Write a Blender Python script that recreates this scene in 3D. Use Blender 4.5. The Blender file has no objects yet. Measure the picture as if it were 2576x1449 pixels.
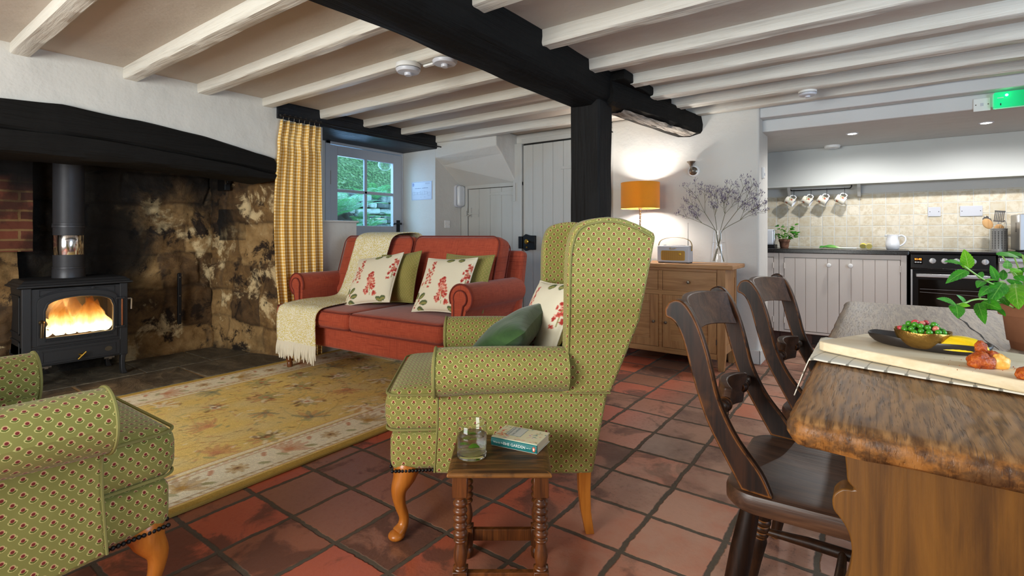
import bpy, bmesh, math, random
import numpy as np
from mathutils import Vector, Matrix, Euler, noise
PI = math.pi
R = math.radians
SC = bpy.context.scene
COL = SC.collection
rng = random.Random(7)

# ------------------------------------------------------------------ colour + node helpers
def s2l(v):
    v = v / 255.0
    return v / 12.92 if v <= 0.04045 else ((v + 0.055) / 1.055) ** 2.4
def rgb(r, g, b):
    return (s2l(r), s2l(g), s2l(b), 1.0)

class NT:
    """small helper around a node tree"""
    def __init__(self, name):
        self.m = bpy.data.materials.new(name)
        self.m.use_nodes = True
        self.t = self.m.node_tree
        self.t.nodes.clear()
        self.out = self.new('ShaderNodeOutputMaterial')
        self.b = self.new('ShaderNodeBsdfPrincipled')
        self.t.links.new(self.b.outputs[0], self.out.inputs[0])
    def new(self, kind, **kw):
        n = self.t.nodes.new(kind)
        for k, v in kw.items():
            setattr(n, k, v)
        return n
    def put(self, sock, v):
        if v is None:
            return
        if isinstance(v, bpy.types.NodeSocket):
            self.t.links.new(v, sock)
        else:
            if sock.type == 'RGBA' and isinstance(v, (int, float)):
                v = (v, v, v, 1)
            if sock.type == 'VECTOR' and isinstance(v, (int, float)):
                v = (v, v, v)
            sock.default_value = v
    def math(self, op, a, b=None, c=None, clamp=False):
        n = self.new('ShaderNodeMath', operation=op, use_clamp=clamp)
        self.put(n.inputs[0], a)
        if b is not None: self.put(n.inputs[1], b)
        if c is not None: self.put(n.inputs[2], c)
        return n.outputs[0]
    def add(self, a, b): return self.math('ADD', a, b)
    def sub(self, a, b): return self.math('SUBTRACT', a, b)
    def mul(self, a, b): return self.math('MULTIPLY', a, b)
    def smooth(self, v, lo, hi, a=0.0, b=1.0):
        n = self.new('ShaderNodeMapRange', interpolation_type='SMOOTHSTEP')
        self.put(n.inputs[0], v)
        for i, x in enumerate((lo, hi, a, b)): self.put(n.inputs[i + 1], x)
        return n.outputs[0]
    def mix(self, f, a, b, blend='MIX'):
        n = self.new('ShaderNodeMix', data_type='RGBA', blend_type=blend)
        self.put(n.inputs['Factor'], f)
        self.put(n.inputs[6], a); self.put(n.inputs[7], b)
        return n.outputs[2]
    def ramp(self, f, stops, interp='LINEAR'):
        n = self.new('ShaderNodeValToRGB')
        n.color_ramp.interpolation = interp
        e = n.color_ramp.elements
        while len(e) < len(stops): e.new(0.5)
        for i, (p, c) in enumerate(stops):
            e[i].position = p
            e[i].color = c if len(c) == 4 else (*c, 1)
        self.put(n.inputs[0], f)
        return n.outputs[0]
    def coord(self, which='Object'):
        if not hasattr(self, '_tc'): self._tc = self.new('ShaderNodeTexCoord')
        return self._tc.outputs[which]
    def mapping(self, v, scale=(1, 1, 1), rot=(0, 0, 0), loc=(0, 0, 0)):
        n = self.new('ShaderNodeMapping')
        self.put(n.inputs['Vector'], v)
        n.inputs['Scale'].default_value = scale
        n.inputs['Rotation'].default_value = rot
        n.inputs['Location'].default_value = loc
        return n.outputs[0]
    def sep(self, v):
        n = self.new('ShaderNodeSeparateXYZ'); self.put(n.inputs[0], v)
        return n.outputs[0], n.outputs[1], n.outputs[2]
    def comb(self, x, y, z=0.0):
        n = self.new('ShaderNodeCombineXYZ')
        self.put(n.inputs[0], x); self.put(n.inputs[1], y); self.put(n.inputs[2], z)
        return n.outputs[0]
    def noise(self, v, scale=5, detail=4, rough=0.55, dist=0.0, color=False):
        n = self.new('ShaderNodeTexNoise')
        self.put(n.inputs['Vector'], v)
        n.inputs['Scale'].default_value = scale
        n.inputs['Detail'].default_value = detail
        n.inputs['Roughness'].default_value = rough
        n.inputs['Distortion'].default_value = dist
        return n.outputs['Color' if color else 'Fac']
    def voro(self, v, scale=5, feature='F1', out='Distance', rand=1.0):
        n = self.new('ShaderNodeTexVoronoi', feature=feature)
        self.put(n.inputs['Vector'], v)
        n.inputs['Scale'].default_value = scale
        n.inputs['Randomness'].default_value = rand
        return n.outputs[out]
    def wave(self, v, scale=5, dist=2, detail=2, dscale=1, bands='X', prof='SIN'):
        n = self.new('ShaderNodeTexWave', bands_direction=bands, wave_profile=prof)
        self.put(n.inputs['Vector'], v)
        n.inputs['Scale'].default_value = scale
        n.inputs['Distortion'].default_value = dist
        n.inputs['Detail'].default_value = detail
        n.inputs['Detail Scale'].default_value = dscale
        return n.outputs['Fac']
    def white(self, v, out='Value'):
        n = self.new('ShaderNodeTexWhiteNoise', noise_dimensions='3D')
        self.put(n.inputs['Vector'], v)
        return n.outputs[out]
    def vadd(self, a, b, op='ADD'):
        n = self.new('ShaderNodeVectorMath', operation=op)
        self.put(n.inputs[0], a); self.put(n.inputs[1], b)
        return n.outputs[0]
    def vscale(self, a, s):
        n = self.new('ShaderNodeVectorMath', operation='SCALE')
        self.put(n.inputs[0], a); self.put(n.inputs['Scale'], s)
        return n.outputs[0]
    def attr(self, name='Col'):
        n = self.new('ShaderNodeAttribute', attribute_name=name)
        return n.outputs['Color']
    def bump(self, h, strength=0.3, dist=0.01):
        n = self.new('ShaderNodeBump')
        n.inputs['Strength'].default_value = strength
        n.inputs['Distance'].default_value = dist
        self.put(n.inputs['Height'], h)
        self.t.links.new(n.outputs[0], self.b.inputs['Normal'])
        return n.outputs[0]
    def set(self, **kw):
        names = dict(base='Base Color', rough='Roughness', metal='Metallic', spec='Specular IOR Level', ior='IOR',
                     trans='Transmission Weight', sheen='Sheen Weight', emis='Emission Color', estr='Emission Strength',
                     alpha='Alpha', coat='Coat Weight', sss='Subsurface Weight', crough='Coat Roughness', shr='Sheen Roughness')
        for k, v in kw.items():
            self.put(self.b.inputs[names[k]], v)
        return self

# ------------------------------------------------------------------ mesh builder
class MB:
    def __init__(self):
        self.v, self.f, self.uv, self.col = [], [], {}, {}
    def add(self, verts, faces, uvs=None, cols=None):
        b = len(self.v)
        self.v.extend(tuple(p) for p in verts)
        self.f.extend(tuple(i + b for i in f) for f in faces)
        if uvs is not None:
            for i, u in enumerate(uvs): self.uv[b + i] = u
        if cols is not None:
            for i, c in enumerate(cols): self.col[b + i] = c
        return self
    def merge(self, o, M=None):
        vs = o.v if M is None else [tuple(M @ Vector(p)) for p in o.v]
        b = len(self.v)
        self.v.extend(vs)
        self.f.extend(tuple(i + b for i in f) for f in o.f)
        for i, u in o.uv.items(): self.uv[b + i] = u
        for i, c in o.col.items(): self.col[b + i] = c
        return self
    def xf(self, M):
        self.v = [tuple(M @ Vector(p)) for p in self.v]
        return self
    def box(self, x0, x1, y0, y1, z0, z1):
        v = [(x0, y0, z0), (x1, y0, z0), (x1, y1, z0), (x0, y1, z0), (x0, y0, z1), (x1, y0, z1), (x1, y1, z1), (x0, y1, z1)]
        return self.add(v, [(3, 2, 1, 0), (4, 5, 6, 7), (0, 1, 5, 4), (1, 2, 6, 5), (2, 3, 7, 6), (3, 0, 4, 7)])
    def grid(self, fn, nu, nv, closeu=False, closev=False, uvfn=None, colfn=None, flip=False):
        vs, uvs, cols = [], [], []
        for j in range(nv + (0 if closev else 1)):
            for i in range(nu + (0 if closeu else 1)):
                u, w = i / nu, j / nv
                vs.append(tuple(fn(u, w)))
                if uvfn: uvs.append(uvfn(u, w))
                if colfn: cols.append(colfn(u, w))
        W = nu + (0 if closeu else 1)
        H = nv + (0 if closev else 1)
        fs = []
        for j in range(nv):
            for i in range(nu):
                a, b = j * W + i, j * W + (i + 1) % W
                c, d = ((j + 1) % H) * W + (i + 1) % W, ((j + 1) % H) * W + i
                fs.append((d, c, b, a) if flip else (a, b, c, d))
        return self.add(vs, fs, uvs or None, cols or None)
    def lathe(self, prof, segs=24, axis='z', c=(0, 0, 0), cap=True):
        vs, fs, rings = [], [], []
        n = len(prof)
        for r, z in prof:
            if r < 2e-5:
                rings.append([len(vs)]); vs.append((0, 0, z))
            else:
                rings.append(list(range(len(vs), len(vs) + segs)))
                for k in range(segs):
                    a = 2 * PI * k / segs
                    vs.append((r * math.cos(a), r * math.sin(a), z))
        for p, q in zip(rings, rings[1:]):
            for k in range(segs):
                k2 = (k + 1) % segs
                if len(p) == 1 and len(q) == 1: break
                if len(p) == 1: fs.append((p[0], q[k2], q[k]))
                elif len(q) == 1: fs.append((p[k], p[k2], q[0]))
                else: fs.append((p[k], p[k2], q[k2], q[k]))
        if cap:
            if len(rings[0]) > 1: fs.append(tuple(reversed(rings[0])))
            if len(rings[-1]) > 1: fs.append(tuple(rings[-1]))
        if axis == 'x': vs = [(z, x, y) for x, y, z in vs]
        elif axis == 'y': vs = [(y, z, x) for x, y, z in vs]
        return self.add([(x + c[0], y + c[1], z + c[2]) for x, y, z in vs], fs)
    def tube(self, pts, r, segs=8, cap=True, close=False):
        pts = [Vector(p) for p in pts]
        n = len(pts)
        rs = r if isinstance(r, (list, tuple)) else [r] * n
        vs, fs = [], []
        up = None
        for i in range(n):
            if close: t = pts[(i + 1) % n] - pts[i - 1]
            else: t = pts[min(i + 1, n - 1)] - pts[max(i - 1, 0)]
            t = t.normalized() if t.length > 1e-9 else Vector((0, 0, 1))
            if up is None:
                up = Vector((0, 0, 1)) if abs(t.z) < 0.9 else Vector((1, 0, 0))
            a = (up - t * up.dot(t))
            a = a.normalized() if a.length > 1e-6 else t.orthogonal().normalized()
            up = a
            b = t.cross(a)
            for k in range(segs):
                th = 2 * PI * k / segs
                vs.append(pts[i] + (a * math.cos(th) + b * math.sin(th)) * rs[i])
        m = n if close else n - 1
        for i in range(m):
            for k in range(segs):
                j = (i + 1) % n
                fs.append((i * segs + k, i * segs + (k + 1) % segs, j * segs + (k + 1) % segs, j * segs + k))
        if cap and not close:
            fs.append(tuple(range(segs - 1, -1, -1)))
            fs.append(tuple((n - 1) * segs + k for k in range(segs)))
        return self.add(vs, fs)
    def prism(self, poly, h0, h1, axis='z', cap=True):
        """poly: list of 2d points; axis is the extrusion axis. x:(y,z) y:(x,z) z:(x,y)"""
        n = len(poly)
        def p3(p, h):
            return {'z': (p[0], p[1], h), 'y': (p[0], h, p[1]), 'x': (h, p[0], p[1])}[axis]
        vs = [p3(p, h0) for p in poly] + [p3(p, h1) for p in poly]
        fs = [(i, (i + 1) % n, n + (i + 1) % n, n + i) for i in range(n)]
        if cap: fs += [tuple(range(n - 1, -1, -1)), tuple(range(n, 2 * n))]
        return self.add(vs, fs)
    def sphere(self, c, r, seg=12, ring=8):
        rx, ry, rz = r if isinstance(r, (tuple, list)) else (r, r, r)
        prof = [(max(math.sin(PI * i / ring), 1e-6), -math.cos(PI * i / ring)) for i in range(ring + 1)]
        o = MB().lathe(prof, seg, cap=False)
        return self.add([(c[0] + x * rx, c[1] + y * ry, c[2] + z * rz) for x, y, z in o.v], o.f)
    def rbox(self, sx, sy, sz, r, n=14, crown=0.0, c=(0, 0, 0), bulge=0.0, k=4):
        """rounded, upholstered block centred on c; crown lifts the middle of top/bottom, bulge swells the sides"""
        hs = (sx / 2, sy / 2, sz / 2)
        r = min(r, *hs)
        seen, vs, fs = {}, [], []
        def axis_pts(h):
            inner = h - r
            a = [-h + r * (1 - math.cos(PI / 2 * i / k)) for i in range(k)]
            m = max(2, n)
            a += [-inner + 2 * inner * i / m for i in range(m + 1)]
            a += [h - r * (1 - math.cos(PI / 2 * (k - 1 - i) / k)) for i in range(k)]
            return a
        A = [axis_pts(h) for h in hs]
        def put(p):
            q = [max(-(h - r), min(h - r, x)) for x, h in zip(p, hs)]
            d = Vector([x - y for x, y in zip(p, q)])
            if d.length > 1e-9: d = d.normalized() * r
            p2 = [a + b for a, b in zip(q, d)]
            u, w, z = p2[0] / hs[0], p2[1] / hs[1], p2[2] / hs[2]
            if crown: p2[2] += crown * z * max(0, 1 - u * u) * max(0, 1 - w * w)
            if bulge:
                s = max(0, 1 - z * z)
                p2[0] += bulge * s * u * max(0, 1 - w ** 4)
                p2[1] += bulge * s * w * max(0, 1 - u ** 4)
            key = (round(p[0], 6), round(p[1], 6), round(p[2], 6))
            if key not in seen:
                seen[key] = len(vs)
                vs.append((p2[0] + c[0], p2[1] + c[1], p2[2] + c[2]))
            return seen[key]
        for ax in range(3):
            o1, o2 = [(1, 2), (2, 0), (0, 1)][ax]
            for sgn in (-1, 1):
                P, Q = A[o1], A[o2]
                for i in range(len(P) - 1):
                    for j in range(len(Q) - 1):
                        ids = []
                        for (a, b) in ((P[i], Q[j]), (P[i + 1], Q[j]), (P[i + 1], Q[j + 1]), (P[i], Q[j + 1])):
                            p = [0, 0, 0]
                            p[ax] = sgn * hs[ax]; p[o1] = a; p[o2] = b
                            ids.append(put(p))
                        fs.append(tuple(ids if sgn > 0 else ids[::-1]))
        return self.add(vs, fs)
    def build(self, name, mat, parent=None, smooth=True, bevel=0.0, seg=2, sub=0, uv=None, auto=40, uvs=1.0, recalc=True, mod=None):
        me = bpy.data.meshes.new(name)
        me.from_pydata([tuple(p) for p in self.v], [], self.f)
        bm = None
        if recalc:
            bm = bmesh.new(); bm.from_mesh(me)
            bmesh.ops.recalc_face_normals(bm, faces=bm.faces)
            bm.to_mesh(me); bm.free()
        if uv == 'box':
            box_uv(me)
        elif self.uv:
            lay = me.uv_layers.new(name='UVMap')
            for l in me.loops:
                lay.data[l.index].uv = self.uv.get(l.vertex_index, (0, 0))
        if self.col:
            at = me.color_attributes.new('Col', 'FLOAT_COLOR', 'POINT')
            buf = np.ones((len(self.v), 4), dtype=np.float32)
            for i, c in self.col.items(): buf[i, :3] = c[:3]
            at.data.foreach_set('color', buf.ravel())
        if smooth:
            me.shade_smooth()
        me.update()
        o = bpy.data.objects.new(name, me)
        COL.objects.link(o)
        if mat is not None: me.materials.append(mat)
        if bevel:
            b = o.modifiers.new('bevel', 'BEVEL')
            b.width, b.segments, b.limit_method, b.angle_limit = bevel, seg, 'ANGLE', R(30)
            b.harden_normals = False
        if sub:
            s = o.modifiers.new('sub', 'SUBSURF'); s.levels = s.render_levels = sub
        if smooth and auto and not sub:
            try:
                me.set_sharp_from_angle(angle=R(auto))
            except Exception:
                pass
        if parent is not None:
            o.parent = parent
        return o

def box_uv(me):
    lay = me.uv_layers.new(name='UVMap')
    n = len(me.loops)
    vi = np.empty(n, np.int32); me.loops.foreach_get('vertex_index', vi)
    co = np.empty(len(me.vertices) * 3, np.float32); me.vertices.foreach_get('co', co)
    co = co.reshape(-1, 3)
    uv = np.empty((n, 2), np.float32)
    for p in me.polygons:
        nx, ny, nz = abs(p.normal.x), abs(p.normal.y), abs(p.normal.z)
        for li in p.loop_indices:
            x, y, z = co[vi[li]]
            if nz >= nx and nz >= ny: uv[li] = (x, y)
            elif ny >= nx: uv[li] = (x, z)
            else: uv[li] = (y, z)
    lay.data.foreach_set('uv', uv.ravel())

def thing(name, label, cat, loc=(0, 0, 0), rz=0.0, group=None):
    o = bpy.data.objects.new(name, None)
    o.empty_display_size = 0.1
    COL.objects.link(o)
    o.location = loc; o.rotation_euler = (0, 0, rz)
    o['label'] = label; o['category'] = cat
    if group: o['group'] = group
    return o
def tag(o, label, cat, group=None):
    o['label'] = label; o['category'] = cat
    if group: o['group'] = group
    return o
def struct(o, label=None):
    o['kind'] = 'structure'
    if label: o['label'] = label
    return o
def dup(root, loc=None, rz=None, label=None, group=None):
    r = root.copy(); COL.objects.link(r)
    if loc is not None: r.location = loc
    if rz is not None: r.rotation_euler = (0, 0, rz)
    if label: r['label'] = label
    if group: r['group'] = group
    for ch in list(root.children):
        c = ch.copy(); COL.objects.link(c); c.parent = r
        for g in list(ch.children):
            d = g.copy(); COL.objects.link(d); d.parent = c
    return r
def TRS(loc=(0, 0, 0), rot=(0, 0, 0), sc=(1, 1, 1)):
    return Matrix.LocRotScale(Vector(loc), Euler(rot), Vector(sc))
def arc(c, r, a0, a1, n):
    return [(c[0] + r * math.cos(R(a0 + (a1 - a0) * i / n)), c[1] + r * math.sin(R(a0 + (a1 - a0) * i / n))) for i in range(n + 1)]
def catmull(pts, n=6, close=False):
    P = [Vector(p) for p in pts]
    out = []
    m = len(P)
    for i in range(m if close else m - 1):
        if close: p0, p1, p2, p3 = P[i - 1], P[i], P[(i + 1) % m], P[(i + 2) % m]
        else: p0, p1, p2, p3 = P[max(i - 1, 0)], P[i], P[i + 1], P[min(i + 2, m - 1)]
        for k in range(n):
            t = k / n
            out.append(0.5 * ((2 * p1) + (p2 - p0) * t + (2 * p0 - 5 * p1 + 4 * p2 - p3) * t * t + (3 * p1 - p0 - 3 * p2 + p3) * t ** 3))
    if not close: out.append(P[-1])
    return out
def nz(x, y, z=0.0, s=1.0):
    return noise.noise(Vector((x * s, y * s, z * s)))
def text_obj(name, txt, size, mat, M, parent=None, ext=0.0004, align='CENTER', spacing=1.0):
    cu = bpy.data.curves.new(name, 'FONT')
    cu.body = txt; cu.size = size; cu.extrude = ext; cu.align_x = align; cu.align_y = 'CENTER'
    cu.space_character = spacing
    tmp = bpy.data.objects.new(name + '_c', cu)
    COL.objects.link(tmp)
    bpy.context.view_layer.update()
    me = bpy.data.meshes.new_from_object(tmp.evaluated_get(bpy.context.evaluated_depsgraph_get()))
    bpy.data.objects.remove(tmp)
    me.name = name
    me.transform(M)
    me.materials.clear(); me.materials.append(mat)
    o = bpy.data.objects.new(name, me); COL.objects.link(o)
    if parent is not None: o.parent = parent
    return o
# ------------------------------------------------------------------ materials
def simple(name, base, rough=0.5, metal=0.0, bump=0.0, bscale=40, spec=0.5, var=0.0, **kw):
    n = NT(name)
    col = base
    if var or bump:
        nzv = n.noise(n.coord(), bscale, 4)
        if var:
            d = tuple(c * (1 - var) for c in base[:3]) + (1,)
            col = n.mix(nzv, d, base)
        if bump: n.bump(nzv, bump, 0.004)
    n.set(base=col, rough=rough, metal=metal, spec=spec, **kw)
    return n.m

def paint_wall(name, base, lumps=0.35, rough=0.75):
    n = NT(name)
    c = n.coord()
    a = n.noise(c, 2.2, 3); b = n.noise(c, 55, 3); d = n.noise(c, 9, 3)
    col = n.mix(n.smooth(a, .3, .7), tuple(x * .95 for x in base[:3]) + (1,), base)
    n.bump(n.add(n.add(n.mul(a, 2.0), n.mul(d, .5)), n.mul(b, .12)), lumps, 0.03)
    return n.set(base=col, rough=rough, spec=.25).m

def painted_timber(name, base, rough=.55, axis='x', bump=.35, streak=.80, spec=.3):
    n = NT(name)
    c = n.coord()
    sc = {'x': (1.2, 22, 22), 'y': (22, 1.2, 22), 'z': (22, 22, 1.2)}[axis]
    g = n.noise(n.mapping(c, sc), 1.6, 6, .6, .4)
    l = n.noise(c, 5, 3)
    col = n.mix(n.smooth(g, .25, .5), tuple(x * streak for x in base[:3]) + (1,), base)
    n.bump(n.add(g, n.mul(l, 1.2)), bump, .012)
    return n.set(base=col, rough=rough, spec=spec).m

def wood(name, light, dark, axis='x', scale=1.0, rough=.4, contrast=(.3, .7), bump=.15, spec=.5, wear=None, streak=1.0, coat=0.0):
    n = NT(name)
    c = n.coord()
    sc = {'x': (1.0, 9, 9), 'y': (9, 1.0, 9), 'z': (9, 9, 1.0)}[axis]
    m = n.mapping(c, tuple(s * scale for s in sc))
    w = n.noise(m, 2.2, 5, .6, 1.2)
    sc2 = {'x': (2, 90, 90), 'y': (90, 2, 90), 'z': (90, 90, 2)}[axis]
    f = n.noise(n.mapping(c, tuple(s * scale for s in sc2)), 1.5, 4, .65)
    t = n.add(n.mul(w, .7), n.mul(f, .3 * streak))
    col = n.mix(n.smooth(t, contrast[0], contrast[1]), dark, light)
    if wear:
        geo = n.new('ShaderNodeNewGeometry')
        bv = n.new('ShaderNodeBevel'); bv.samples = 4; bv.inputs['Radius'].default_value = .007
        dt = n.new('ShaderNodeVectorMath', operation='DOT_PRODUCT')
        n.t.links.new(bv.outputs[0], dt.inputs[0]); n.t.links.new(geo.outputs['Normal'], dt.inputs[1])
        e = n.mul(n.smooth(dt.outputs['Value'], .999, .955), n.smooth(n.noise(c, 24, 4), .34, .52))
        pn = n.smooth(n.noise(c, 6, 4), .58, .78)
        col = n.mix(n.math('MAXIMUM', n.mul(e, .85), n.mul(pn, .28)), col, wear)
    n.bump(n.add(n.mul(f, .6), w), bump, .004)
    n.set(base=col, rough=rough, spec=spec)
    if coat: n.set(coat=coat, crough=.15)
    return n.m

M = {}
M['white'] = paint_wall('white_limewash', rgb(203, 201, 195))
M['white_k'] = paint_wall('white_kitchen_paint', rgb(204, 205, 204), .2)
M['bulk'] = paint_wall('grey_shelf_paint', rgb(190, 193, 190), .06, .5)
M['ceil'] = paint_wall('white_ceiling_paint', rgb(190, 180, 168), .25)
M['joist'] = painted_timber('white_painted_joist', rgb(208, 204, 194), .5, 'x', .5)
M['trimw'] = painted_timber('white_gloss_trim', rgb(198, 197, 194), .4, 'z', .15, .94)
M['greyp'] = painted_timber('pale_grey_door_paint', rgb(184, 183, 178), .42, 'z', .12, .95)
M['doorp'] = painted_timber('cool_grey_door_paint', rgb(186, 190, 197), .42, 'z', .10, .96)
M['black'] = painted_timber('black_painted_oak', rgb(21, 20, 19), .7, 'y', .9, spec=.12)
M['blackz'] = painted_timber('black_painted_post', rgb(25, 24, 24), .65, 'z', .9, spec=.15)
M['plastic'] = simple('white_plastic', rgb(226, 226, 224), .35)
M['plasticg'] = simple('grey_white_plastic', rgb(196, 198, 206), .35)
M['iron'] = simple('black_iron', rgb(18, 18, 20), .45, .3, .15, 60)
M['brass'] = simple('brass', rgb(200, 160, 70), .28, 1.0)
M['chrome'] = simple('chrome', rgb(220, 220, 222), .12, 1.0)
M['steel'] = simple('brushed_steel', rgb(196, 196, 198), .28, 1.0)
M['pewter'] = simple('aged_pewter', rgb(120, 112, 102), .35, .9)
M['dark'] = simple('dark_gap', rgb(14, 13, 12), .8)
M['stone_reveal'] = M['white']

def glass(name, tint=(1, 1, 1, 1), rough=0.0, ior=1.45):
    n = NT(name)
    return n.set(base=tint, rough=rough, trans=1.0, ior=ior, spec=.5).m
M['glass'] = glass('clear_glass', (.97, .985, .98, 1))
M['water'] = glass('water', (.98, 1, .99, 1), 0, 1.33)
def pane(name, k=.06):
    n = NT(name)
    tr = n.new('ShaderNodeBsdfTransparent'); gl = n.new('ShaderNodeBsdfGlossy')
    gl.inputs['Roughness'].default_value = .02
    mx = n.new('ShaderNodeMixShader')
    fr = n.new('ShaderNodeLayerWeight'); fr.inputs[0].default_value = .25
    n.put(mx.inputs[0], n.add(.03, n.mul(n.math('POWER', fr.outputs['Facing'], 3.0), k * 5)))
    n.t.links.new(tr.outputs[0], mx.inputs[1]); n.t.links.new(gl.outputs[0], mx.inputs[2])
    n.t.links.new(mx.outputs[0], n.out.inputs[0])
    return n.m
M['pane'] = pane('window_pane')
M['tumbler'] = pane('thin_clear_glass', .22)
def half_water():
    n = NT('mint_water')
    tr = n.new('ShaderNodeBsdfTransparent'); n.b.inputs['Base Color'].default_value = (.93, 1, .95, 1)
    n.set(rough=0, trans=1.0, ior=1.33)
    mx = n.new('ShaderNodeMixShader'); mx.inputs[0].default_value = .55
    n.t.links.new(tr.outputs[0], mx.inputs[1]); n.t.links.new(n.b.outputs[0], mx.inputs[2]); n.t.links.new(mx.outputs[0], n.out.inputs[0])
    return n.m
M['clearwater'] = half_water()

# --- quarry tile floor
def floor_mat():
    n = NT('terracotta_quarry_tiles')
    c = n.coord()
    wob = n.vscale(n.vadd(n.noise(c, 7, 3, color=True), (.5, .5, .5), 'SUBTRACT'), .024)
    wob2 = n.vscale(n.vadd(n.noise(c, 45, 3, color=True), (.5, .5, .5), 'SUBTRACT'), .010)
    x, y, z = n.sep(n.vadd(n.vadd(c, wob), wob2))
    u = n.math('DIVIDE', n.sub(x, -1.23), .268)
    v = n.math('DIVIDE', n.sub(y, 1.04), .261)
    fu, fv = n.math('FRACT', u), n.math('FRACT', v)
    cx, cy = n.math('FLOOR', u), n.math('FLOOR', v)
    eu = n.math('MINIMUM', fu, n.sub(1.0, fu)); ev = n.math('MINIMUM', fv, n.sub(1.0, fv))
    e = n.math('MINIMUM', eu, ev)
    tilem = n.smooth(e, .024, .042)
    cell = n.comb(cx, cy, 3.0)
    r1 = n.white(cell); r2 = n.white(n.comb(cx, cy, 9.0)); r3 = n.white(n.comb(cx, cy, 17.0))
    base = n.ramp(r1, [(0, rgb(168, 94, 68)), (.25, rgb(190, 114, 84)), (.45, rgb(152, 98, 76)), (.62, rgb(130, 94, 77)), (.78, rgb(178, 118, 91)), (.92, rgb(108, 86, 74)), (1, rgb(196, 128, 97))])
    off = n.vscale(n.white(cell, 'Color'), 7.0)
    big = n.noise(n.vadd(c, off), 5.5, 6, .62, .6)
    fine = n.noise(n.vadd(c, off), 60, 5, .7)
    stain = n.smooth(n.add(big, n.mul(n.sub(r2, .5), .30)), .49, .62)
    col = n.mix(n.mul(stain, .7), base, rgb(92, 62, 52))
    speck = n.smooth(fine, .53, .66)
    col = n.mix(n.mul(speck, n.mul(r3, .7)), col, rgb(70, 46, 40))
    # paler towards the dining table: light and foot wear put into the colour
    pale = n.mul(n.smooth(x, -1.25, -.55), n.smooth(n.noise(n.vadd(c, off), 3.0, 5, .6), .35, .65))
    col = n.mix(n.mul(pale, .7), col, rgb(188, 148, 124))
    deep = n.smooth(x, -.9, -1.3)
    redd = n.mix(n.smooth(n.white(n.comb(cx, cy, 31.0)), .45, .55), rgb(198, 82, 46), rgb(140, 88, 60))
    col = n.mix(n.mul(deep, .62), col, n.mix(n.mul(stain, .8), redd, rgb(84, 52, 38)))
    grout = n.mix(fine, rgb(66, 56, 46), rgb(106, 92, 76))
    col = n.mix(tilem, grout, col)
    n.bump(n.add(n.mul(tilem, 1.0), n.add(n.mul(big, .35), n.mul(fine, .12))), .55, .012)
    rough = n.add(n.mul(stain, .15), n.mix(tilem, .85, n.add(.36, n.mul(fine, .26))))
    return n.set(base=col, rough=rough, spec=.38).m
M['floor'] = floor_mat()

# --- upholstery fabric with a small repeated flower
def flower_fabric(name, ground, ground2, sx=.035, sy=.035, scale=1.0, small=False):
    n = NT(name)
    uv = n.coord('UV')
    x, y, z = n.sep(uv)
    def motif(ox, oy):
        a = n.mul(n.sub(n.math('FRACT', n.add(n.math('DIVIDE', x, sx), ox)), .5), sx * 1000 * scale)
        b = n.mul(n.sub(n.math('FRACT', n.add(n.math('DIVIDE', y, sy), oy)), .5), sy * 1000 * scale)
        def ell(cx, cy, ra, rb, ang=0):
            dx, dy = n.sub(a, cx), n.sub(b, cy)
            ca, sa = math.cos(R(ang)), math.sin(R(ang))
            p = n.math('DIVIDE', n.add(n.mul(dx, ca), n.mul(dy, sa)), ra)
            q = n.math('DIVIDE', n.sub(n.mul(dy, ca), n.mul(dx, sa)), rb)
            return n.math('SQRT', n.add(n.mul(p, p), n.mul(q, q)))
        head = ell(0, 2.2, 3.2, 3.2); rim = ell(0, 2.8, 4.4, 4.6)
        l1 = ell(2.7, -2.6, 4.0, 1.9, 32); l2 = ell(-2.7, -2.4, 3.4, 1.7, -40); st = ell(0, -2.6, .9, 3.4)
        o1 = ell(2.9, -2.3, 6.0, 3.5, 32); o2 = ell(-2.9, -2.2, 5.4, 3.3, -40); o3 = ell(0, 2.2, 5.4, 5.6)
        mn = lambda *q: q[0] if len(q) == 1 else n.math('MINIMUM', q[0], mn(*q[1:]))
        return head, rim, mn(l1, l2, st), mn(o1, o2, o3)
    m1, m2 = motif(0, 0), motif(.5, .5)
    h, r_, lf, o = [n.math('MINIMUM', p, q) for p, q in zip(m1, m2)]
    g = n.noise(uv, 7, 3)
    w = n.wave(uv, 420, 1.0, 1, 3, 'Y')
    col = n.mix(n.smooth(g, .3, .7), ground2, ground)
    col = n.mix(n.mul(w, .14), col, rgb(90, 90, 40))
    on = lambda s: n.smooth(s, 1.06, .94)
    col = n.mix(n.mul(on(o), .88), col, rgb(214, 206, 132))
    col = n.mix(on(lf), col, rgb(98, 104, 42))
    col = n.mix(n.mul(on(r_), .85), col, rgb(206, 150, 116))
    col = n.mix(on(h), col, rgb(122, 44, 40))
    n.bump(n.add(n.mul(w, .4), n.mul(g, .8)), .12, .003)
    return n.set(base=col, rough=.85, spec=.2, sheen=.15).m
M['green'] = flower_fabric('sage_green_sprig_fabric', rgb(152, 148, 80), rgb(140, 138, 72), scale=.93)
M['green_small'] = flower_fabric('olive_sprig_cushion_fabric', rgb(150, 142, 78), rgb(138, 132, 70), .022, .026, 1.9)
M['piping'] = simple('sage_piping', rgb(136, 132, 74), .8)

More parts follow.
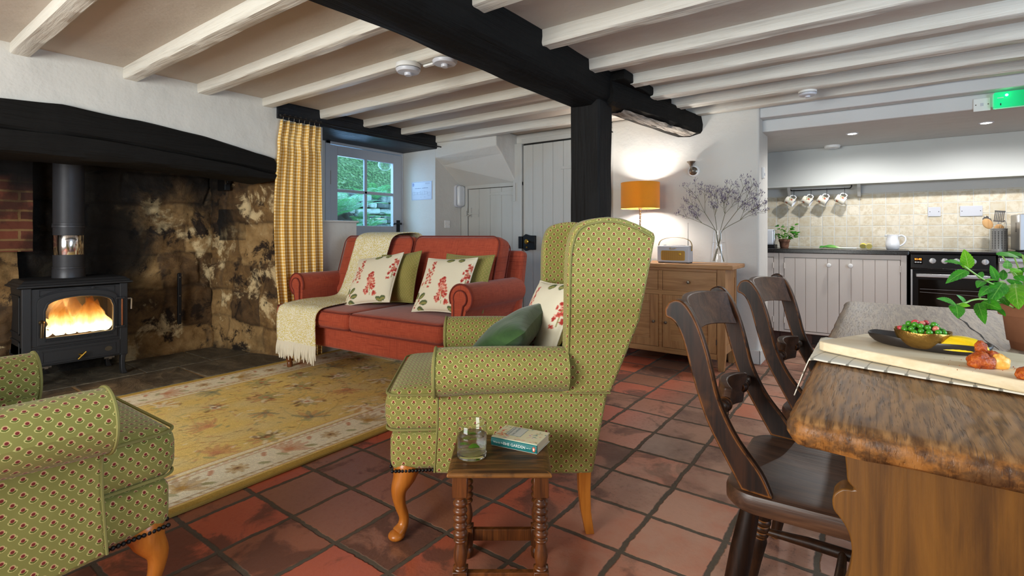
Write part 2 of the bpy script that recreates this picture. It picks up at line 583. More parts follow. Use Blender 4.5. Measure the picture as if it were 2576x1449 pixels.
def woven_red():
    n = NT('rust_red_weave')
    uv = n.coord('UV')
    a = n.noise(n.mapping(uv, (14, 260, 1)), 1, 3); b = n.noise(n.mapping(uv, (260, 14, 1)), 1, 3)
    x, y, z = n.sep(uv)
    l1 = n.smooth(n.noise(n.mapping(uv, (2, 75, 1)), 1, 2), .60, .74); l2 = n.smooth(n.noise(n.mapping(uv, (75, 2, 1)), 1, 2), .64, .78)
    t = n.add(n.mul(a, .5), n.mul(b, .5))
    col = n.ramp(t, [(.3, rgb(136, 54, 36)), (.5, rgb(168, 72, 48)), (.7, rgb(186, 92, 62))])
    col = n.mix(n.mul(n.math('MAXIMUM', l1, l2), .55), col, rgb(98, 30, 22))
    n.bump(t, .35, .003)
    return n.set(base=col, rough=.8, spec=.2, sheen=.2).m
M['red'] = woven_red()
M['redpipe'] = simple('rust_piping', rgb(112, 40, 28), .8)

def gingham():
    n = NT('yellow_gingham')
    uv = n.coord('UV')
    x, y, z = n.sep(uv)
    f = lambda t: n.smooth(n.math('ABSOLUTE', n.sub(n.math('FRACT', n.math('DIVIDE', t, .026)), .5)), .22, .28)
    s = n.mul(n.add(f(x), f(y)), .5)
    col = n.ramp(s, [(0, rgb(240, 224, 184)), (.5, rgb(228, 188, 112)), (1, rgb(206, 152, 58))])
    return n.set(base=col, rough=.9, spec=.15, sheen=.1).m
M['gingham'] = gingham()

def velvet(name, c1, c2):
    n = NT(name)
    c = n.coord()
    g = n.noise(c, 9, 4, .6, 1.0)
    n.bump(g, .25, .01)
    return n.set(base=n.mix(n.smooth(g, .3, .7), c2, c1), rough=.75, spec=.25, sheen=.35, shr=.4).m
M['velvet'] = velvet('dark_green_velvet', rgb(58, 88, 44), rgb(40, 68, 34))

def throw_mat():
    n = NT('yellow_cream_throw')
    uv = n.coord('UV')
    v = n.voro(n.mapping(uv, (80, 150, 1)), 1.0)
    a = n.noise(uv, 130, 3)
    t = n.smooth(n.add(n.mul(v, .8), n.mul(a, .4)), .42, .72)
    col = n.mix(t, rgb(216, 200, 116), rgb(236, 230, 208))
    n.bump(n.add(v, a), .6, .004)
    return n.set(base=col, rough=.95, spec=.1).m
M['throw'] = throw_mat()
M['fringe'] = simple('cream_fringe', rgb(224, 217, 198), .95)

def vcol(name, rough=.85, bump=.2, bscale=300, spec=.2, var=.15):
    n = NT(name)
    c = n.coord()
    a = n.attr('Col')
    f = n.noise(c, bscale, 3)
    col = n.mix(n.mul(n.smooth(f, .35, .7), var), a, n.mix(1.0, a, (.55, .5, .42, 1), 'MULTIPLY'))
    n.bump(f, bump, .004)
    return n.set(base=col, rough=rough, spec=spec).m
M['linen'] = vcol('printed_linen', .85, .12, 500, .2, .1)
M['rug'] = vcol('wool_rug_pile', .95, .5, 260, .1, .35)
M['rugedge'] = simple('gold_rug_binding', rgb(180, 150, 74), .95, bump=.5, bscale=200, var=.3)

# --- inglenook stone; soot stains and ochre scaling belong to the stone itself
def stone_mat():
    n = NT('sooted_sandstone')
    c = n.coord()
    x, y, z = n.sep(c)
    big = n.noise(c, 2.4, 6, .62, .8); med = n.noise(c, 9, 6, .65, .5); fine = n.noise(c, 48, 4, .7)
    a = n.attr('Col')
    ar, ag, ab = n.sep(a)                       # r: soot, g: per-stone shade, b: mortar
    col = n.ramp(n.add(n.mul(med, .6), n.mul(ag, .4)), [(.2, rgb(46, 34, 22)), (.4, rgb(92, 68, 42)), (.55, rgb(128, 98, 60)), (.7, rgb(160, 128, 84)), (.9, rgb(186, 160, 118))])
    col = n.mix(n.smooth(n.noise(c, 3.2, 8, .68, .35), .54, .63), col, rgb(208, 184, 140))
    col = n.mix(n.smooth(n.noise(c, 4.2, 7, .68, .4), .54, .63), col, rgb(40, 28, 19))
    col = n.mix(n.mul(ab, .45), col, rgb(52, 42, 32))
    soot = n.smooth(n.add(ar, n.mul(n.sub(big, .5), .9)), .25, .75)
    col = n.mix(n.mul(soot, .97), col, rgb(13, 11, 10))
    n.bump(n.add(med, n.mul(fine, .3)), .7, .02)
    return n.set(base=col, rough=.82, spec=.3).m
M['stone'] = stone_mat()
def brick_mat():
    n = NT('old_soft_brick')
    c = n.coord()
    x, y, z = n.sep(c)
    bt = n.new('ShaderNodeTexBrick')
    wob = n.vscale(n.noise(c, 8, 3, color=True), .02)
    yz = n.comb(n.add(y, n.mul(n.noise(c, 12, 3), .02)), n.add(z, n.mul(n.noise(c, 10, 3), .015)), 0.0)
    n.put(bt.inputs['Vector'], yz)
    bt.inputs['Color1'].default_value = rgb(112, 60, 42); bt.inputs['Color2'].default_value = rgb(74, 40, 30)
    bt.inputs['Mortar'].default_value = rgb(120, 92, 58)
    bt.inputs['Scale'].default_value = 1.0; bt.inputs['Mortar Size'].default_value = .008
    bt.inputs['Brick Width'].default_value = .21; bt.inputs['Row Height'].default_value = .068
    st = n.smooth(n.noise(c, 5, 5, .6), .42, .62)
    col = n.mix(n.mul(st, .7), bt.outputs[0], rgb(30, 20, 15))
    col = n.mix(n.smooth(n.add(z, n.mul(n.noise(c, 4, 4), .3)), 1.42, 1.62), col, rgb(14, 11, 10))
    n.bump(n.add(n.mul(bt.outputs['Fac'], -1.0), n.mul(n.noise(c, 30, 4), .5)), .6, .012)
    return n.set(base=col, rough=.85, spec=.25).m
M['brick'] = brick_mat()
def slate_mat():
    n = NT('hearth_flagstone')
    c = n.coord()
    a = n.noise(n.mapping(c, (1.0, 1.8, 1)), 5, 6, .65, 1.0); f = n.noise(c, 30, 5, .7)
    col = n.ramp(n.add(n.mul(a, .75), n.mul(f, .25)), [(.3, rgb(44, 40, 34)), (.5, rgb(78, 71, 60)), (.64, rgb(112, 102, 84)), (.8, rgb(150, 136, 110))])
    n.bump(n.add(a, n.mul(f, .3)), .7, .015)
    return n.set(base=col, rough=n.add(.42, n.mul(f, .25)), spec=.45).m
M['slate'] = slate_mat()
M['mortar'] = simple('pale_hearth_mortar', rgb(146, 122, 86), .9, bump=.5, bscale=60, var=.3)

# --- woods
M['oak'] = wood('honey_oak', rgb(184, 138, 88), rgb(146, 100, 58), 'x', 1.0, .42, (.3, .7), .1)
M['oakz'] = wood('honey_oak_upright', rgb(184, 138, 88), rgb(146, 100, 58), 'z', 1.0, .42, (.3, .7), .1)
M['darkchair'] = wood('dark_elm_chair', rgb(58, 32, 17), rgb(17, 9, 6), 'z', 1.0, .4, (.34, .8), .15, .2, rgb(150, 92, 42))
M['darkseat'] = wood('dark_elm_seat', rgb(98, 66, 46), rgb(48, 30, 21), 'x', 1.1, .38, (.3, .75), .2, .4)
M['legwood'] = wood('amber_beech', rgb(196, 120, 44), rgb(164, 92, 28), 'z', 1.0, .3, (.3, .7), .05)
M['sofaleg'] = wood('walnut_turned', rgb(122, 70, 32), rgb(84, 44, 20), 'z', 1.0, .3, (.3, .7), .05)
M['sidetop'] = wood('dark_oak_tabletop', rgb(118, 80, 42), rgb(44, 28, 16), 'x', 1.6, .45, (.36, .66), .25, .3, rgb(160, 104, 48))
M['bobbin'] = wood('stained_oak_bobbin', rgb(112, 62, 26), rgb(48, 24, 11), 'z', 1.2, .32, (.3, .7), .1)
M['maple'] = wood('pale_maple_board', rgb(238, 224, 196), rgb(216, 194, 156), 'x', .9, .55, (.3, .72), .08, .3)
M['spoon'] = wood('beech_spoon', rgb(206, 164, 112), rgb(178, 132, 84), 'z', 1.0, .6, (.3, .7), .1, .3)
def table_mat():
    n = NT('weathered_oak_table')
    c = n.coord()
    m = n.mapping(c, (1.0, 1.0, 1.0))
    x, y, z = n.sep(c)
    w = n.wave(n.comb(n.add(x, n.mul(n.noise(n.mapping(c, (3, 1.2, 1)), 2, 3), .22)), n.mul(y, .12), z), 15, 2.5, 3, 2.0, 'X')
    f = n.noise(n.mapping(c, (80, 5, 60)), 1.2, 4, .65)
    pores = n.smooth(n.noise(n.mapping(c, (420, 20, 60)), 1.0, 1), .60, .68)
    tone = n.noise(c, 4, 4)
    col = n.mix(n.smooth(n.add(n.add(n.mul(w, .10), n.mul(f, .60)), n.mul(tone, .35)), .36, .66), rgb(84, 56, 32), rgb(156, 114, 70))
    grey = n.smooth(n.add(y, n.mul(n.sub(tone, .5), .5)), 1.35, 1.75)
    col = n.mix(n.mul(grey, .8), col, n.mix(n.smooth(f, .3, .7), rgb(126, 108, 90), rgb(178, 160, 138)))
    col = n.mix(n.mul(pores, .45), col, rgb(48, 30, 18))
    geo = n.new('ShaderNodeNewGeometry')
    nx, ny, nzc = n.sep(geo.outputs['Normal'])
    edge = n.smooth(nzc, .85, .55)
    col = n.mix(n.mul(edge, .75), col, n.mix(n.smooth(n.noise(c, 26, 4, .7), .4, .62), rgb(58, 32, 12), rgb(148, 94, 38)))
    n.bump(n.add(n.add(n.mul(w, .12), n.mul(f, .5)), n.mul(pores, -.6)), .45, .004)
    return n.set(base=col, rough=n.add(.36, n.mul(f, .2)), spec=.35).m
M['table'] = table_mat()
M['trestle'] = wood('golden_oak_trestle', rgb(118, 76, 24), rgb(70, 42, 13), 'z', .8, .42, (.28, .72), .12, .45)
# ------------------------------------------------------------------ room shell
ZC = 2.135          # underside of the ceiling boards
XL = -3.97          # fireplace wall plane
YB = 4.48           # lamp wall plane
XE = -0.783         # end of the lamp wall at the kitchen opening
YK = 6.0            # kitchen back wall

struct(MB().box(-5.2, 2.4, -2.0, 6.2, -.12, 0).build('floor', M['floor'], smooth=False), 'worn terracotta quarry tile floor')
struct(MB().box(-4.6, 2.4, -2.0, 4.66, ZC, ZC + .1).build('ceiling', M['ceil'], smooth=False), 'white boarded ceiling between the joists')

w = MB()
w.box(-4.6, XL, -2.0, 2.42, 1.58, ZC)            # over the fireplace
w.box(-4.6, XL, -2.0, -.42, 0, 1.56)
w.box(-4.6, XL, 2.36, 2.62, 0, ZC)               # pier behind the curtain
w.box(-4.6, XL, 2.62, 2.978, 0, 1.16)            # low wall under the sill
w.box(-4.6, -4.5, 2.62, 3.03, 1.16, ZC)
w.box(-4.6, XL, 4.02, 4.6, 0, ZC)
w.box(-4.6, -4.47, 3.0, 4.05, 2.0, ZC)
struct(w.build('wall_left', M['white'], smooth=False), 'white plastered fireplace wall with deep door recess')
# lamp wall
w = MB()
w.box(-2.08, XE, YB, 4.88, 0, ZC)
w.box(XL, -2.08, YB, 4.88, 2.03, ZC)
w.box(XL, -2.08, YB + .09, 4.88, 0, 2.03)
struct(w.build('wall_back', M['white'], smooth=False, bevel=.02, seg=3), 'white lamp wall ending at the kitchen opening')
struct(MB().box(2.3, 2.4, -2.0, .65, 0, ZC).box(2.3, 2.4, 2.35, 6.2, 0, ZC).box(2.3, 2.4, .65, 2.35, 0, .75).box(2.3, 2.4, .65, 2.35, 1.9, ZC).build('wall_right', M['white'], smooth=False))
struct(MB().box(-5.2, -2.9, -2.1, -2.0, 0, ZC).box(-.55, 2.4, -2.1, -2.0, 0, ZC).box(-2.9, -.55, -2.1, -2.0, 0, .7).box(-2.9, -.55, -2.1, -2.0, 1.92, ZC).build('wall_front', M['white'], smooth=False))
# windows behind the camera that let the daylight in
def small_window(name, axis, a0, a1, z0, z1, p):
    m = MB()
    t = .05
    bars = [(a0, a1, z0, z0 + t), (a0, a1, z1 - t, z1), (a0, a0 + t, z0, z1), (a1 - t, a1, z0, z1), ((a0 + a1) / 2 - .015, (a0 + a1) / 2 + .015, z0, z1), (a0, a1, (z0 + z1) / 2 - .015, (z0 + z1) / 2 + .015)]
    for b0, b1, c0, c1 in bars:
        if axis == 'x': m.box(b0, b1, p, p + .05, c0, c1)
        else: m.box(p, p + .05, b0, b1, c0, c1)
    return struct(m.build(name, M['trimw'], smooth=False))
small_window('window_2', 'x', -2.9, -.55, .7, 1.92, -2.08)
small_window('window_3', 'y', .65, 2.35, .75, 1.9, 2.32)
# kitchen walls
w = MB()
w.box(-1.4, 2.4, YK, 6.2, 0, 1.95)
w.box(-1.4, -1.3, 4.88, YK, 0, 1.95)
w.box(-1.4, 2.4, 5.985, YK, 1.45, 1.92)
struct(w.build('wall_kitchen', M['white_k'], smooth=False), 'pale kitchen wall')
struct(MB().box(-1.4, 2.4, 4.62, 6.1, 1.90, 2.0).box(XE - .1, 2.4, 4.52, 4.70, 2.0, ZC).build('ceiling_kitchen', M['white_k'], smooth=False, bevel=.012, seg=2), 'low white kitchen ceiling behind a boxed beam')
# boxed shelf over the worktop, with brackets
struct(MB().box(-1.3, 2.3, 5.80, 5.985, 1.535, 1.90).box(-1.3, 2.3, 5.77, 5.985, 1.528, 1.55).build('trim_kitchen', M['bulk'], smooth=False, bevel=.004), 'grey boxed shelf above the tiled splashback')
for bx in (-.745, -.155):
    t = MB()
    t.prism([(5.985, 1.53), (5.83, 1.53), (5.845, 1.50), (5.93, 1.42), (5.985, 1.41)], bx - .014, bx + .014, 'x')
    tag(t.build('shelf_bracket', M['trimw'], smooth=False, bevel=.003), 'white timber bracket under the kitchen shelf, ' + ('left of the mug rail' if bx < -.5 else 'right of the mug rail'), 'bracket', 'brackets under the kitchen shelf')
# tiled splashback, 10 cm tumbled tiles
def splash_mat():
    n = NT('cream_tumbled_tiles')
    c = n.coord()
    wob = n.vscale(n.vadd(n.noise(c, 18, 3, color=True), (.5, .5, .5), 'SUBTRACT'), .006)
    x, y, z = n.sep(n.vadd(c, wob))
    u = n.math('DIVIDE', n.sub(x, .054), .1035); v = n.math('DIVIDE', n.sub(z, .925), .1035)
    fu, fv = n.math('FRACT', u), n.math('FRACT', v)
    e = n.math('MINIMUM', n.math('MINIMUM', fu, n.sub(1.0, fu)), n.math('MINIMUM', fv, n.sub(1.0, fv)))
    tm = n.smooth(e, .015, .045)
    cell = n.comb(n.math('FLOOR', u), n.math('FLOOR', v), 2.0)
    r = n.white(cell)
    off = n.vscale(n.white(cell, 'Color'), 5.0)
    a = n.noise(n.vadd(c, off), 26, 5, .65)
    base = n.mix(r, rgb(204, 196, 176), rgb(220, 212, 194))
    col = n.mix(n.smooth(a, .4, .65), base, rgb(198, 184, 156))
    col = n.mix(tm, rgb(212, 212, 206), col)
    n.bump(n.add(n.mul(tm, .8), n.mul(a, .3)), .5, .006)
    return n.set(base=col, rough=.5, spec=.4).m
struct(MB().box(-1.3, 2.3, 5.99, 5.999, .90, 1.452).build('trim_splashback', splash_mat(), smooth=False), 'cream tumbled tile splashback')

# ------------------------------------------------------------------ beams and joists
def rough_beam(y0, y1, n, polyfn, seed, amp=.006, axis='y', freq=3.0):
    m = MB()
    N = len(polyfn(0))
    rings = []
    for j in range(n + 1):
        t = j / n
        h = y0 + (y1 - y0) * t
        for i, p in enumerate(polyfn(t)):
            a, b = p
            dx = nz(h * freq, i * 3.7 + seed, 0) * amp; dz = nz(h * freq, i * 3.7 + seed, 9) * amp
            a += dx; b += dz
            rings.append((a, h, b) if axis == 'y' else (h, a, b))
    fs = []
    for j in range(n):
        for i in range(N):
            fs.append((j * N + i, j * N + (i + 1) % N, (j + 1) * N + (i + 1) % N, (j + 1) * N + i))
    fs.append(tuple(range(N))); fs.append(tuple(n * N + i for i in range(N)))
    return m.add(rings, fs)
def rrect(a0, a1, b0, b1, r, cut=None):
    """rounded-rect section with extra points so it can wander"""
    P = [(a0, b1), (a0, (b0 + b1) / 2), (a0, b0 + r), (a0 + r * .3, b0 + r * .3), (a0 + r, b0), ((a0 + a1) / 2, b0), (a1 - r, b0), (a1 - r * .3, b0 + r * .3), (a1, b0 + r), (a1, (b0 + b1) / 2), (a1, b1)]
    return P
def main_poly(t):
    return [(-1.675, ZC + .01), (-1.677, 2.02), (-1.675, 1.92), (-1.665, 1.902), (-1.59, 1.898), (-1.525, 1.90), (-1.49, 1.925), (-1.452, 1.965), (-1.448, 2.03), (-1.447, ZC + .01)]
b = rough_beam(-2.0, 3.19, 90, main_poly, 3, .010, freq=2.4)
struct(b.build('ceiling_beam', M['black'], auto=35), 'heavy black main ceiling beam resting on the post')
def sec_poly(t):
    x0 = -1.60 + .14 * t; x1 = -1.425 + .205 * t
    zt = 2.075
    return [(x0, zt), (x0, 2.0), (x0 + .005, 1.93), (x0 + .03, 1.905), ((x0 + x1) / 2, 1.90), (x1 - .03, 1.905 + .012), (x1 - .004, 1.94), (x1, 2.0), (x1 - .01, zt)]
b = rough_beam(3.10, 4.49, 26, sec_poly, 11, .012, freq=3)
struct(b.build('ceiling_beam', M['black'], auto=35), 'worn black beam running from the post to the lamp wall')
# boarding above the second beam
struct(MB().box(-1.62, -1.34, 3.1, YB, 2.07, ZC).build('trim_beam', M['black'], smooth=False, bevel=.01))
# chipped bare patches on the worn beam's lower edge
def chip_mat():
    n = NT('bare_weathered_oak')
    c = n.coord()
    g = n.noise(n.mapping(c, (40, 3, 40)), 1.5, 5, .6)
    return n.set(base=n.mix(n.smooth(g, .3, .7), rgb(84, 76, 68), rgb(176, 170, 160)), rough=.7).m
ch = MB()
def chipfn(u, v):
    y = 3.28 + 1.12 * u
    t = (y - 3.10) / 1.39
    x1 = -1.425 + .205 * t; x0 = x1 - .16
    e = .02 * nz(u * 9, v * 3, 5)
    return (x1 + .004 - (.03 + .10 * v) + e, y, 1.899 - .001 + .016 * max(0, 1 - v * 4) + .006 * nz(u * 14, v * 9, 2))
ch.grid(chipfn, 50, 8)
struct(ch.build('trim_chip', chip_mat(), smooth=True), 'bare chipped underside of the worn black beam')
p = rough_beam(0.0, 1.93, 34, lambda t: [(-1.675, 2.98), (-1.573, 2.978), (-1.478, 2.98), (-1.468, 2.99), (-1.466, 3.08), (-1.47, 3.175), (-1.573, 3.18), (-1.672, 3.175)], 21, .008, freq=3)
p.v = [(a, c, h) for a, h, c in p.v]
p.xf(TRS())
struct(p.build('post', M['blackz'], auto=35), 'square black timber post under the main beam')

left_y = [-1.62, -1.1, -.58, -.05, .30, .64, 1.168, 1.611, 2.083, 2.576, 3.038, 3.504, 4.0]
left_y = [-1.5, -.95, -.42, .11, .64, 1.168, 1.611, 2.083, 2.576, 3.038, 3.504, 4.0]
for i, y in enumerate(left_y):
    wd = .085 if i % 3 else .078
    dp = 2.068 + .006 * math.sin(i * 2.1)
    j = rough_beam(-3.99, -1.66, 40, lambda t, y=y, wd=wd, dp=dp: rrect(y, y + wd, dp, ZC + .01, .010), i * 5.3, .006, 'x', 2.2)
    struct(j.build('ceiling_joist', M['joist'], auto=35), 'white painted joist over the hearth side')
right_y = [-1.6, -1.05, -.5, .05, .6, 1.15, 1.69, 2.254, 2.80, 3.235, 3.61, 4.01, 4.375]
for i, y in enumerate(right_y):
    dp = 2.06 + .008 * math.sin(i * 1.7)
    x0 = -1.46 if y < 3.0 else -1.36
    j = rough_beam(x0, 2.31, 50, lambda t, y=y, dp=dp: rrect(y, y + .09, dp, ZC + .01, .010), 40 + i * 4.1, .009, 'x', 2.0)
    struct(j.build('ceiling_joist', M['joist'], auto=35), 'white painted joist over the dining side')

# fireplace bressumer
yb = [(-.45, 1.745, 1.50), (-.1, 1.77, 1.50), (.3, 1.80, 1.50), (.6, 1.812, 1.502), (.86, 1.832, 1.508), (1.25, 1.812, 1.515), (1.66, 1.762, 1.508), (1.95, 1.712, 1.492), (2.08, 1.688, 1.480), (2.15, 1.672, 1.478), (2.20, 1.655, 1.478), (2.22, 1.63, 1.482)]
def lint(t):
    y = -.45 + 2.62 * t
    for (a, b_, c_), (d, e, f) in zip(yb, yb[1:]):
        if a <= y <= d + 1e-6:
            k = (y - a) / (d - a)
            return b_ + (e - b_) * k, c_ + (f - c_) * k
    return yb[-1][1:]
def lint_poly(t):
    zt, zb = lint(t)
    h = zt - zb
    cr = .43 + .10 * math.sin(t * 5.1) * .3 - .25 * (t - .5) * .35
    zc = zb + h * cr
    return [(-4.3, zt), (-3.975, zt), (-3.945, zt - .012), (-3.928, zb + h * .8), (-3.924, zc + .012), (-3.94, zc), (-3.922, zc - .012), (-3.922, zb + h * .2), (-3.935, zb + .014), (-3.96, zb), (-4.3, zb)]
b = rough_beam(-.45, 2.17, 110, lint_poly, 31, .011, freq=4)
struct(b.build('mantel_beam', M['black'], auto=35), 'bowed black oak mantel beam with a long split')

# black lintel over the door recess
struct(rough_beam(2.2, 4.02, 40, lambda t: rrect(-4.55, -3.945, 1.995, ZC, .012), 51, .005, freq=3).build('window_lintel', painted_timber('blue_black_boards', rgb(17, 21, 28), .45, 'y', .8), auto=35), 'black boarded lintel over the door recess')

# ------------------------------------------------------------------ sill, sloping stair soffit, doors
struct(MB().box(-4.55, -3.945, 2.60, 2.99, 1.16, 1.178).build('trim_sill', M['trimw'], smooth=False, bevel=.007, seg=3), 'white sill capping the low wall')
so = MB()
X0, X1 = XL - .01, -3.19
A = [(4.02, ZC), (4.02, 1.90), (4.45, 1.61), (4.60, 1.59), (4.60, ZC)]
B = [(4.11, ZC), (4.11, 1.975), (4.20, 1.90), (4.47, 1.61), (4.60, 1.59), (4.60, ZC)]
A = [(4.02, ZC), (4.02, 1.90), (4.14, 1.825), (4.45, 1.61), (4.60, 1.59), (4.60, ZC)]
vs = [(X0, a, b) for a, b in A] + [(X1, a, b) for a, b in B]
so.add(vs, [(i, (i + 1) % 6, 6 + (i + 1) % 6, 6 + i) for i in range(6)] + [tuple(range(6)), tuple(range(11, 5, -1))])
struct(so.build('wall_soffit', M['white'], smooth=False, bevel=.012, seg=3), 'sloping white underside of the stairs')

def board_door(t, x0, x1, y, z0, z1, boards, mat, thick=.03):
    """one vertical-board leaf, grooves cut between the boards"""
    m = MB()
    m.box(x0, x1, y + .006, y + thick, z0, z1)
    xs = [x0 + (x1 - x0) * i / boards for i in range(boards + 1)]
    for i in range(boards):
        m.box(xs[i] + (.0025 if i else 0), xs[i + 1] - (.0025 if i < boards - 1 else 0), y, y + .008, z0, z1)
    return m.build('door_panel', mat, t, smooth=False, bevel=.0015, seg=1)

# small cupboard under the stairs (door_2)
t = bpy.data.objects.new('door_2', None); COL.objects.link(t); struct(t, 'small pale cupboard door under the stairs')
board_door(t, -3.86, -3.22, 4.455, .12, 1.572, 4, M['greyp'])
MB().box(-3.965, -3.87, 4.44, 4.57, 0, 1.60).box(-3.215, -3.10, 4.44, 4.57, 0, 2.03).box(-3.965, -3.10, 4.45, 4.57, 1.578, 1.62).box(-3.87, -3.21, 4.45, 4.57, 0, .115).build('frame', M['greyp'], t, smooth=False, bevel=.004)
h = MB(); h.box(-3.205, -3.175, 4.427, 4.441, 1.41, 1.61); h.prism([(-3.22, 1.535), (-3.55, 1.508), (-3.55, 1.494), (-3.22, 1.48)], 4.447, 4.455, 'y'); h.tube([(-3.215, 4.44, 1.47), (-3.215, 4.44, 1.55)], .008)
h.build('strap_hinge', M['greyp'], t, bevel=.002)
h = MB(); h.box(-3.86, -3.70, 4.442, 4.454, 1.285, 1.30); h.box(-3.845, -3.81, 4.437, 4.455, 1.25, 1.36); h.box(-3.91, -3.87, 4.425, 4.441, 1.265, 1.325); h.tube([(-3.835, 4.44, 1.275), (-3.83, 4.40, 1.265), (-3.80, 4.40, 1.275)], .006); h.box(-3.72, -3.705, 4.445, 4.455, 1.25, 1.335)
h.build('latch', M['greyp'], t, bevel=.002)

# wide boarded door behind the post (door_3)
t = bpy.data.objects.new('door_3', None); COL.objects.link(t); struct(t, 'pale vertical-board door behind the post')
board_door(t, -3.09, -2.10, 4.46, .02, 2.005, 8, M['greyp'])
MB().box(-2.10, -2.06, 4.44, 4.57, 0, 2.04).box(-3.10, -2.06, 4.44, 4.57, 2.02, 2.07).build('frame', M['greyp'], t, smooth=False, bevel=.004)
MB().box(-3.08, -2.12, 4.455, 4.5, 2.006, 2.022).build('head_gap', M['dark'], t, smooth=False)
lk = thing('rim_lock', 'black iron rim lock with brass knob on the boarded door', 'door lock', (-3.02, 4.455, .965))
o = [(-.09, -.06), (.0, -.085), (.05, -.075), (.06, -.06), (.10, -.06), (.10, .06), (.06, .06), (.05, .075), (0, .06), (-.0, .085), (-.03, .06), (-.09, .06)]
o = [(-.05, -.07), (-.02, -.09), (.03, -.075), (.10, -.075), (.10, .075), (.03, .075), (-.02, .09), (-.05, .07)]
MB().prism([(x, z) for x, z in o], -.03, 0, 'y').build('case', M['iron'], lk, bevel=.004)
MB().box(-.11, -.06, -.032, .0, -.065, .065).build('keeper', M['iron'], lk, bevel=.003)
MB().lathe([(.008, 0), (.008, -.03), (.012, -.036), (.024, -.046), (.026, -.056), (.018, -.066), (0, -.068)], 16, 'y', (.03, -.03, .01)).build('knob', M['brass'], lk)
MB().lathe([(.009, 0), (.009, -.006), (0, -.007)], 12, 'y', (.0, -.03, -.05)).build('escutcheon', M['brass'], lk)
hg = MB().box(-2.13, -2.075, 4.425, 4.445, 1.30, 1.46).box(-2.16, -2.12, 4.44, 4.462, 1.33, 1.43)
tag(hg.build('butt_hinge', M['iron'], bevel=.003), 'black iron hinge on the frame just right of the post', 'hinge')
MB().box(-2.62, -2.28, 4.452, 4.461, 1.715, 1.745).build('strap_hinge', M['greyp'], bpy.data.objects['door_3'], bevel=.002)

# glazed stable door in the recess (door_1)
t = bpy.data.objects.new('door_1', None); COL.objects.link(t); struct(t, 'cool white half-glazed door with four panes')
XD = -4.5
m = MB()
g0, g1, gm, zt, zb, zm = 3.145, 3.88, 3.505, 1.862, 1.145, 1.505
m.box(XD - .045, XD, 3.06, g0, .02, 1.965).box(XD - .045, XD, g1, 4.005, .02, 1.965)
m.box(XD - .045, XD, g0, g1, zt, 1.965).box(XD - .045, XD, g0, g1, 1.0, zb).box(XD - .045, XD, g0, g1, .02, .25)
m.box(XD - .03, XD - .012, g0, g1, .25, 1.0)
m.build('leaf', M['doorp'], t, smooth=False, bevel=.004)
MB().box(XD - .036, XD - .008, gm - .017, gm + .017, zb, zt).box(XD - .036, XD - .008, g0, g1, zm - .016, zm + .016).build('glazing_bars', M['doorp'], t, smooth=False, bevel=.004)
for (a0, a1) in ((g0, gm - .017), (gm + .017, g1)):
    for (c0, c1) in ((zb, zm - .016), (zm + .016, zt)):
        MB().box(XD - .024, XD - .020, a0, a1, c0, c1).build('pane', M['pane'], t, smooth=False)
MB().box(XD - .06, XD + .01, 3.0, 3.055, 0, 2.0).box(XD - .06, XD + .01, 3.0, 4.02, 1.97, 2.0).box(XD - .06, XD + .012, 4.006, 4.02, 0, 2.0).build('frame', M['doorp'], t, smooth=False, bevel=.004)
h = MB(); h.box(XD, XD + .008, 3.925, 3.975, 1.0, 1.215); h.tube([(XD + .008, 3.95, 1.175), (XD + .05, 3.95, 1.175), (XD + .055, 3.93, 1.175), (XD + .055, 3.855, 1.172)], .008); h.sphere((XD + .055, 3.85, 1.172), .013); h.sphere((XD + .01, 3.985, 1.175), .012)
h.build('handle', M['iron'], t, bevel=.002)
MB().box(XD, XD + .006, 3.053, 3.062, 1.56, 1.70).build('hinge', M['pewter'], t)
k = thing('key_bunch', 'keys with a mustard tag hanging in the glazed door', 'keys', (XD + .01, 3.962, 1.04))
MB().tube([(0, 0, .02), (.035, 0, .02)], .003).tube([(.035 + .012 * math.cos(a), 0, .005 + .014 * math.sin(a)) for a in [i * PI / 6 for i in range(12)]], .002, 6, close=True).build('ring', M['chrome'], k)
MB().tube([(.035, -.003, -.01), (.035, -.006, -.075)], .003).lathe([(.0, -.012), (.011, -.010), (.011, -.008), (0, -.006)], 10, 'x', (.041, -.004, -.015)).build('key', M['chrome'], k)
MB().prism([(.004, -.01), (.018, -.03), (.028, -.075), (.014, -.082), (.002, -.035)], .036, .040, 'x').build('fob', simple('mustard_fob', rgb(176, 132, 30), .5), k)
bl = MB().tube([(XD + .004, 3.79, 1.005), (XD + .02, 3.79, 1.0), (XD + .02, 3.805, .94)], .005).sphere((XD + .01, 3.79, 1.005), .012)
tag(bl.build('cabin_hook', M['iron']), 'little black hook on the glazed door below its panes', 'hook')

# baseboards
struct(MB().box(-2.06, XE + .012, YB - .014, YB, 0, .11).box(XE, XE + .014, YB - .014, 4.88, 0, .11).build('baseboard_back', M['white'], smooth=False, bevel=.004), 'white painted skirting at the foot of the lamp wall')

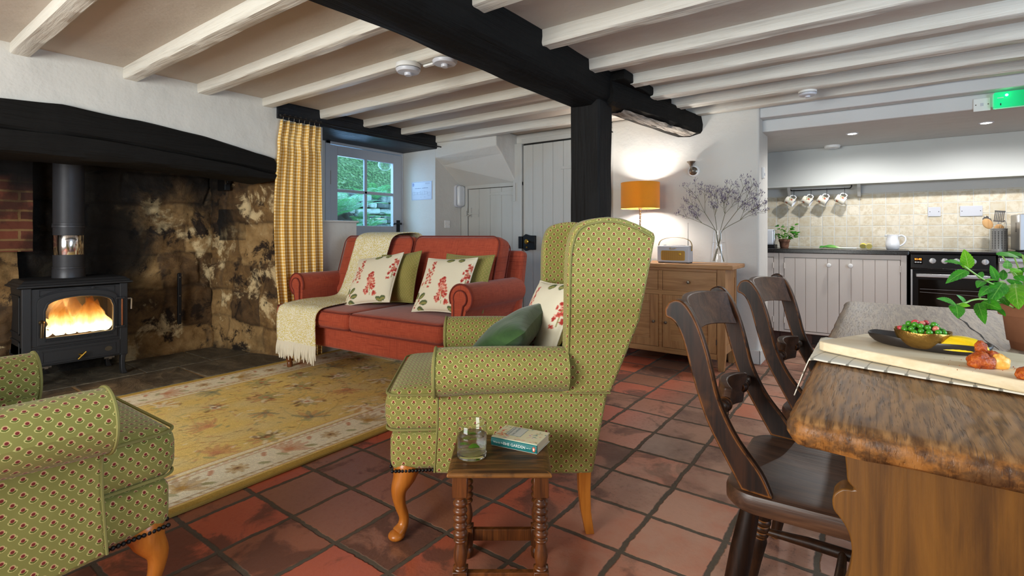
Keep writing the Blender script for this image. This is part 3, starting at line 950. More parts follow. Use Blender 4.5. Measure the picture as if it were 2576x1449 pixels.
# ------------------------------------------------------------------ inglenook
def soot_at(y, z, back=True):
    if back:
        s = .95 - .95 * max(0, min(1, (y - 1.25) / .85)) 
        s = max(s, .35 + 1.1 * (z - 1.15)) if z > 1.0 else s
        if z < .85: s -= .30 * (1 - z / .85) * (1 if y > 1.35 else .2)
        if z < .25: s += .3 * (1 - z / .25)
        if y < .80: s = .35 + .9 * max(0, z - .95)
        return max(0, min(1, s))
    return 0
random.seed(5)
def stones(seed, y0, y1, z0, z1):
    r = random.Random(seed)
    out, z = [], z0
    while z < z1:
        h = r.uniform(.20, .36)
        if z + h > z1 - .06: h = z1 - z
        y = y0 - r.uniform(0, .2)
        row = []
        while y < y1:
            wd = r.uniform(.26, .62)
            row.append((y, y + wd, r.random(), r.uniform(-.014, .016)))
            y += wd
        out.append((z, z + h, row)); z += h
    return out
def stone_panel(name, nu, nv, pos, st, sfn, sootfn, amp, label):
    """pos(a,z,d)->xyz with d pushing out of the wall; st rows of stones; sfn maps u,v to (a,z)"""
    m = MB()
    info = {}
    def q(u, v):
        a, z = sfn(u, v)
        aw = a + .06 * nz(a * 4, z * 4, 1.5); zw = z + .06 * nz(a * 3.2, z * 4, 7.5)
        dmin, shade, lift = .2, .5, 0
        for (z0, z1, row) in st:
            if z0 <= zw < z1:
                for (a0, a1, sh, lf) in row:
                    if a0 <= aw < a1:
                        dmin = min(aw - a0, a1 - aw, zw - z0, z1 - zw); shade, lift = sh, lf
                        break
                break
        e = min(1, max(0, dmin) / .022)
        d = lift * e + amp * (nz(a * 7, z * 7, 3) * .6 + nz(a * 17, z * 17, 4) * .3) - .011 * (1 - e)
        return a, z, d, shade, 1 - e
    def fn(u, v):
        a, z, d, s, mo = q(u, v)
        return pos(a, z, d)
    def cf(u, v):
        a, z, d, s, mo = q(u, v)
        return (sootfn(a, z), s, mo)
    m.grid(fn, nu, nv, colfn=cf)
    o = m.build(name, M['stone'], auto=0, recalc=False)
    return struct(o, label)
XF = -5.0
stone_panel('wall_hearth_back', 240, 150, lambda a, z, d: (XF + d + .10 * max(0, .5 - z) * (1 if a > 1.3 else .3), a, z), stones(4, -.45, 2.2, 0, 1.75), lambda u, v: (-.45 + 2.66 * u, 1.75 * v), lambda a, z: soot_at(a, z), .035, 'sooted stone back of the inglenook')
def soot_cheek(a, z):
    # a runs from the back corner (0) to the room (1.05)
    s = .10 + max(0, (z - 1.22)) * 1.3
    if a < .35: s += .35 * (1 - a / .35) * (1 if z > .9 else .4)
    if 1.0 < z < 1.28 and .1 < a < .45: s += .35
    if z < .4: s += .35 * (1 - z / .4)
    return max(0, min(1, s))
stone_panel('wall_hearth_cheek', 110, 150, lambda a, z, d: (XF + .02 + a, 2.13 + .19 * a - d, z), stones(9, 0, 1.1, 0, 1.75), lambda u, v: (1.0 * u, 1.75 * v), soot_cheek, .03, 'stone right cheek of the inglenook with pale scaling')
struct(MB().box(-5.1, -3.98, -.55, -.44, 0, 1.8).box(-5.15, -4.0, -.5, 2.5, 1.75, 1.85).box(-5.2, -5.08, -.5, 2.45, 0, 1.8).box(-5.15, -4.6, 2.36, 2.6, 0, 1.8).build('wall_hearth_left', simple('soot_black', rgb(14, 12, 11), .9, bump=.5, bscale=20), smooth=False), 'soot black flue throat')
# brick pier left of the stove pipe
bm_ = MB()
def brf(u, v):
    y = -.43 + 1.33 * u; z = .93 + .66 * v
    return (-4.86 + .012 * nz(y * 9, z * 9, 2) + .006 * nz(y * 25, z * 25, 2), y, z)
bm_.grid(brf, 70, 40)
bm_.box(-5.0, -4.875, -.43, .895, .93, 1.59)
struct(bm_.build('wall_hearth_brick', M['brick'], auto=0), 'patch of old red brick beside the stove pipe')
# rough projecting stones under the brick
stone_panel('wall_hearth_ledge', 110, 90, lambda a, z, d: (-4.90 + d + .05 * math.sin(PI * min(1, z / .93)), a, z), stones(14, -.43, .80, 0, .94), lambda u, v: (-.43 + 1.26 * u, .94 * v), lambda a, z: .30 + .25 * nz(a * 3, z * 3), .075, 'rough projecting stones beside the stove')
# hearth flagstones
fl = MB()
def flag(poly):
    fl.prism(poly, .0, .018, 'z')
def flr(x0, x1, y0, y1):
    flag([(x0 + rng.uniform(-.006, .006), y0 + rng.uniform(-.006, .006)), (x1 + rng.uniform(-.006, .006), y0 + rng.uniform(-.006, .006)), (x1 + rng.uniform(-.006, .006), y1 + rng.uniform(-.006, .006)), (x0 + rng.uniform(-.006, .006), y1 + rng.uniform(-.006, .006))])
for x0, x1, ys in ((-4.43, -3.955, (-.44, .20, 1.02, 1.66, 2.37)), (-4.98, -4.45, (-.44, .45, 1.45, 1.90, 2.28))):
    for a, b_ in zip(ys, ys[1:]):
        flr(x0, x1, a + .007, b_ - .007)
struct(fl.build('floor_hearth', M['slate'], smooth=False, bevel=.006, seg=2), 'dark flagstone hearth')
struct(MB().box(-5.0, -3.953, -.44, 2.36, -.01, .012).build('floor_hearth_bed', M['mortar'], smooth=False), 'pale mortar between the hearth flags')
# ------------------------------------------------------------------ soft furnishing helpers
def piping(sx, sy, z, r, c=(0, 0), tr=.0045, n=10):
    pts = []
    hx, hy = sx / 2, sy / 2
    for cx, cy, a0 in ((hx - r, hy - r, 0), (-hx + r, hy - r, 90), (-hx + r, -hy + r, 180), (hx - r, -hy + r, 270)):
        for i in range(n + 1):
            a = R(a0 + 90 * i / n)
            pts.append((c[0] + cx + r * math.cos(a), c[1] + cy + r * math.sin(a), z))
    return MB().tube(pts, tr, 6, close=True)
def pillow_mesh(w, h, t, paint=None, res=26, pinch=.07, sag=0.0):
    """cushion standing on its lower edge: x width, z height, y thickness (front is -y)"""
    m = MB()
    def pos(u, v, s):
        a, b = 2 * u - 1, 2 * v - 1
        x = w / 2 * a * (1 - pinch * (1 - b * b)); z = h / 2 + h / 2 * b * (1 - pinch * (1 - a * a))
        k = max(0, (1 - a * a) * (1 - b * b))
        y = s * t / 2 * (k ** .45) * (1 - .10 * nz(a * 1.6, b * 1.6, s))
        y += -sag * (1 - b * b)
        return (x, y, z)
    for s in (-1, 1):
        m.grid(lambda u, v: pos(u, v, s), res, res, uvfn=lambda u, v: (u * w, v * h), colfn=(lambda u, v: paint(u if s < 0 else 1 - u, v)) if paint else None, flip=(s > 0))
    return m
def pillow_pipe(w, h, pinch=.07, tr=.004, sag=0.0):
    pts = []
    N = 16
    for side in range(4):
        for i in range(N):
            q = -1 + 2 * i / N
            a, b = [(q, -1), (1, q), (-q, 1), (-1, -q)][side]
            pts.append((w / 2 * a * (1 - pinch * (1 - b * b)), -sag * (1 - b * b), h / 2 + h / 2 * b * (1 - pinch * (1 - a * a))))
    return MB().tube(pts, tr, 6, close=True)

def ellm(u, v, cx, cy, ra, rb, ang=0):
    dx, dy = u - cx, v - cy
    c, s = math.cos(R(ang)), math.sin(R(ang))
    p, q = (dx * c + dy * s) / ra, (dy * c - dx * s) / rb
    return p * p + q * q
CREAM = rgb(232, 224, 200)[:3]
def floral_paint():
    rr = random.Random(3)
    ops = []
    for cx, cy, ang, L, n, k in ((.60, .12, 96, .46, 46, 1.0), (.16, .42, 80, .50, 34, .8), (.97, .45, 92, .40, 30, .9), (.05, .05, 60, .2, 8, .6)):
        ca, sa = math.cos(R(ang)), math.sin(R(ang))
        ops.append((cx + ca * L * .5, cy + sa * L * .5, L * .55, .006, ang, rgb(150, 140, 80)[:3]))
        for i in range(n):
            t = (i / n) ** .9
            wd = .115 * (1 - t) ** .7 + .02
            o = rr.uniform(-1, 1) * wd
            px, py = cx + ca * L * t - sa * o, cy + sa * L * t + ca * o
            cc = rr.choice([rgb(206, 96, 82), rgb(220, 128, 108), rgb(232, 166, 146), rgb(184, 66, 58)])[:3]
            for q in range(3):
                aa = rr.uniform(0, 180)
                ops.append((px, py, .040 * k * (1 - .3 * t), .015 * k, aa, cc))
            ops.append((px, py, .009, .009, 0, rgb(150, 40, 40)[:3]))
    for cx, cy, a, L in ((.12, .20, 35, .13), (.17, .12, 0, .15), (.13, .04, -28, .13), (.05, .20, 95, .11), (.48, .93, 10, .13), (.70, .95, -8, .11), (.85, .02, 160, .12), (.92, .08, 200, .1)):
        ca, sa = math.cos(R(a)), math.sin(R(a))
        ops.append((cx + ca * L * .5, cy + sa * L * .5, L * .56, .044, a, rgb(92, 104, 68)[:3]))
        ops.append((cx + ca * L * .5, cy + sa * L * .5 - .012, L * .46, .018, a, rgb(152, 148, 86)[:3]))
    def f(u, v):
        c = CREAM
        for cx, cy, ra, rb, a, col in ops:
            if abs(u - cx) > ra + rb or abs(v - cy) > ra + rb: continue
            if ellm(u, v, cx, cy, ra, rb, a) < 1: c = col
        return c
    return f
FP = floral_paint()
FLORAL = pillow_mesh(.45, .41, .12, FP, 90)
FLORAL_ME = None
def place(o, loc, tilt, yaw, roll=0.0):
    o.matrix_world = Matrix.Translation(Vector(loc)) @ Matrix.Rotation(yaw, 4, 'Z') @ Matrix.Rotation(-tilt, 4, 'X') @ Matrix.Rotation(roll, 4, 'Y')
    return o
def cushion(name, label, mesh, mat, pipemat, wh, loc, tilt, yaw, roll=0, group=None, pinch=.07, sag=0):
    t = thing(name, label, 'cushion', group=group)
    mesh.build('cover', mat, t, auto=0)
    if pipemat: pillow_pipe(wh[0], wh[1], pinch, .0045, sag).build('piping', pipemat, t)
    place(t, loc, tilt, yaw, roll)
    return t

# ------------------------------------------------------------------ sofa
SO = (-2.965, 2.15, .014); SR = R(3.4)
sofa = thing('sofa', 'rust red two seat sofa with rolled arms standing on the rug', 'sofa', SO, SR)
MB().rbox(1.66, .80, .17, .03, 10, 0, (0, .45, .295)).build('seat_base', M['red'], sofa, uv='box')
for sx in (-1, 1):
    c = MB().rbox(.838, .64, .13, .04, 16, .016, (sx * .42, .315, .428), .012).build('seat_cushion', M['red'], sofa, uv='box')
    pp = piping(.836, .638, .484, .045, (sx * .42, .315)); pp.merge(piping(.836, .638, .371, .045, (sx * .42, .315)))
    pp.build('piping', M['redpipe'], c)
for sx in (-1, 1):
    m = MB().rbox(.83, .17, .53, .055, 16, 0, (0, 0, 0), .0)
    m.v = [(x, y - (.02 * max(0, 1 - (x / .4) ** 2) * max(0, 1 - (z / .26) ** 2) if y < 0 else 0), z) for x, y, z in m.v]
    T = TRS((sx * .417, .665, .755), (R(-17), 0, 0))
    m.xf(T)
    c = m.build('back_cushion', M['red'], sofa, uv='box')
    pp = MB()
    for yy in (-.075, .075):
        q = piping(.815, .515, 0, .07, (0, 0), .0045); q.xf(TRS((0, yy, 0), (R(90), 0, 0))); pp.merge(q)
    pp.xf(T); pp.build('piping', M['redpipe'], c)
m = MB().rbox(1.80, .09, .68, .035, 10, 0, (0, 0, 0)); m.xf(TRS((0, .83, .58), (R(-11), 0, 0)))
m.build('back_frame', M['red'], sofa, uv='box')
for sx in (-1, 1):
    ctr, r_ = (.845, .632), .090
    A = arc(ctr, r_, 205, -62, 22)
    poly = [(.768, .22), (.768, .58)] + A + [(.868, .50), (.862, .22)]
    poly = [(sx * a, b) for a, b in poly]
    m = MB()
    L = [0]
    for p, q in zip(poly, poly[1:] + poly[:1]): L.append(L[-1] + math.hypot(p[0] - q[0], p[1] - q[1]))
    n = len(poly)
    y0, y1 = .185, .83
    vs, uv = [], []
    for yy in (y0, y1):
        for i, p in enumerate(poly): vs.append((p[0], yy, p[1])); uv.append((yy, L[i]))
    m.add(vs, [(i, i + 1, n + i + 1, n + i) for i in range(n - 1)], uv)
    for yy, s in ((y0, -1), (y1, 1)):
        m.add([(p[0], yy, p[1]) for p in poly], [tuple(range(n))], [(p[0], p[1]) for p in poly])
    a_ = m.build('arm', M['red'], sofa, auto=50)
    fr = MB()
    B = arc(ctr, .052, 205, -62, 18)
    fr.prism([(sx * a, b) for a, b in [(.796, .40), (.796, .60)] + B + [(.855, .52), (.851, .40)]], y0 - .010, y0 + .01, 'y')
    fr.build('scroll_facing', M['red'], a_, uv='box', bevel=.006)
    MB().tube([(sx * a, y0 - .010, b) for a, b in [(.796, .40), (.796, .60)] + B + [(.855, .52), (.851, .40)]], .0045, 6).build('piping', M['redpipe'], a_)
    MB().tube([(sx * a, y0, b) for a, b in A], .006, 6).build('piping', M['redpipe'], a_)
prof = [(.020, 0), (.022, .03), (.018, .04), (.026, .05), (.027, .06), (.018, .07), (.022, .10), (.032, .15), (.030, .175), (.020, .185), (.026, .195), (.026, .205), (.02, .21), (.024, .225)]
for x, y in ((-.77, .075), (.77, .075)):
    MB().lathe(prof, 18, 'z', (x, y, 0)).build('leg', M['sofaleg'], sofa)
for x, y in ((-.77, .80), (.77, .80)):
    MB().prism([(x - .022, y - .022), (x + .022, y - .022), (x + .022, y + .022), (x - .022, y + .022)], 0, .225).build('leg', M['sofaleg'], sofa, bevel=.003)

# sofa cushions
GL = 'cushions along the sofa'
zs = .536
c1 = cushion('scatter_cushion', 'cream cushion with pink blossom spikes, nearer the curtain end of the sofa', FLORAL, M['linen'], M['fringe'], (.45, .41), (-3.055, 2.375, zs), R(31), R(4), R(-9), GL)
OL = pillow_mesh(.42, .40, .11, None, 24)
c2 = cushion('scatter_cushion', 'olive sprigged cushion tucked behind the blossom cushion below the throw', OL, M['green_small'], M['piping'], (.42, .40), (-2.955, 2.535, zs - .004), R(20), R(2), R(-6), GL)
c3 = dup(c1, label='cream cushion with pink blossom spikes, propped against the sofa arm nearest the armchair', group=GL)
place(c3, (-2.345, 2.385, zs), R(29), R(6), R(-2)); c3.scale = (.92, 1, .98)
c4 = dup(c2, label='olive sprigged cushion behind the blossom cushion beside the near sofa arm', group=GL)
place(c4, (-2.315, 2.56, zs - .002), R(20), R(3), R(0))

# throw over the sofa back, down the seat and off the front
path = [(.945, .70), (.945, .85), (.925, .965), (.87, 1.034), (.80, 1.052), (.72, 1.052), (.64, 1.040), (.588, 1.0), (.562, .93), (.540, .86), (.518, .79), (.496, .71), (.478, .64), (.460, .578), (.438, .540), (.40, .527), (.34, .522), (.26, .524), (.14, .522), (.05, .512), (-.005, .502), (-.030, .48), (-.040, .44), (-.042, .38), (-.042, .31), (-.040, .225)]
PS = catmull([(a, 0, b) for a, b in path], 4)
cum = [0]
for p, q in zip(PS, PS[1:]): cum.append(cum[-1] + (q - p).length)
def throw_pos(u, v):
    i = min(int(v * (len(PS) - 1) + 1e-6), len(PS) - 2); k = v * (len(PS) - 1) - i
    p = PS[i].lerp(PS[i + 1], k)
    s = v
    cx = -.345 - .15 * max(0, min(1, (s - .15) / .6)); wd = .46 - .05 * math.sin(PI * min(1, s * 1.2))
    if s > .72: cx -= .02 * (s - .72) / .28
    x = cx + (u - .5) * wd + .008 * math.sin(s * 19)
    rip = .006 * math.sin(u * 9 + s * 6) * (1 if .25 < s < .9 else .5) + .003 * nz(u * 6, s * 20)
    y, z = p.x, p.z
    if s > .80: y -= abs(rip) + .010 * math.sin(u * 8 + 1) * (s - .8) * 3
    elif .52 < s: z += abs(rip) * .7
    else: y -= abs(rip) * .8
    if s > .8: z -= .10 * (u - .5) * 0.0
    return (x, y, z)
th = thing('throw_blanket', 'yellow and cream woven throw with white fringe draped over the sofa', 'blanket', SO, SR)
m = MB().grid(throw_pos, 28, 130, uvfn=lambda u, v: (u * .46, v * cum[-1]))
o = m.build('cloth', M['throw'], th, auto=0)
sd = o.modifiers.new('thick', 'SOLIDIFY'); sd.thickness = .007; sd.offset = 0
fr = MB()
rr = random.Random(4)
for i in range(58):
    u = (i + .5) / 58
    x, y, z = throw_pos(u, 1.0)
    L = rr.uniform(.085, .125)
    dx, dy = rr.uniform(-.012, .012), rr.uniform(-.012, .004)
    fr.tube([(x, y, z + .012), (x + dx * .3, y - .004 + dy * .4, z - L * .4), (x + dx * .8, y + dy, z - L * .8), (x + dx * 1.1, y + dy, z - L)], [.0055, .006, .0055, .003], 6)
fr.tube([throw_pos(i / 20, .998) for i in range(21)], .006, 6)
fr.build('fringe', M['fringe'], th)

# ------------------------------------------------------------------ curtain and pole
ct = thing('curtain', 'yellow gingham pleated curtain gathered beside the fireplace', 'curtain', (-3.934, 0, 0))
NF = 6.5
def cur(u, v):
    z = .012 + (1.985 - .012) * v
    top = 1.985
    # width narrows to the floor
    wL = 2.205 - .06 * math.sin(PI * min(1, max(0, (1 - v)) * 1.15)) + .10 * max(0, (.22 - v) / .22)
    wR = 2.585 + .03 * (1 - v) - .02 * max(0, (.3 - v) / .3)
    head = max(0, min(1, (v - .80) / .12))
    ph = u * NF * 2 * PI + .35 * math.sin(v * 4 + u * 9) * (1 - head)
    a = .020 + .004 * math.sin(u * 11)
    pin = math.exp(-((z - 1.83) / .06) ** 2)
    x = a * math.sin(ph) * (1 - .45 * pin) + .012 * math.sin(ph * 2 + 1) * (1 - v) * .6 + .006 * math.sin(u * 31 + v * 7)
    y = wL + (wR - wL) * u + .012 * math.cos(ph) * (1 - pin) * (1 if v < .9 else .4)
    return (x, y, z)
m = MB().grid(cur, 230, 60, uvfn=lambda u, v: (u * 1.15, v * 1.97))
o = m.build('cloth', M['gingham'], ct, auto=0)
sd = o.modifiers.new('thick', 'SOLIDIFY'); sd.thickness = .002
for i in range(8):
    y = 2.235 + .047 * i
    hk = MB().tube([(.0, y, 1.97), (.004, y, 2.0), (.012, y, 2.028), (.03, y, 2.03), (.036, y, 2.018)], .0018, 5)
    hk.build('hook', M['pewter'], ct)
pl = thing('curtain_pole', 'thin black pole fixed to the black lintel above the curtain', 'curtain pole', (-3.895, 0, 2.012))
MB().tube([(0, 2.20, 0), (0, 4.03, 0)], .006, 10).sphere((0, 2.195, 0), .010).sphere((0, 4.035, 0), .010).build('rod', M['iron'], pl)
for y in (2.21, 3.975): MB().box(-.05, .0, y, y + .01, -.004, .004).build('bracket', M['iron'], pl)

# ------------------------------------------------------------------ rug
RX0, RX1, RY0, RY1 = -3.94, -2.125, .22, 3.10
def rug_paint():
    r = random.Random(12)
    W, H = RX1 - RX0, RY1 - RY0
    field, field2 = np.array(rgb(232, 200, 120)[:3]), np.array(rgb(222, 202, 148)[:3])
    cream, cream2 = np.array(rgb(242, 232, 204)[:3]), np.array(rgb(230, 218, 184)[:3])
    nx, ny = 260, 400
    X, Y = np.meshgrid(np.linspace(0, W, nx + 1), np.linspace(0, H, ny + 1))
    C = np.zeros((ny + 1, nx + 1, 3))
    e = np.minimum(np.minimum(X, W - X), np.minimum(Y, H - Y))
    nzv = np.array([[noise.noise(Vector((x * 7, y * 7, 0))) for x in np.linspace(0, W, 66)] for y in np.linspace(0, H, 101)])
    ix = np.clip((X / W * 65).astype(int), 0, 65); iy = np.clip((Y / H * 100).astype(int), 0, 100)
    N = nzv[iy, ix]
    C[:] = field
    k = np.clip(N * 1.2 + .35, 0, 1)[..., None]
    C = C * (1 - k * .6) + field2 * k * .6
    def put(mask, col, al=1.0):
        C[mask] = C[mask] * (1 - al) + np.array(col) * al
    def ell(cx, cy, ra, rb, ang=0):
        c, s = math.cos(ang), math.sin(ang)
        dx, dy = X - cx, Y - cy
        return ((dx * c + dy * s) / ra) ** 2 + ((dy * c - dx * s) / rb) ** 2
    band = (e > .055) & (e < .30)
    kk = np.clip(N * 1.5 + .4, 0, 1)[..., None]
    cb = cream * (1 - kk * .5) + cream2 * kk * .5
    C[band] = cb[band]
    brown, rust, pink, teal, sage, dk = rgb(164, 124, 76)[:3], rgb(200, 140, 94)[:3], rgb(206, 140, 104)[:3], rgb(122, 128, 110)[:3], rgb(168, 164, 116)[:3], rgb(104, 48, 40)[:3]
    gold = rgb(190, 146, 62)[:3]
    for lo, hi, col in ((.055, .062, rust), (.080, .085, brown), (.265, .270, rust), (.292, .300, brown), (.305, .330, cream), (.332, .338, rust)):
        put((e > lo) & (e < hi), col, .75)
    put(e < .035, rgb(190, 156, 78)[:3], 1)
    # little guard-band hatching
    put((e > .275) & (e < .29) & (np.sin((X + Y) * 160) > .1), pink, .6)
    put((e > .066) & (e < .078) & (np.sin((X - Y) * 150) > .2), gold, .6)
    def palmette(cx, cy, s, rot, c1, c2):
        for j in range(7):
            a = rot + (j - 3) * .42
            put(ell(cx + math.cos(a) * s * .55, cy + math.sin(a) * s * .55, s * .5, s * .13, a) < 1, c1 if j % 2 else c2, .55)
        put(ell(cx, cy, s * .28, s * .22, rot) < 1, c2, .6)
        put(ell(cx, cy, s * .12, s * .10, rot) < 1, c1, .6)
        put(ell(cx - math.cos(rot) * s * .35, cy - math.sin(rot) * s * .35, s * .3, s * .1, rot + 1.5) < 1, sage, .7)
    def rosette(cx, cy, s, c1, c2):
        for j in range(8):
            a = j * PI / 4
            q_ = ell(cx + math.cos(a) * s * .6, cy + math.sin(a) * s * .6, s * .42, s * .2, a); put(q_ < 1, c1, .5); put((q_ > .7) & (q_ < 1.25), brown, .5)
        put(ell(cx, cy, s * .35, s * .35) < 1, c2, .6)
        put(ell(cx, cy, s * .15, s * .15) < 1, dk, .8)
    i = 0
    y = .17
    while y < H - .1:                      # both long borders
        for x, d in ((.175, 0), (W - .175, PI)):
            if i % 2 == 0: palmette(x, y, .115, PI / 2 + (.5 if d else -.5), brown if i % 4 else rust, gold if i % 4 else pink)
            else: rosette(x, y, .05, gold, brown)
            put(ell(x + .04, y + .1, .03, .014, .8) < 1, sage, .8); put(ell(x - .05, y - .09, .028, .012, -.5) < 1, pink, .8)
        y += .235; i += 1
    x, i = .42, 0
    while x < W - .3:
        for yy in (.175, H - .175):
            (palmette(x, yy, .10, 0, brown, gold) if i % 2 else rosette(x, yy, .05, gold, brown))
        x += .23; i += 1
    # field: rows of large palmettes joined by thin vines
    cols = [rust, pink, dk, sage, teal, cream.tolist(), brown]
    for a in np.linspace(.45, H - .45, 8):
        for bi, b in enumerate(np.linspace(.44, W - .44, 4)):
            s = r.uniform(.08, .125)
            cx, cy = b + r.uniform(-.05, .05), a + (.14 if bi % 2 else 0) + r.uniform(-.03, .03)
            if r.random() < .55:
                for q in range(10):
                    aa = q * 2 * PI / 10
                    q_ = ell(cx + math.cos(aa) * s * .62, cy + math.sin(aa) * s * .62, s * .32, s * .14, aa); put(q_ < 1, r.choice([sage, pink, cream.tolist(), sage]), .55); put((q_ > .75) & (q_ < 1.3), brown, .4)
                put(ell(cx, cy, s * .4, s * .34) < 1, r.choice([sage, cream.tolist()]), .8); put(ell(cx, cy, s * .18, s * .15) < 1, r.choice([pink, rust]), .8)
                for q in range(4): put(ell(cx + r.uniform(-s, s) * .8, cy + r.uniform(-s, s) * .8, .024, .012, r.uniform(0, 3)) < 1, dk, .6)
            else:
                palmette(cx, cy, s, r.uniform(0, 6), r.choice([rust, sage, brown]), r.choice([pink, cream.tolist(), teal]))
    for q in range(520):
        cx, cy = r.uniform(.36, W - .36), r.uniform(.36, H - .36)
        put(ell(cx, cy, r.uniform(.008, .03), r.uniform(.003, .009), r.uniform(0, 3)) < 1, r.choice(cols), .5)
    for q in range(70):
        ph, am, fr_ = r.uniform(0, 6), r.uniform(.02, .06), r.uniform(8, 18)
        cx, cy, a = r.uniform(.38, W - .38), r.uniform(.38, H - .38), r.uniform(0, PI)
        p_, q_ = (X - cx) * math.cos(a) + (Y - cy) * math.sin(a), (Y - cy) * math.cos(a) - (X - cx) * math.sin(a)
        put((np.abs(q_ - am * np.sin(p_ * fr_ + ph)) < .0032) & (np.abs(p_) < r.uniform(.08, .22)) & (e > .345), r.choice([rust, brown, sage]), .5)
    sp = np.array([r.random() for _ in range(4096)]); G = sp[(np.arange(C.shape[0])[:, None] * 57 + np.arange(C.shape[1])[None, :] * 131 + (np.arange(C.shape[0])[:, None] * np.arange(C.shape[1])[None, :]) % 89) % 4096]
    C *= (.90 + .2 * G)[..., None]
    return C
RC = rug_paint()
rug = thing('rug', 'gold and cream floral wool rug in front of the hearth', 'rug')
def rfn(u, v):
    x = RX0 + (RX1 - RX0) * u; y = RY0 + (RY1 - RY0) * v
    e = min(u * 1.8, (1 - u) * 1.8, v * 2.9, (1 - v) * 2.9)
    return (x + .006 * nz(y * 3, 1), y + .006 * nz(x * 3, 2), .012 * min(1, e / .012) ** .5 + .0016 + .0008 * nz(x * 9, y * 9))
m = MB().grid(rfn, 260, 400, colfn=lambda u, v: tuple(RC[int(round(v * 400)), int(round(u * 260))]))
m.build('pile', M['rug'], rug, auto=0, recalc=False)
m = MB()
for j in range(2):
    x = (RX0, RX1)[j]
    m.tube([(x + .006 * nz(y * 3, 1), y, .007) for y in np.linspace(RY0, RY1, 60)], .0075, 6)
    y = (RY0, RY1)[j]
    m.tube([(x, y + .006 * nz(x * 3, 2), .007) for x in np.linspace(RX0, RX1, 40)], .0075, 6)
m.build('binding', M['rugedge'], rug)
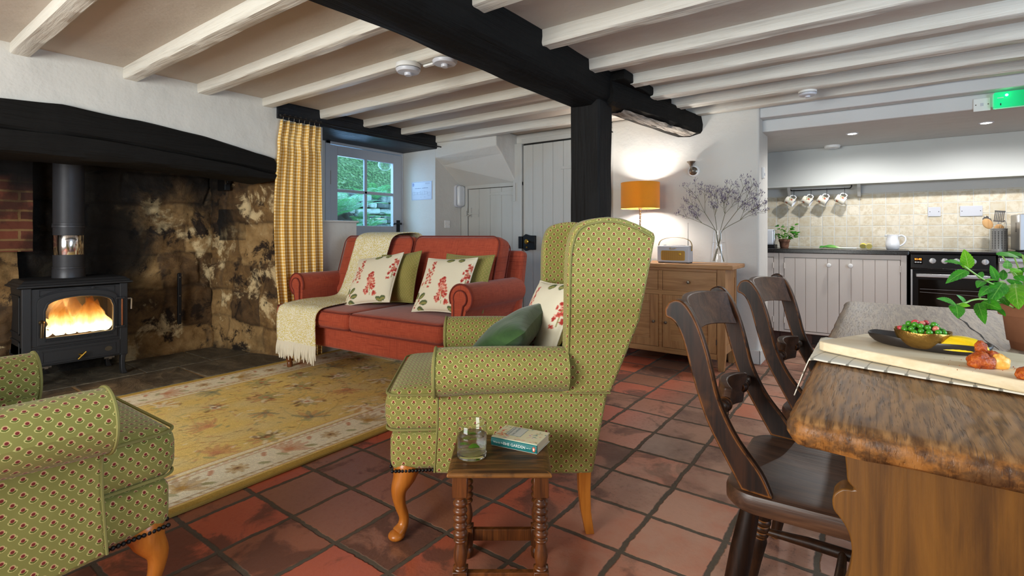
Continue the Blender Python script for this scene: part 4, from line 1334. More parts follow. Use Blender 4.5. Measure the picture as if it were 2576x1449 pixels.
# ------------------------------------------------------------------ wing armchair (x forward, y to its left, s runs from the front leg back)
def S(s): return .33 - s
def make_armchair(label, loc, rz):
    t = thing('wing_armchair', label, 'armchair', loc, rz, 'matching wing armchairs')
    G = M['green']
    MB().rbox(.63, .60, .135, .03, 8, 0, (.03, 0, .302), .006).build('seat_rail', G, t, uv='box')
    c = MB().rbox(.575, .60, .145, .045, 16, .035, (.075, 0, .437), .01).build('seat_cushion', G, t, uv='box')
    pp = piping(.574, .598, .497, .05, (.075, 0)); pp.merge(piping(.574, .598, .377, .05, (.075, 0)))
    pp.build('piping', M['piping'], c)
    for sy in (-1, 1):
        poly = [(S(a), b) for a, b in ((.135, .235), (.145, .40), (.146, .575), (.30, .585), (.58, .585), (.66, .52), (.742, .505), (.715, .36), (.688, .215), (.40, .222))]
        p = MB().prism(poly, sy * .262, sy * .324, 'y').build('side_panel', G, t, uv='box', bevel=.012, seg=3)
        MB().tube([(S(.135) - .004, sy * .323, .24), (S(.145) - .004, sy * .323, .40), (S(.146) - .004, sy * .323, .52)], .0035, 6).build('piping', M['piping'], p)
        # rolled arm
        m = MB()
        NR = 26
        def af(u, v):
            a = 2 * PI * u
            x = S(.143) - v * .45
            rr_ = .083 - .006 * v
            cy, cz = .318 + .010 * (1 - v), .583 + .004 * math.sin(v * 3)
            return (x, sy * (cy + rr_ * 1.0 * math.cos(a)), cz + rr_ * .98 * math.sin(a))
        m.grid(af, NR, 14, closeu=False, uvfn=lambda u, v: (v * .45, u * 2 * PI * .083))
        a_ = m.build('arm', G, t, auto=0)
        MB().lathe([(.0, .012), (.05, .011), (.075, .005), (.083, -.004)], 28, 'x', (S(.143), sy * .328, .583), cap=False).build('arm_front', G, a_, uv='box')
        MB().tube([(S(.143), sy * (.328 + .084 * math.cos(q)), .583 + .083 * math.sin(q)) for q in [2 * PI * i / 30 for i in range(30)]], .0042, 6, close=True).build('piping', M['piping'], a_)
        # wing
        wp = catmull([(S(a), 0, b) for a, b in ((.572, .505), (.585, .62), (.590, .76), (.592, .92), (.600, 1.02), (.628, 1.083), (.69, 1.106), (.76, 1.107), (.83, 1.088), (.892, 1.056))], 5)
        wp = [(q.x, q.z) for q in wp] + [(S(a), b) for a, b in ((.899, 1.045), (.894, 1.02), (.872, .90), (.846, .755), (.80, .64), (.744, .503))]
        m = MB().prism(wp, sy * .262, sy * .352, 'y')
        m.v = [(x, y + sy * .012 * max(0, (z - .6) / .5), z) for x, y, z in m.v]
        w_ = m.build('wing', G, t, uv='box', bevel=.022, seg=5, auto=60)
        MB().tube([(x + (S(.74) - x) * .07 + .004, sy * (.3535 + .012 * max(0, (z - .6) / .5)), z + (.80 - z) * .05) for i, (x, z) in enumerate(wp[2:46])], .0035, 6).build('piping', M['piping'], w_)
        # welt between wing side and the lower panel
        MB().tube([(S(.575), sy * .347, .507), (S(.742), sy * .347, .503)], .003, 6).build('piping', M['piping'], w_)
    bp = [(S(a), b) for a, b in ((.60, .42), (.63, .55), (.67, .70), (.72, .86), (.765, 1.0), (.785, 1.065), (.815, 1.092), (.85, 1.088), (.885, 1.058), (.89, 1.03), (.868, .90), (.842, .755), (.79, .62), (.738, .50), (.682, .218), (.62, .22))]
    m = MB()
    n = len(bp)
    rows = 12
    vs = []
    for j in range(rows + 1):
        y = -.275 + .55 * j / rows
        k = 1 - (y / .275) ** 2
        for i, (x, z) in enumerate(bp): vs.append((x + (.03 * k if i < 6 else 0), y, z + (.03 * k if 5 <= i <= 9 else 0)))
    fs = [(j * n + i, j * n + (i + 1) % n, (j + 1) * n + (i + 1) % n, (j + 1) * n + i) for j in range(rows) for i in range(n)]
    fs += [tuple(range(n)), tuple(rows * n + i for i in range(n))]
    m.add(vs, fs).build('backrest', G, t, uv='box', auto=50)
    for sy in (-1, 1):
        # cabriole front leg
        pts = catmull([(.290, sy * .260, .242), (.300, sy * .272, .205), (.316, sy * .284, .165), (.312, sy * .282, .115), (.300, sy * .276, .07), (.304, sy * .280, .04), (.318, sy * .292, .022)], 4)
        N = len(pts)
        rad = [.046, .047, .045, .042, .040, .036, .033, .030, .027, .0245, .0225, .021, .0195, .0185, .0178, .0172, .017, .017, .0175, .018, .019, .0205, .022, .023, .023]
        m = MB().tube(pts, [rad[min(i, 24)] for i in range(N)], 14)
        m.sphere((.322, sy * .296, .017), (.029, .029, .017), 16, 10)
        m.v = [(x, y, max(0, z)) for x, y, z in m.v]
        m.build('leg', M['legwood'], t, auto=60)
        m = MB()
        for z, s0, s1, hw in ((.225, .638, .682, .020), (.15, .640, .680, .019), (.08, .648, .682, .018), (0, .664, .694, .016)):
            m.v += [(S(s0), sy * .30 - hw, z), (S(s1), sy * .30 - hw, z), (S(s1), sy * .30 + hw, z), (S(s0), sy * .30 + hw, z)]
        m.f = [(j * 4 + i, j * 4 + (i + 1) % 4, j * 4 + 4 + (i + 1) % 4, j * 4 + 4 + i) for j in range(3) for i in range(4)] + [(0, 1, 2, 3), (12, 13, 14, 15)]
        m.build('leg', M['legwood'], t, smooth=False, bevel=.003)
    for sy in (-1, 1):
        nl = MB()
        for i in range(13): nl.sphere((.335 - i * .0115, sy * .304, .240), .0062, 8, 6)
        nl.build('nailhead_trim', M['iron'], t)
    nl = MB()
    for i in range(46): nl.sphere((.346, -.265 + i * .0118, .240), .0062, 8, 6)
    nl.build('nailhead_trim', M['iron'], t)
    return t
ch1 = make_armchair('sage green sprigged wing armchair seen side on behind the little side table', (-1.287, 1.605, 0), math.atan2(-.647, -.763))
ch2 = dup(ch1, (-1.90, .235, 0), R(91.0), 'sage green sprigged armchair cut off by the photo edge, close to the stove', 'matching wing armchairs')

def local(root_loc, rz, p):
    c, s = math.cos(rz), math.sin(rz)
    return (root_loc[0] + c * p[0] - s * p[1], root_loc[1] + s * p[0] + c * p[1], root_loc[2] + p[2])
A1 = ((-1.287, 1.605, 0), math.atan2(-.647, -.763))
# cushions in the near armchair: pillow front (-y) must face chair forward (+x) -> yaw = rz + 90deg
GC = 'cushions in the green armchairs'
c5 = dup(c1, label='cream blossom cushion leaning on the back of the side-on armchair', group=GC)
c5.scale = (1, 1, 1)
place(c5, local(*A1, (-.165, .02, .530)), R(24), A1[1] + R(90) + R(14), R(-4)); c5.scale = (.86, .9, .86)
VEL = pillow_mesh(.42, .36, .15, None, 26, .10)
c6 = cushion('scatter_cushion', 'plump dark green velvet cushion in front of the blossom cushion in the armchair', VEL, M['velvet'], None, (.42, .36), local(*A1, (.06, -.01, .535)), R(54), A1[1] + R(90) - R(12), R(14), GC)
c7 = dup(c6, label='dark green velvet cushion in the armchair cut off by the photo edge', group=GC)
A2 = ((-1.90, .235, 0), R(91.0))
place(c7, local(*A2, (-.10, .05, .535)), R(40), A2[1] + R(90), R(4))

# ------------------------------------------------------------------ bobbin-leg side table, glass, book
TB = (-.588 * 1.550 - .809 * .035, .809 * 1.550 - .588 * .035, 0); TR = R(36)
t = thing('side_table', 'small dark oak side table with bobbin turned legs', 'side table', TB, TR)
m = MB()
for z, o in ((.367, -.006), (.371, -.001), (.376, .0), (.3805, -.003), (.384, -.012), (.3855, -.02)):
    hx, hy = .148 + o, .142 + o
    m.v += [(-hx, -hy, z), (hx, -hy, z), (hx, hy, z), (-hx, hy, z)]
m.f = [(j * 4 + i, j * 4 + (i + 1) % 4, j * 4 + 4 + (i + 1) % 4, j * 4 + 4 + i) for j in range(5) for i in range(4)] + [(3, 2, 1, 0), (20, 21, 22, 23)]
tp = m.build('tabletop', M['sidetop'], t, smooth=False, bevel=.002)
bob = [(.011, .118), (.017, .122), (.019, .128), (.012, .134)]
prof = [(.020, .10), (.020, .104), (.013, .108), (.016, .116), (.0195, .135), (.0175, .155), (.014, .168), (.013, .176), (.019, .18), (.020, .184), (.013, .188)]
z = .190
for i in range(5):
    for k in range(7):
        a = PI * (k + .5) / 7
        prof.append((.0125 + .0085 * math.sin(a), z + .0215 * (k + .5) / 7))
    z += .0215
prof += [(.013, .300), (.018, .304), (.013, .309)]
for x in (-.112, .118):
    for y in (-.112, .098):
        m = MB().lathe(prof, 20, 'z', (x, y, 0))
        m.box(x - .021, x + .021, y - .021, y + .021, .309, .368)
        m.box(x - .021, x + .021, y - .021, y + .021, .045, .10)
        m.lathe([(.017, 0), (.021, .008), (.022, .022), (.016, .034), (.019, .040), (.019, .046)], 20, 'z', (x, y, 0))
        m.build('leg', M['bobbin'], t, bevel=.0015, seg=1, auto=50)
for x0, x1, y0, y1 in ((-.092, .098, -.121, -.103), (-.092, .098, .089, .107), (-.121, -.103, -.092, .078), (.109, .127, -.092, .078)):
    MB().box(x0, x1, y0, y1, .055, .092).build('stretcher', M['bobbin'], t, smooth=False, bevel=.002)

# tumbler of water with mint
gp = local(TB, TR, (-.085, -.035, .3858))
g = thing('water_glass', 'tumbler of water with green mint leaves on the side table', 'glass', gp, TR)
MB().lathe([(0, 0), (.042, 0), (.0445, .003), (.045, .10), (.0444, .1006), (.0434, .1006), (.043, .10), (.0426, .018), (.038, .0135), (0, .013)], 48, cap=False).build('tumbler', M['tumbler'], g, auto=60)
MB().lathe([(0, .0125), (.038, .0130), (.0430, .0178), (.0433, .0650), (.043, .0654), (.0424, .0648), (0, .0645)], 48, cap=False).build('water', M['clearwater'], g, auto=60)

MB().lathe([(0, .0006), (.041, .0006), (.0436, .004), (.0438, .011), (.037, .0132), (0, .0128)], 48, cap=False).build('thick_base', M['glass'], g, auto=60)
MB().lathe([(.0434, .1002), (.0445, .1012), (.0452, .1002), (.0445, .0992)], 48, cap=False).build('rim', M['glass'], g, auto=0)
def leaf_mesh(L, W, curl=.2, serr=10, n=9, fold=.12, droop=.25):
    """toothed mint leaf along +x, base at the origin"""
    m = MB()
    rows = []
    for i in range(n * 2 + 1):
        t = i / (n * 2)
        hw = W / 2 * (math.sin(PI * min(1, t ** .8)) ** .75) * (1 - .12 * t)
        if 0 < i < n * 2: hw *= 1 + (.10 if i % 2 else -.05)
        x = L * t
        zc = -droop * L * t * t + curl * L * t * (1 - t)
        for k in range(7):
            q = (k - 3) / 3
            z = zc + fold * abs(q) * hw * 1.2 - .10 * hw * (abs(q) ** 2) + .05 * W * math.sin(i * 1.6) * abs(q) * (1 - abs(q)) * 1.2
            rows.append((x - .04 * L * abs(q) * (1 if i % 2 else 0) * .5, q * hw, z))
    fs = []
    for i in range(n * 2):
        for k in range(6):
            fs.append((i * 7 + k, i * 7 + k + 1, (i + 1) * 7 + k + 1, (i + 1) * 7 + k))
    uv = [((r % 7) / 6, (r // 7) / (n * 2)) for r in range(len(rows))]
    return m.add(rows, fs, uv)
def mint_mat(name, c1, c2, vein):
    n = NT(name)
    uv = n.coord('UV')
    x, y, z = n.sep(uv)
    a = n.math('ABSOLUTE', n.sub(x, .5))
    mid = n.smooth(a, .035, .012)
    dia = n.math('FRACT', n.mul(n.sub(y, n.mul(a, .55)), 7))
    v2 = n.smooth(n.math('ABSOLUTE', n.sub(dia, .5)), .10, .03)
    f = n.noise(n.coord(), 40, 3)
    col = n.mix(n.smooth(f, .3, .7), c2, c1)
    col = n.mix(n.math('MAXIMUM', n.mul(mid, .75), n.mul(v2, .35)), col, vein)
    n.bump(n.add(n.math('MAXIMUM', mid, n.mul(v2, .7)), n.mul(f, -.3)), -.35, .002)
    n.set(base=col, rough=.42, spec=.45, sss=.0)
    tr = n.new('ShaderNodeBsdfTranslucent'); n.put(tr.inputs[0], n.mix(.5, col, rgb(120, 200, 40)))
    mx = n.new('ShaderNodeMixShader'); mx.inputs[0].default_value = .28
    n.t.links.new(n.b.outputs[0], mx.inputs[1]); n.t.links.new(tr.outputs[0], mx.inputs[2])
    n.t.links.new(mx.outputs[0], n.out.inputs[0])
    return n.m
M['mint'] = mint_mat('mint_leaf', rgb(58, 150, 28), rgb(34, 112, 22), rgb(132, 190, 80))
M['mint_y'] = mint_mat('young_mint_leaf', rgb(116, 190, 36), rgb(86, 164, 26), rgb(178, 214, 110))
M['stem'] = simple('green_stem', rgb(132, 168, 76), .5)
for i, (x, y, z, a, tl, L) in enumerate(((-.030, -.012, .040, 10, .15, .026), (-.008, -.02, .036, -20, .3, .034), (.010, -.018, .044, 15, -.3, .034), (.012, .012, .058, 160, .05, .034), (-.02, .018, .060, 100, .0, .03), (.0, -.008, .052, 200, .25, .028))):
    lm = leaf_mesh(L, L * .62, .3, n=6)
    lm.xf(TRS((x, y, z), (tl, -tl, R(a))))
    lf = tag(lm.build('mint_leaf', M['mint_y'], auto=0), 'loose mint leaf floating in the water glass', 'leaf', 'mint leaves in the glass')
    lf.location = gp; lf.rotation_euler = (0, 0, TR)

# book
bl = local(TB, TR, (.0635, .055, .3858))
bk = thing('book', 'small hardback with teal spine and floral cover on the side table', 'book', bl, TR + R(-26))
def cover_paint():
    r = random.Random(8)
    ops = []
    pal = [rgb(214, 120, 96), rgb(226, 170, 140), rgb(140, 164, 120), rgb(170, 186, 140), rgb(120, 150, 150), rgb(196, 150, 190)]
    for i in range(60):
        ops.append((r.random(), r.random(), r.uniform(.02, .07), r.uniform(.006, .02), r.uniform(0, 180), r.choice(pal)[:3]))
    for i in range(14):
        ops.append((r.uniform(0, .3), r.uniform(.1, .6), .045, .018, r.uniform(0, 180), rgb(222, 120, 90)[:3]))
    base = rgb(226, 220, 190)[:3]
    def f(u, v):
        c = base
        for cx, cy, ra, rb, a, col in ops:
            if ellm(u, v, cx, cy, ra, rb, a) < 1: c = col
        if .20 < u < .55 and .30 < v < .95:
            c = rgb(206, 208, 206)[:3]
            if min(u - .20, .55 - u) < .018 or min(v - .30, .95 - v) < .022: c = rgb(112, 138, 140)[:3]
        if v < .05: c = rgb(232, 226, 204)[:3]
        return c
    return f
CP = cover_paint()
BW, BD, BH = .156, .104, .029
MB().box(-BW / 2 + .003, BW / 2 - .003, -BD / 2 + .004, BD / 2 - .003, .003, BH - .003).build('pages', simple('cream_page_edges', rgb(222, 206, 172), .9, bump=.3, bscale=300), bk, smooth=False)
MB().box(-BW / 2, BW / 2, -BD / 2, BD / 2, 0, .0028).build('back_cover', simple('book_back_cover', rgb(206, 202, 190), .6), bk, smooth=False, bevel=.001)
m = MB().grid(lambda u, v: (-BW / 2 + BW * u, -BD / 2 + BD * v, BH), 70, 46, colfn=lambda u, v: CP(u, v))
m.box(-BW / 2, BW / 2, -BD / 2, BD / 2, BH - .0028, BH - .0002)
for k in range(8): m.col[len(m.v) - 8 + k] = rgb(226, 220, 190)[:3]
m.build('front_cover', vcol('book_cover_print', .5, .05, 200, .4, .05), bk, smooth=False, recalc=False)
m = MB().prism([(-BD / 2 + .003, .0), (-BD / 2 - .0025, .003), (-BD / 2 - .004, BH / 2), (-BD / 2 - .0025, BH - .004), (-BD / 2 + .003, BH)], -BW / 2, BW / 2, 'x')
m.build('spine', simple('teal_spine', rgb(18, 112, 112), .5, var=.1, bump=.05), bk, smooth=False)
W_ = simple('white_print', rgb(232, 236, 232), .6)
Mt = Matrix.Translation((0, -BD / 2 - .0042, BH / 2)) @ Matrix.Rotation(R(90), 4, 'X')
text_obj('spine_title', 'Words From', .0085, W_, Mt @ Matrix.Translation((-.047, 0, 0)), bk, .0002)
text_obj('spine_title', 'THE GARDEN', .0125, W_, Mt @ Matrix.Translation((.003, 0, 0)), bk, .0002)
m = MB()
for i, w_ in enumerate((.004, .002, .005, .003, .004)): m.box(.034 + i * .0052, .034 + i * .0052 + w_ * .8, -BD / 2 - .0046, -BD / 2 - .0040, BH / 2 - .0006, BH / 2 + .0008)
m.build('author_line', W_, bk, smooth=False)
MB().prism([(.069 + .0022 * math.cos(t * PI / 8), BH / 2 + .004 * math.sin(t * PI / 8)) for t in range(16)], -BD / 2 - .0049, -BD / 2 - .0046, 'y').build('badge_mark', W_, bk, smooth=False)
MB().prism([(.069 + .0045 * math.cos(t * PI / 10), BH / 2 + .0075 * math.sin(t * PI / 10)) for t in range(20)], -BD / 2 - .0046, -BD / 2 - .0036, 'y').build('spine_badge', simple('orange_badge', rgb(222, 96, 60), .5), bk, smooth=False)
tc = simple('grey_title_print', rgb(120, 132, 132), .6)
Mc = Matrix.Translation((-BW / 2 + BW * .36, -BD / 2 + BD * .63, BH + .0003)) @ Matrix.Rotation(R(90), 4, 'Z')
text_obj('cover_title', 'WORDS FROM', .009, tc, Mc @ Matrix.Translation((0, .014, 0)), bk, .0001)
text_obj('cover_title', 'THE GARDEN', .010, tc, Mc @ Matrix.Translation((0, 0, 0)), bk, .0001)
# ------------------------------------------------------------------ sideboard and what stands on it
sb = thing('sideboard', 'honey oak sideboard with two drawers over two doors by the lamp wall', 'sideboard', (0, 0, 0))
XA, XBB, YF, YR = -1.95, -.945, 4.06, 4.44
OK_ = M['oak']; OZ = M['oakz']
MB().box(XA - .045, XBB + .06, YF - .03, YR + .015, .782, .815).build('worktop', OK_, sb, smooth=False, bevel=.006, seg=2)
MB().box(XA + .01, XBB - .01, YF + .012, YR, .125, .782).build('carcass', OK_, sb, smooth=False)
for x0, x1 in ((XA, XA + .06), (XBB - .06, XBB)):
    for y0, y1 in ((YF, YF + .05), (YR - .05, YR)):
        MB().prism([(x0, .13), (x0 + (.012 if x0 < -1.5 else .008), 0), (x1 - (.008 if x0 < -1.5 else .012), 0), (x1, .13), (x1, .783), (x0, .783)], y0, y1, 'y').build('leg', OZ, sb, smooth=False, bevel=.002)
MB().box(XA + .06, XBB - .06, YF + .004, YF + .03, .758, .782).box(XA + .06, XBB - .06, YF + .004, YF + .03, .562, .596).box(XA + .06, XBB - .06, YF + .004, YF + .03, .085, .128).box(-1.467, -1.433, YF + .004, YF + .03, .59, .765).box(-1.462, -1.438, YF + .006, YF + .03, .12, .57).build('face_frame', OK_, sb, smooth=False, bevel=.002)
MB().box(XBB - .012, XBB - .006, YF + .06, YR - .06, .2, .74).box(XBB - .03, XBB - .004, YF + .05, YR - .05, .70, .782).box(XBB - .03, XBB - .004, YF + .05, YR - .05, .125, .19).build('side_panel', OZ, sb, smooth=False, bevel=.002)
def knob(p, parent, r=.013):
    return MB().lathe([(.006, 0), (.005, -.012), (.010, -.016), (r, -.022), (r * .9, -.028), (0, -.031)], 16, 'y', p).build('knob', M['pewter'], parent)
for x0, x1 in ((XA + .062, -1.469), (-1.431, XBB - .062)):
    d = MB().box(x0 + .002, x1 - .002, YF + .003, YF + .03, .600, .755).build('drawer', OK_, sb, smooth=False, bevel=.002)
    knob(((x0 + x1) / 2, YF + .003, .672), d)
    x0 += .003; x1 -= .003
    dz0, dz1, s = .131, .559, .062
    d = MB().box(x0, x0 + s, YF + .003, YF + .028, dz0, dz1).box(x1 - s, x1, YF + .003, YF + .028, dz0, dz1).box(x0 + s, x1 - s, YF + .003, YF + .028, dz0, dz0 + s).box(x0 + s, x1 - s, YF + .003, YF + .028, dz1 - s, dz1).build('door', OZ, sb, smooth=False, bevel=.002)
    MB().box(x0 + s, x1 - s, YF + .014, YF + .022, dz0 + s, dz1 - s).build('panel', OZ, d, smooth=False)
    knob((x1 - .028 if x0 < -1.5 else x0 + .028, YF + .003, .336), d)
    hx = x0 if x0 < -1.5 else x1
    MB().tube([(hx, YF + .003, .20), (hx, YF + .003, .24)], .004).tube([(hx, YF + .003, .46), (hx, YF + .003, .50)], .004).build('hinge', M['pewter'], d)
sb_ = sb

# lamp
def shade_mat():
    n = NT('amber_velvet_shade')
    c = n.coord()
    f = n.noise(c, 240, 3)
    x, y, z = n.sep(c)
    n.set(base=n.mix(f, rgb(200, 140, 34), rgb(218, 162, 52)), rough=.8, sheen=.3, spec=.2)
    tr = n.new('ShaderNodeBsdfTranslucent'); n.put(tr.inputs[0], rgb(240, 176, 60))
    mx = n.new('ShaderNodeMixShader'); mx.inputs[0].default_value = .16
    n.t.links.new(n.b.outputs[0], mx.inputs[1]); n.t.links.new(tr.outputs[0], mx.inputs[2])
    n.t.links.new(mx.outputs[0], n.out.inputs[0])
    return n.m
LP = (-1.69, 4.235, .815)
lp = thing('table_lamp', 'table lamp with amber drum shade and twisted silver stem on the sideboard', 'lamp', LP)
MB().lathe([(.166, .462), (.166, .688)], 64, cap=False).lathe([(.1635, .688), (.1635, .462)], 64, cap=False).lathe([(.1635, .688), (.166, .688)], 64, cap=False).lathe([(.166, .462), (.1635, .462)], 64, cap=False).build('lamp_shade', shade_mat(), lp, auto=60, recalc=False)
MB().lathe([(0, 0), (.072, 0), (.074, .006), (.066, .014), (.02, .022), (.010, .032)], 32).build('base', M['chrome'], lp)
m = MB()
for k in range(2):
    m.tube([(.0045 * math.cos(t * .9 + k * PI), .0045 * math.sin(t * .9 + k * PI), .03 + t * .0047) for t in range(0, 92)], .0052, 8)
m.build('stem', M['chrome'], lp)
MB().lathe([(.012, .455), (.017, .46), (.017, .505), (.012, .51)], 16).build('bulb_holder', M['chrome'], lp)
MB().tube([(.163 * math.cos(a), .163 * math.sin(a), .47) for a in [2 * PI * i / 32 for i in range(32)]], .0015, 5, close=True).tube([(-.163, 0, .47), (.163, 0, .47)], .0015, 5).tube([(0, -.163, .47), (0, .163, .47)], .0015, 5).lathe([(.017, .461), (.032, .461), (.032, .464), (.017, .464)], 24, cap=False).build('shade_ring', M['chrome'], lp)
nb = NT('bulb_glow'); nb.set(base=(1, .95, .85, 1), emis=(1, .92, .8, 1), estr=7)
MB().sphere((0, 0, .545), (.026, .026, .034), 16, 10).build('bulb', nb.m, lp)
MB().tube([(.05, .02, .47), (.05, .02, .44), (.052, .02, .435)], .0012, 5).build('pull_chain', M['pewter'], lp)

# radio
RP = (-1.373, 4.20, .815)
rd = thing('radio', 'pale grey retro radio with carrying strap and gold grille on the sideboard', 'radio', RP)
gl = simple('pale_grey_leatherette', rgb(186, 186, 190), .55, bump=.2, bscale=300)
MB().box(-.132, .132, -.055, .055, .006, .142).build('case', gl, rd, smooth=False, bevel=.008, seg=3)
for x in (-.115, .115): MB().box(x - .012, x + .012, -.045, .045, 0, .007).build('foot', M['iron'], rd, smooth=False, bevel=.002)
nn = NT('gold_slatted_grille')
cx_, cy_, cz_ = nn.sep(nn.coord())
st = nn.math('SINE', nn.mul(cx_, 1100))
nn.set(base=nn.mix(nn.smooth(st, -.3, .4), rgb(120, 84, 26), rgb(186, 142, 62)), rough=.45, metal=.3)
pts = []
for cx0, cz0, a0 in ((.086, .090, 0), (-.086, .090, 90), (-.086, .034, 180), (.086, .034, 270)): pts += arc((cx0, cz0), .010, a0, a0 + 90, 5)
MB().prism(pts, -.0575, -.05, 'y').build('grille', nn.m, rd, smooth=False)
MB().tube([(a, -.0565, b) for a, b in pts], .0025, 6, close=True).build('grille_trim', M['brass'], rd)
MB().tube(catmull([(-.030, -.0560, .114), (-.022, -.0565, .128), (-.016, -.0565, .122), (-.024, -.0565, .117), (-.012, -.0565, .115), (-.006, -.0565, .121), (.0, -.0565, .116), (.007, -.0565, .121), (.012, -.0565, .117), (.020, -.0565, .125), (.019, -.0565, .117), (.030, -.0560, .122)], 4), .0012, 6).tube(catmull([(-.028, -.0562, .1125), (-.01, -.0562, .1115), (.012, -.0562, .1135)], 4), .0010, 6).build('logo', M['brass'], rd)
hp = catmull([(-.137, 0, .105), (-.139, 0, .15), (-.118, 0, .188), (-.06, 0, .208), (0, 0, .212), (.06, 0, .208), (.118, 0, .188), (.139, 0, .15), (.137, 0, .105)], 6)
m = MB()
m.grid(lambda u, v: (hp[int(u * (len(hp) - 1))].x, -.011 + .022 * v, hp[int(u * (len(hp) - 1))].z), len(hp) - 1, 2)
o = m.build('strap', simple('tan_leather_strap', rgb(176, 150, 104), .6), rd, auto=0)
sd = o.modifiers.new('t', 'SOLIDIFY'); sd.thickness = .003
for x in (-.137, .137): MB().lathe([(.008, -.004), (.008, .004)], 12, 'x', (x, 0, .108)).build('stud', M['brass'], rd)
MB().tube([(.098, .03, .14), (.098, .03, .328)], [.0026, .0012], 8).sphere((.098, .03, .329), .0025, 8, 6).tube([(.098, .03, .14), (.098, .03, .20)], .0032, 8).build('aerial', M['chrome'], rd)
MB().lathe([(.012, .142), (.012, .149), (0, .150)], 16, 'z', (-.085, 0, 0)).box(-.02, .085, -.016, .016, .142, .146).build('controls', gl, rd, smooth=False, bevel=.001)
mbg = MB().lathe([(.012, -.0580), (.010, -.0600), (0, -.0605)], 16, 'y', (.058, 0, .075)); mbg.build('tuning_light', M['brass'], rd)

# small white pot
jp = thing('candle_jar', 'little glass candle jar with white wax beside the radio', 'candle', (-1.592, 4.16, .815))
MB().lathe([(0, 0), (.030, 0), (.033, .004), (.034, .080), (.033, .081), (.0318, .080), (.031, .006), (0, .005)], 28, cap=False).build('jar', M['pane'], jp)
MB().lathe([(0, .0055), (.0305, .006), (.031, .042), (0, .043)], 28, cap=False).build('wax', simple('white_wax', rgb(226, 226, 232), .5), jp)
MB().box(-.018, .018, -.0350, -.0335, .020, .036).build('paper_label', simple('grey_label', rgb(96, 104, 124), .6), jp, smooth=False)

# glass vase with dried sprigs
VP = (-1.026, 4.20, .815)
vs_ = thing('glass_vase', 'tapered clear glass vase half full of water on the sideboard', 'vase', VP)
MB().lathe([(0, 0), (.066, 0), (.070, .004), (.069, .02), (.046, .268), (.0455, .270), (.0435, .270), (.0435, .266), (.0655, .022), (.062, .016), (0, .014)], 40, cap=False).build('vessel', M['pane'], vs_, auto=60)
MB().lathe([(0, .0145), (.062, .0165), (.0650, .022), (.0530, .168), (.0525, .1705), (0, .1700)], 40, cap=False).build('water', pane('still_water', .1), vs_, auto=60)
MB().lathe([(.0525, .168), (.0535, .1695), (.0525, .171)], 40, cap=False).build('waterline', M['glass'], vs_)
M['twig'] = simple('dry_olive_stem', rgb(104, 100, 74), .8)
M['statice'] = simple('lilac_floret', rgb(112, 98, 128), .8, var=.35, bscale=60)
TIPS = [[(-1.344, 1.221), (-1.227, 1.264), (-1.189, 1.189)], [(-1.269, 1.324), (-1.262, 1.435), (-1.133, 1.434)], [(-1.084, 1.377), (-1.035, 1.388), (-1.066, 1.275)], [(-.982, 1.379), (-.991, 1.316), (-.897, 1.353), (-.943, 1.445)], [(-.834, 1.454), (-.775, 1.457), (-.725, 1.372)], [(-.69, 1.296), (-.676, 1.235), (-.744, 1.258), (-.84, 1.274)]]
for si, tips in enumerate(TIPS):
    r = random.Random(100 + si)
    tx = sum(a for a, b in tips) / len(tips); tz = sum(b for a, b in tips) / len(tips)
    dep = r.uniform(-.05, .04)
    side = 1 if tx < VP[0] else -1
    bx = side * r.uniform(.030, .048)
    foot = Vector((bx, r.uniform(-.015, .015), .022)); neck = Vector((-side * r.uniform(.002, .012), r.uniform(-.02, .02), .185)); rim = Vector((-side * .026 * min(1, abs(tx - VP[0]) / .2 + .3), r.uniform(-.02, .02), .268))
    jun = rim.lerp(Vector((tx - VP[0], dep, tz - VP[2])), .48); jun.z -= .01
    sp = thing('dried_sprig', ['dried lilac sprig spraying lowest toward the radio from the vase', 'dried lilac sprig rising high on the lamp side of the vase', 'dried lilac sprig standing nearly upright above the vase, nearer the lamp', 'dried lilac sprig standing upright above the vase, nearer the kitchen', 'tallest dried lilac sprig leaning toward the kitchen opening', 'dried lilac sprig reaching out low over the wall end'][si], 'dried flower', VP, 0, 'dried sprigs in the vase')
    stm, fl_ = MB(), MB()
    stm.tube(catmull([foot, neck, rim, jun], 5), [.0024] * 4 + [.0021] * 12, 6)
    def floret(p, n_):
        for _ in range(n_):
            d = Vector((r.gauss(0, .008), r.gauss(0, .008), abs(r.gauss(0, .010)) + .002))
            q = p + d
            fl_.tube([q, q + Vector((r.uniform(-.006, .006), r.uniform(-.006, .006), .011))], [.0018, .0008], 4)
    def branch(a, b, rad, lvl):
        mid = a.lerp(b, .5) + Vector((r.uniform(-.012, .012), r.uniform(-.012, .012), r.uniform(-.006, .012)))
        pts = catmull([a, mid, b], 4)
        stm.tube(pts, rad, 5)
        L = (b - a).length
        if lvl == 0:
            for k in range(4): 
                q = pts[3 + k] if 3 + k < len(pts) else pts[-1]
                d = (b - a).normalized()
                off = Vector((-d.z, r.uniform(-.6, .6), d.x)) * (1 if k % 2 else -1)
                e = q + (d * .75 + off * .55 + Vector((0, 0, .25))) * L * r.uniform(.22, .38)
                branch(q, e, rad * .7, 1)
        else:
            for k in range(3):
                q = pts[-1].lerp(a, k * .16)
                e = q + Vector((r.uniform(-.02, .02), r.uniform(-.02, .02), r.uniform(.004, .022)))
                stm.tube([q, e], .0006, 4)
                floret(e, 3)
        floret(b, 6)
    for a, b in tips:
        branch(jun, Vector((a - VP[0], dep + r.uniform(-.05, .05), b - VP[2])), .0014, 0)
    stm.build('stem', M['twig'], sp); fl_.build('florets', M['statice'], sp, smooth=False)

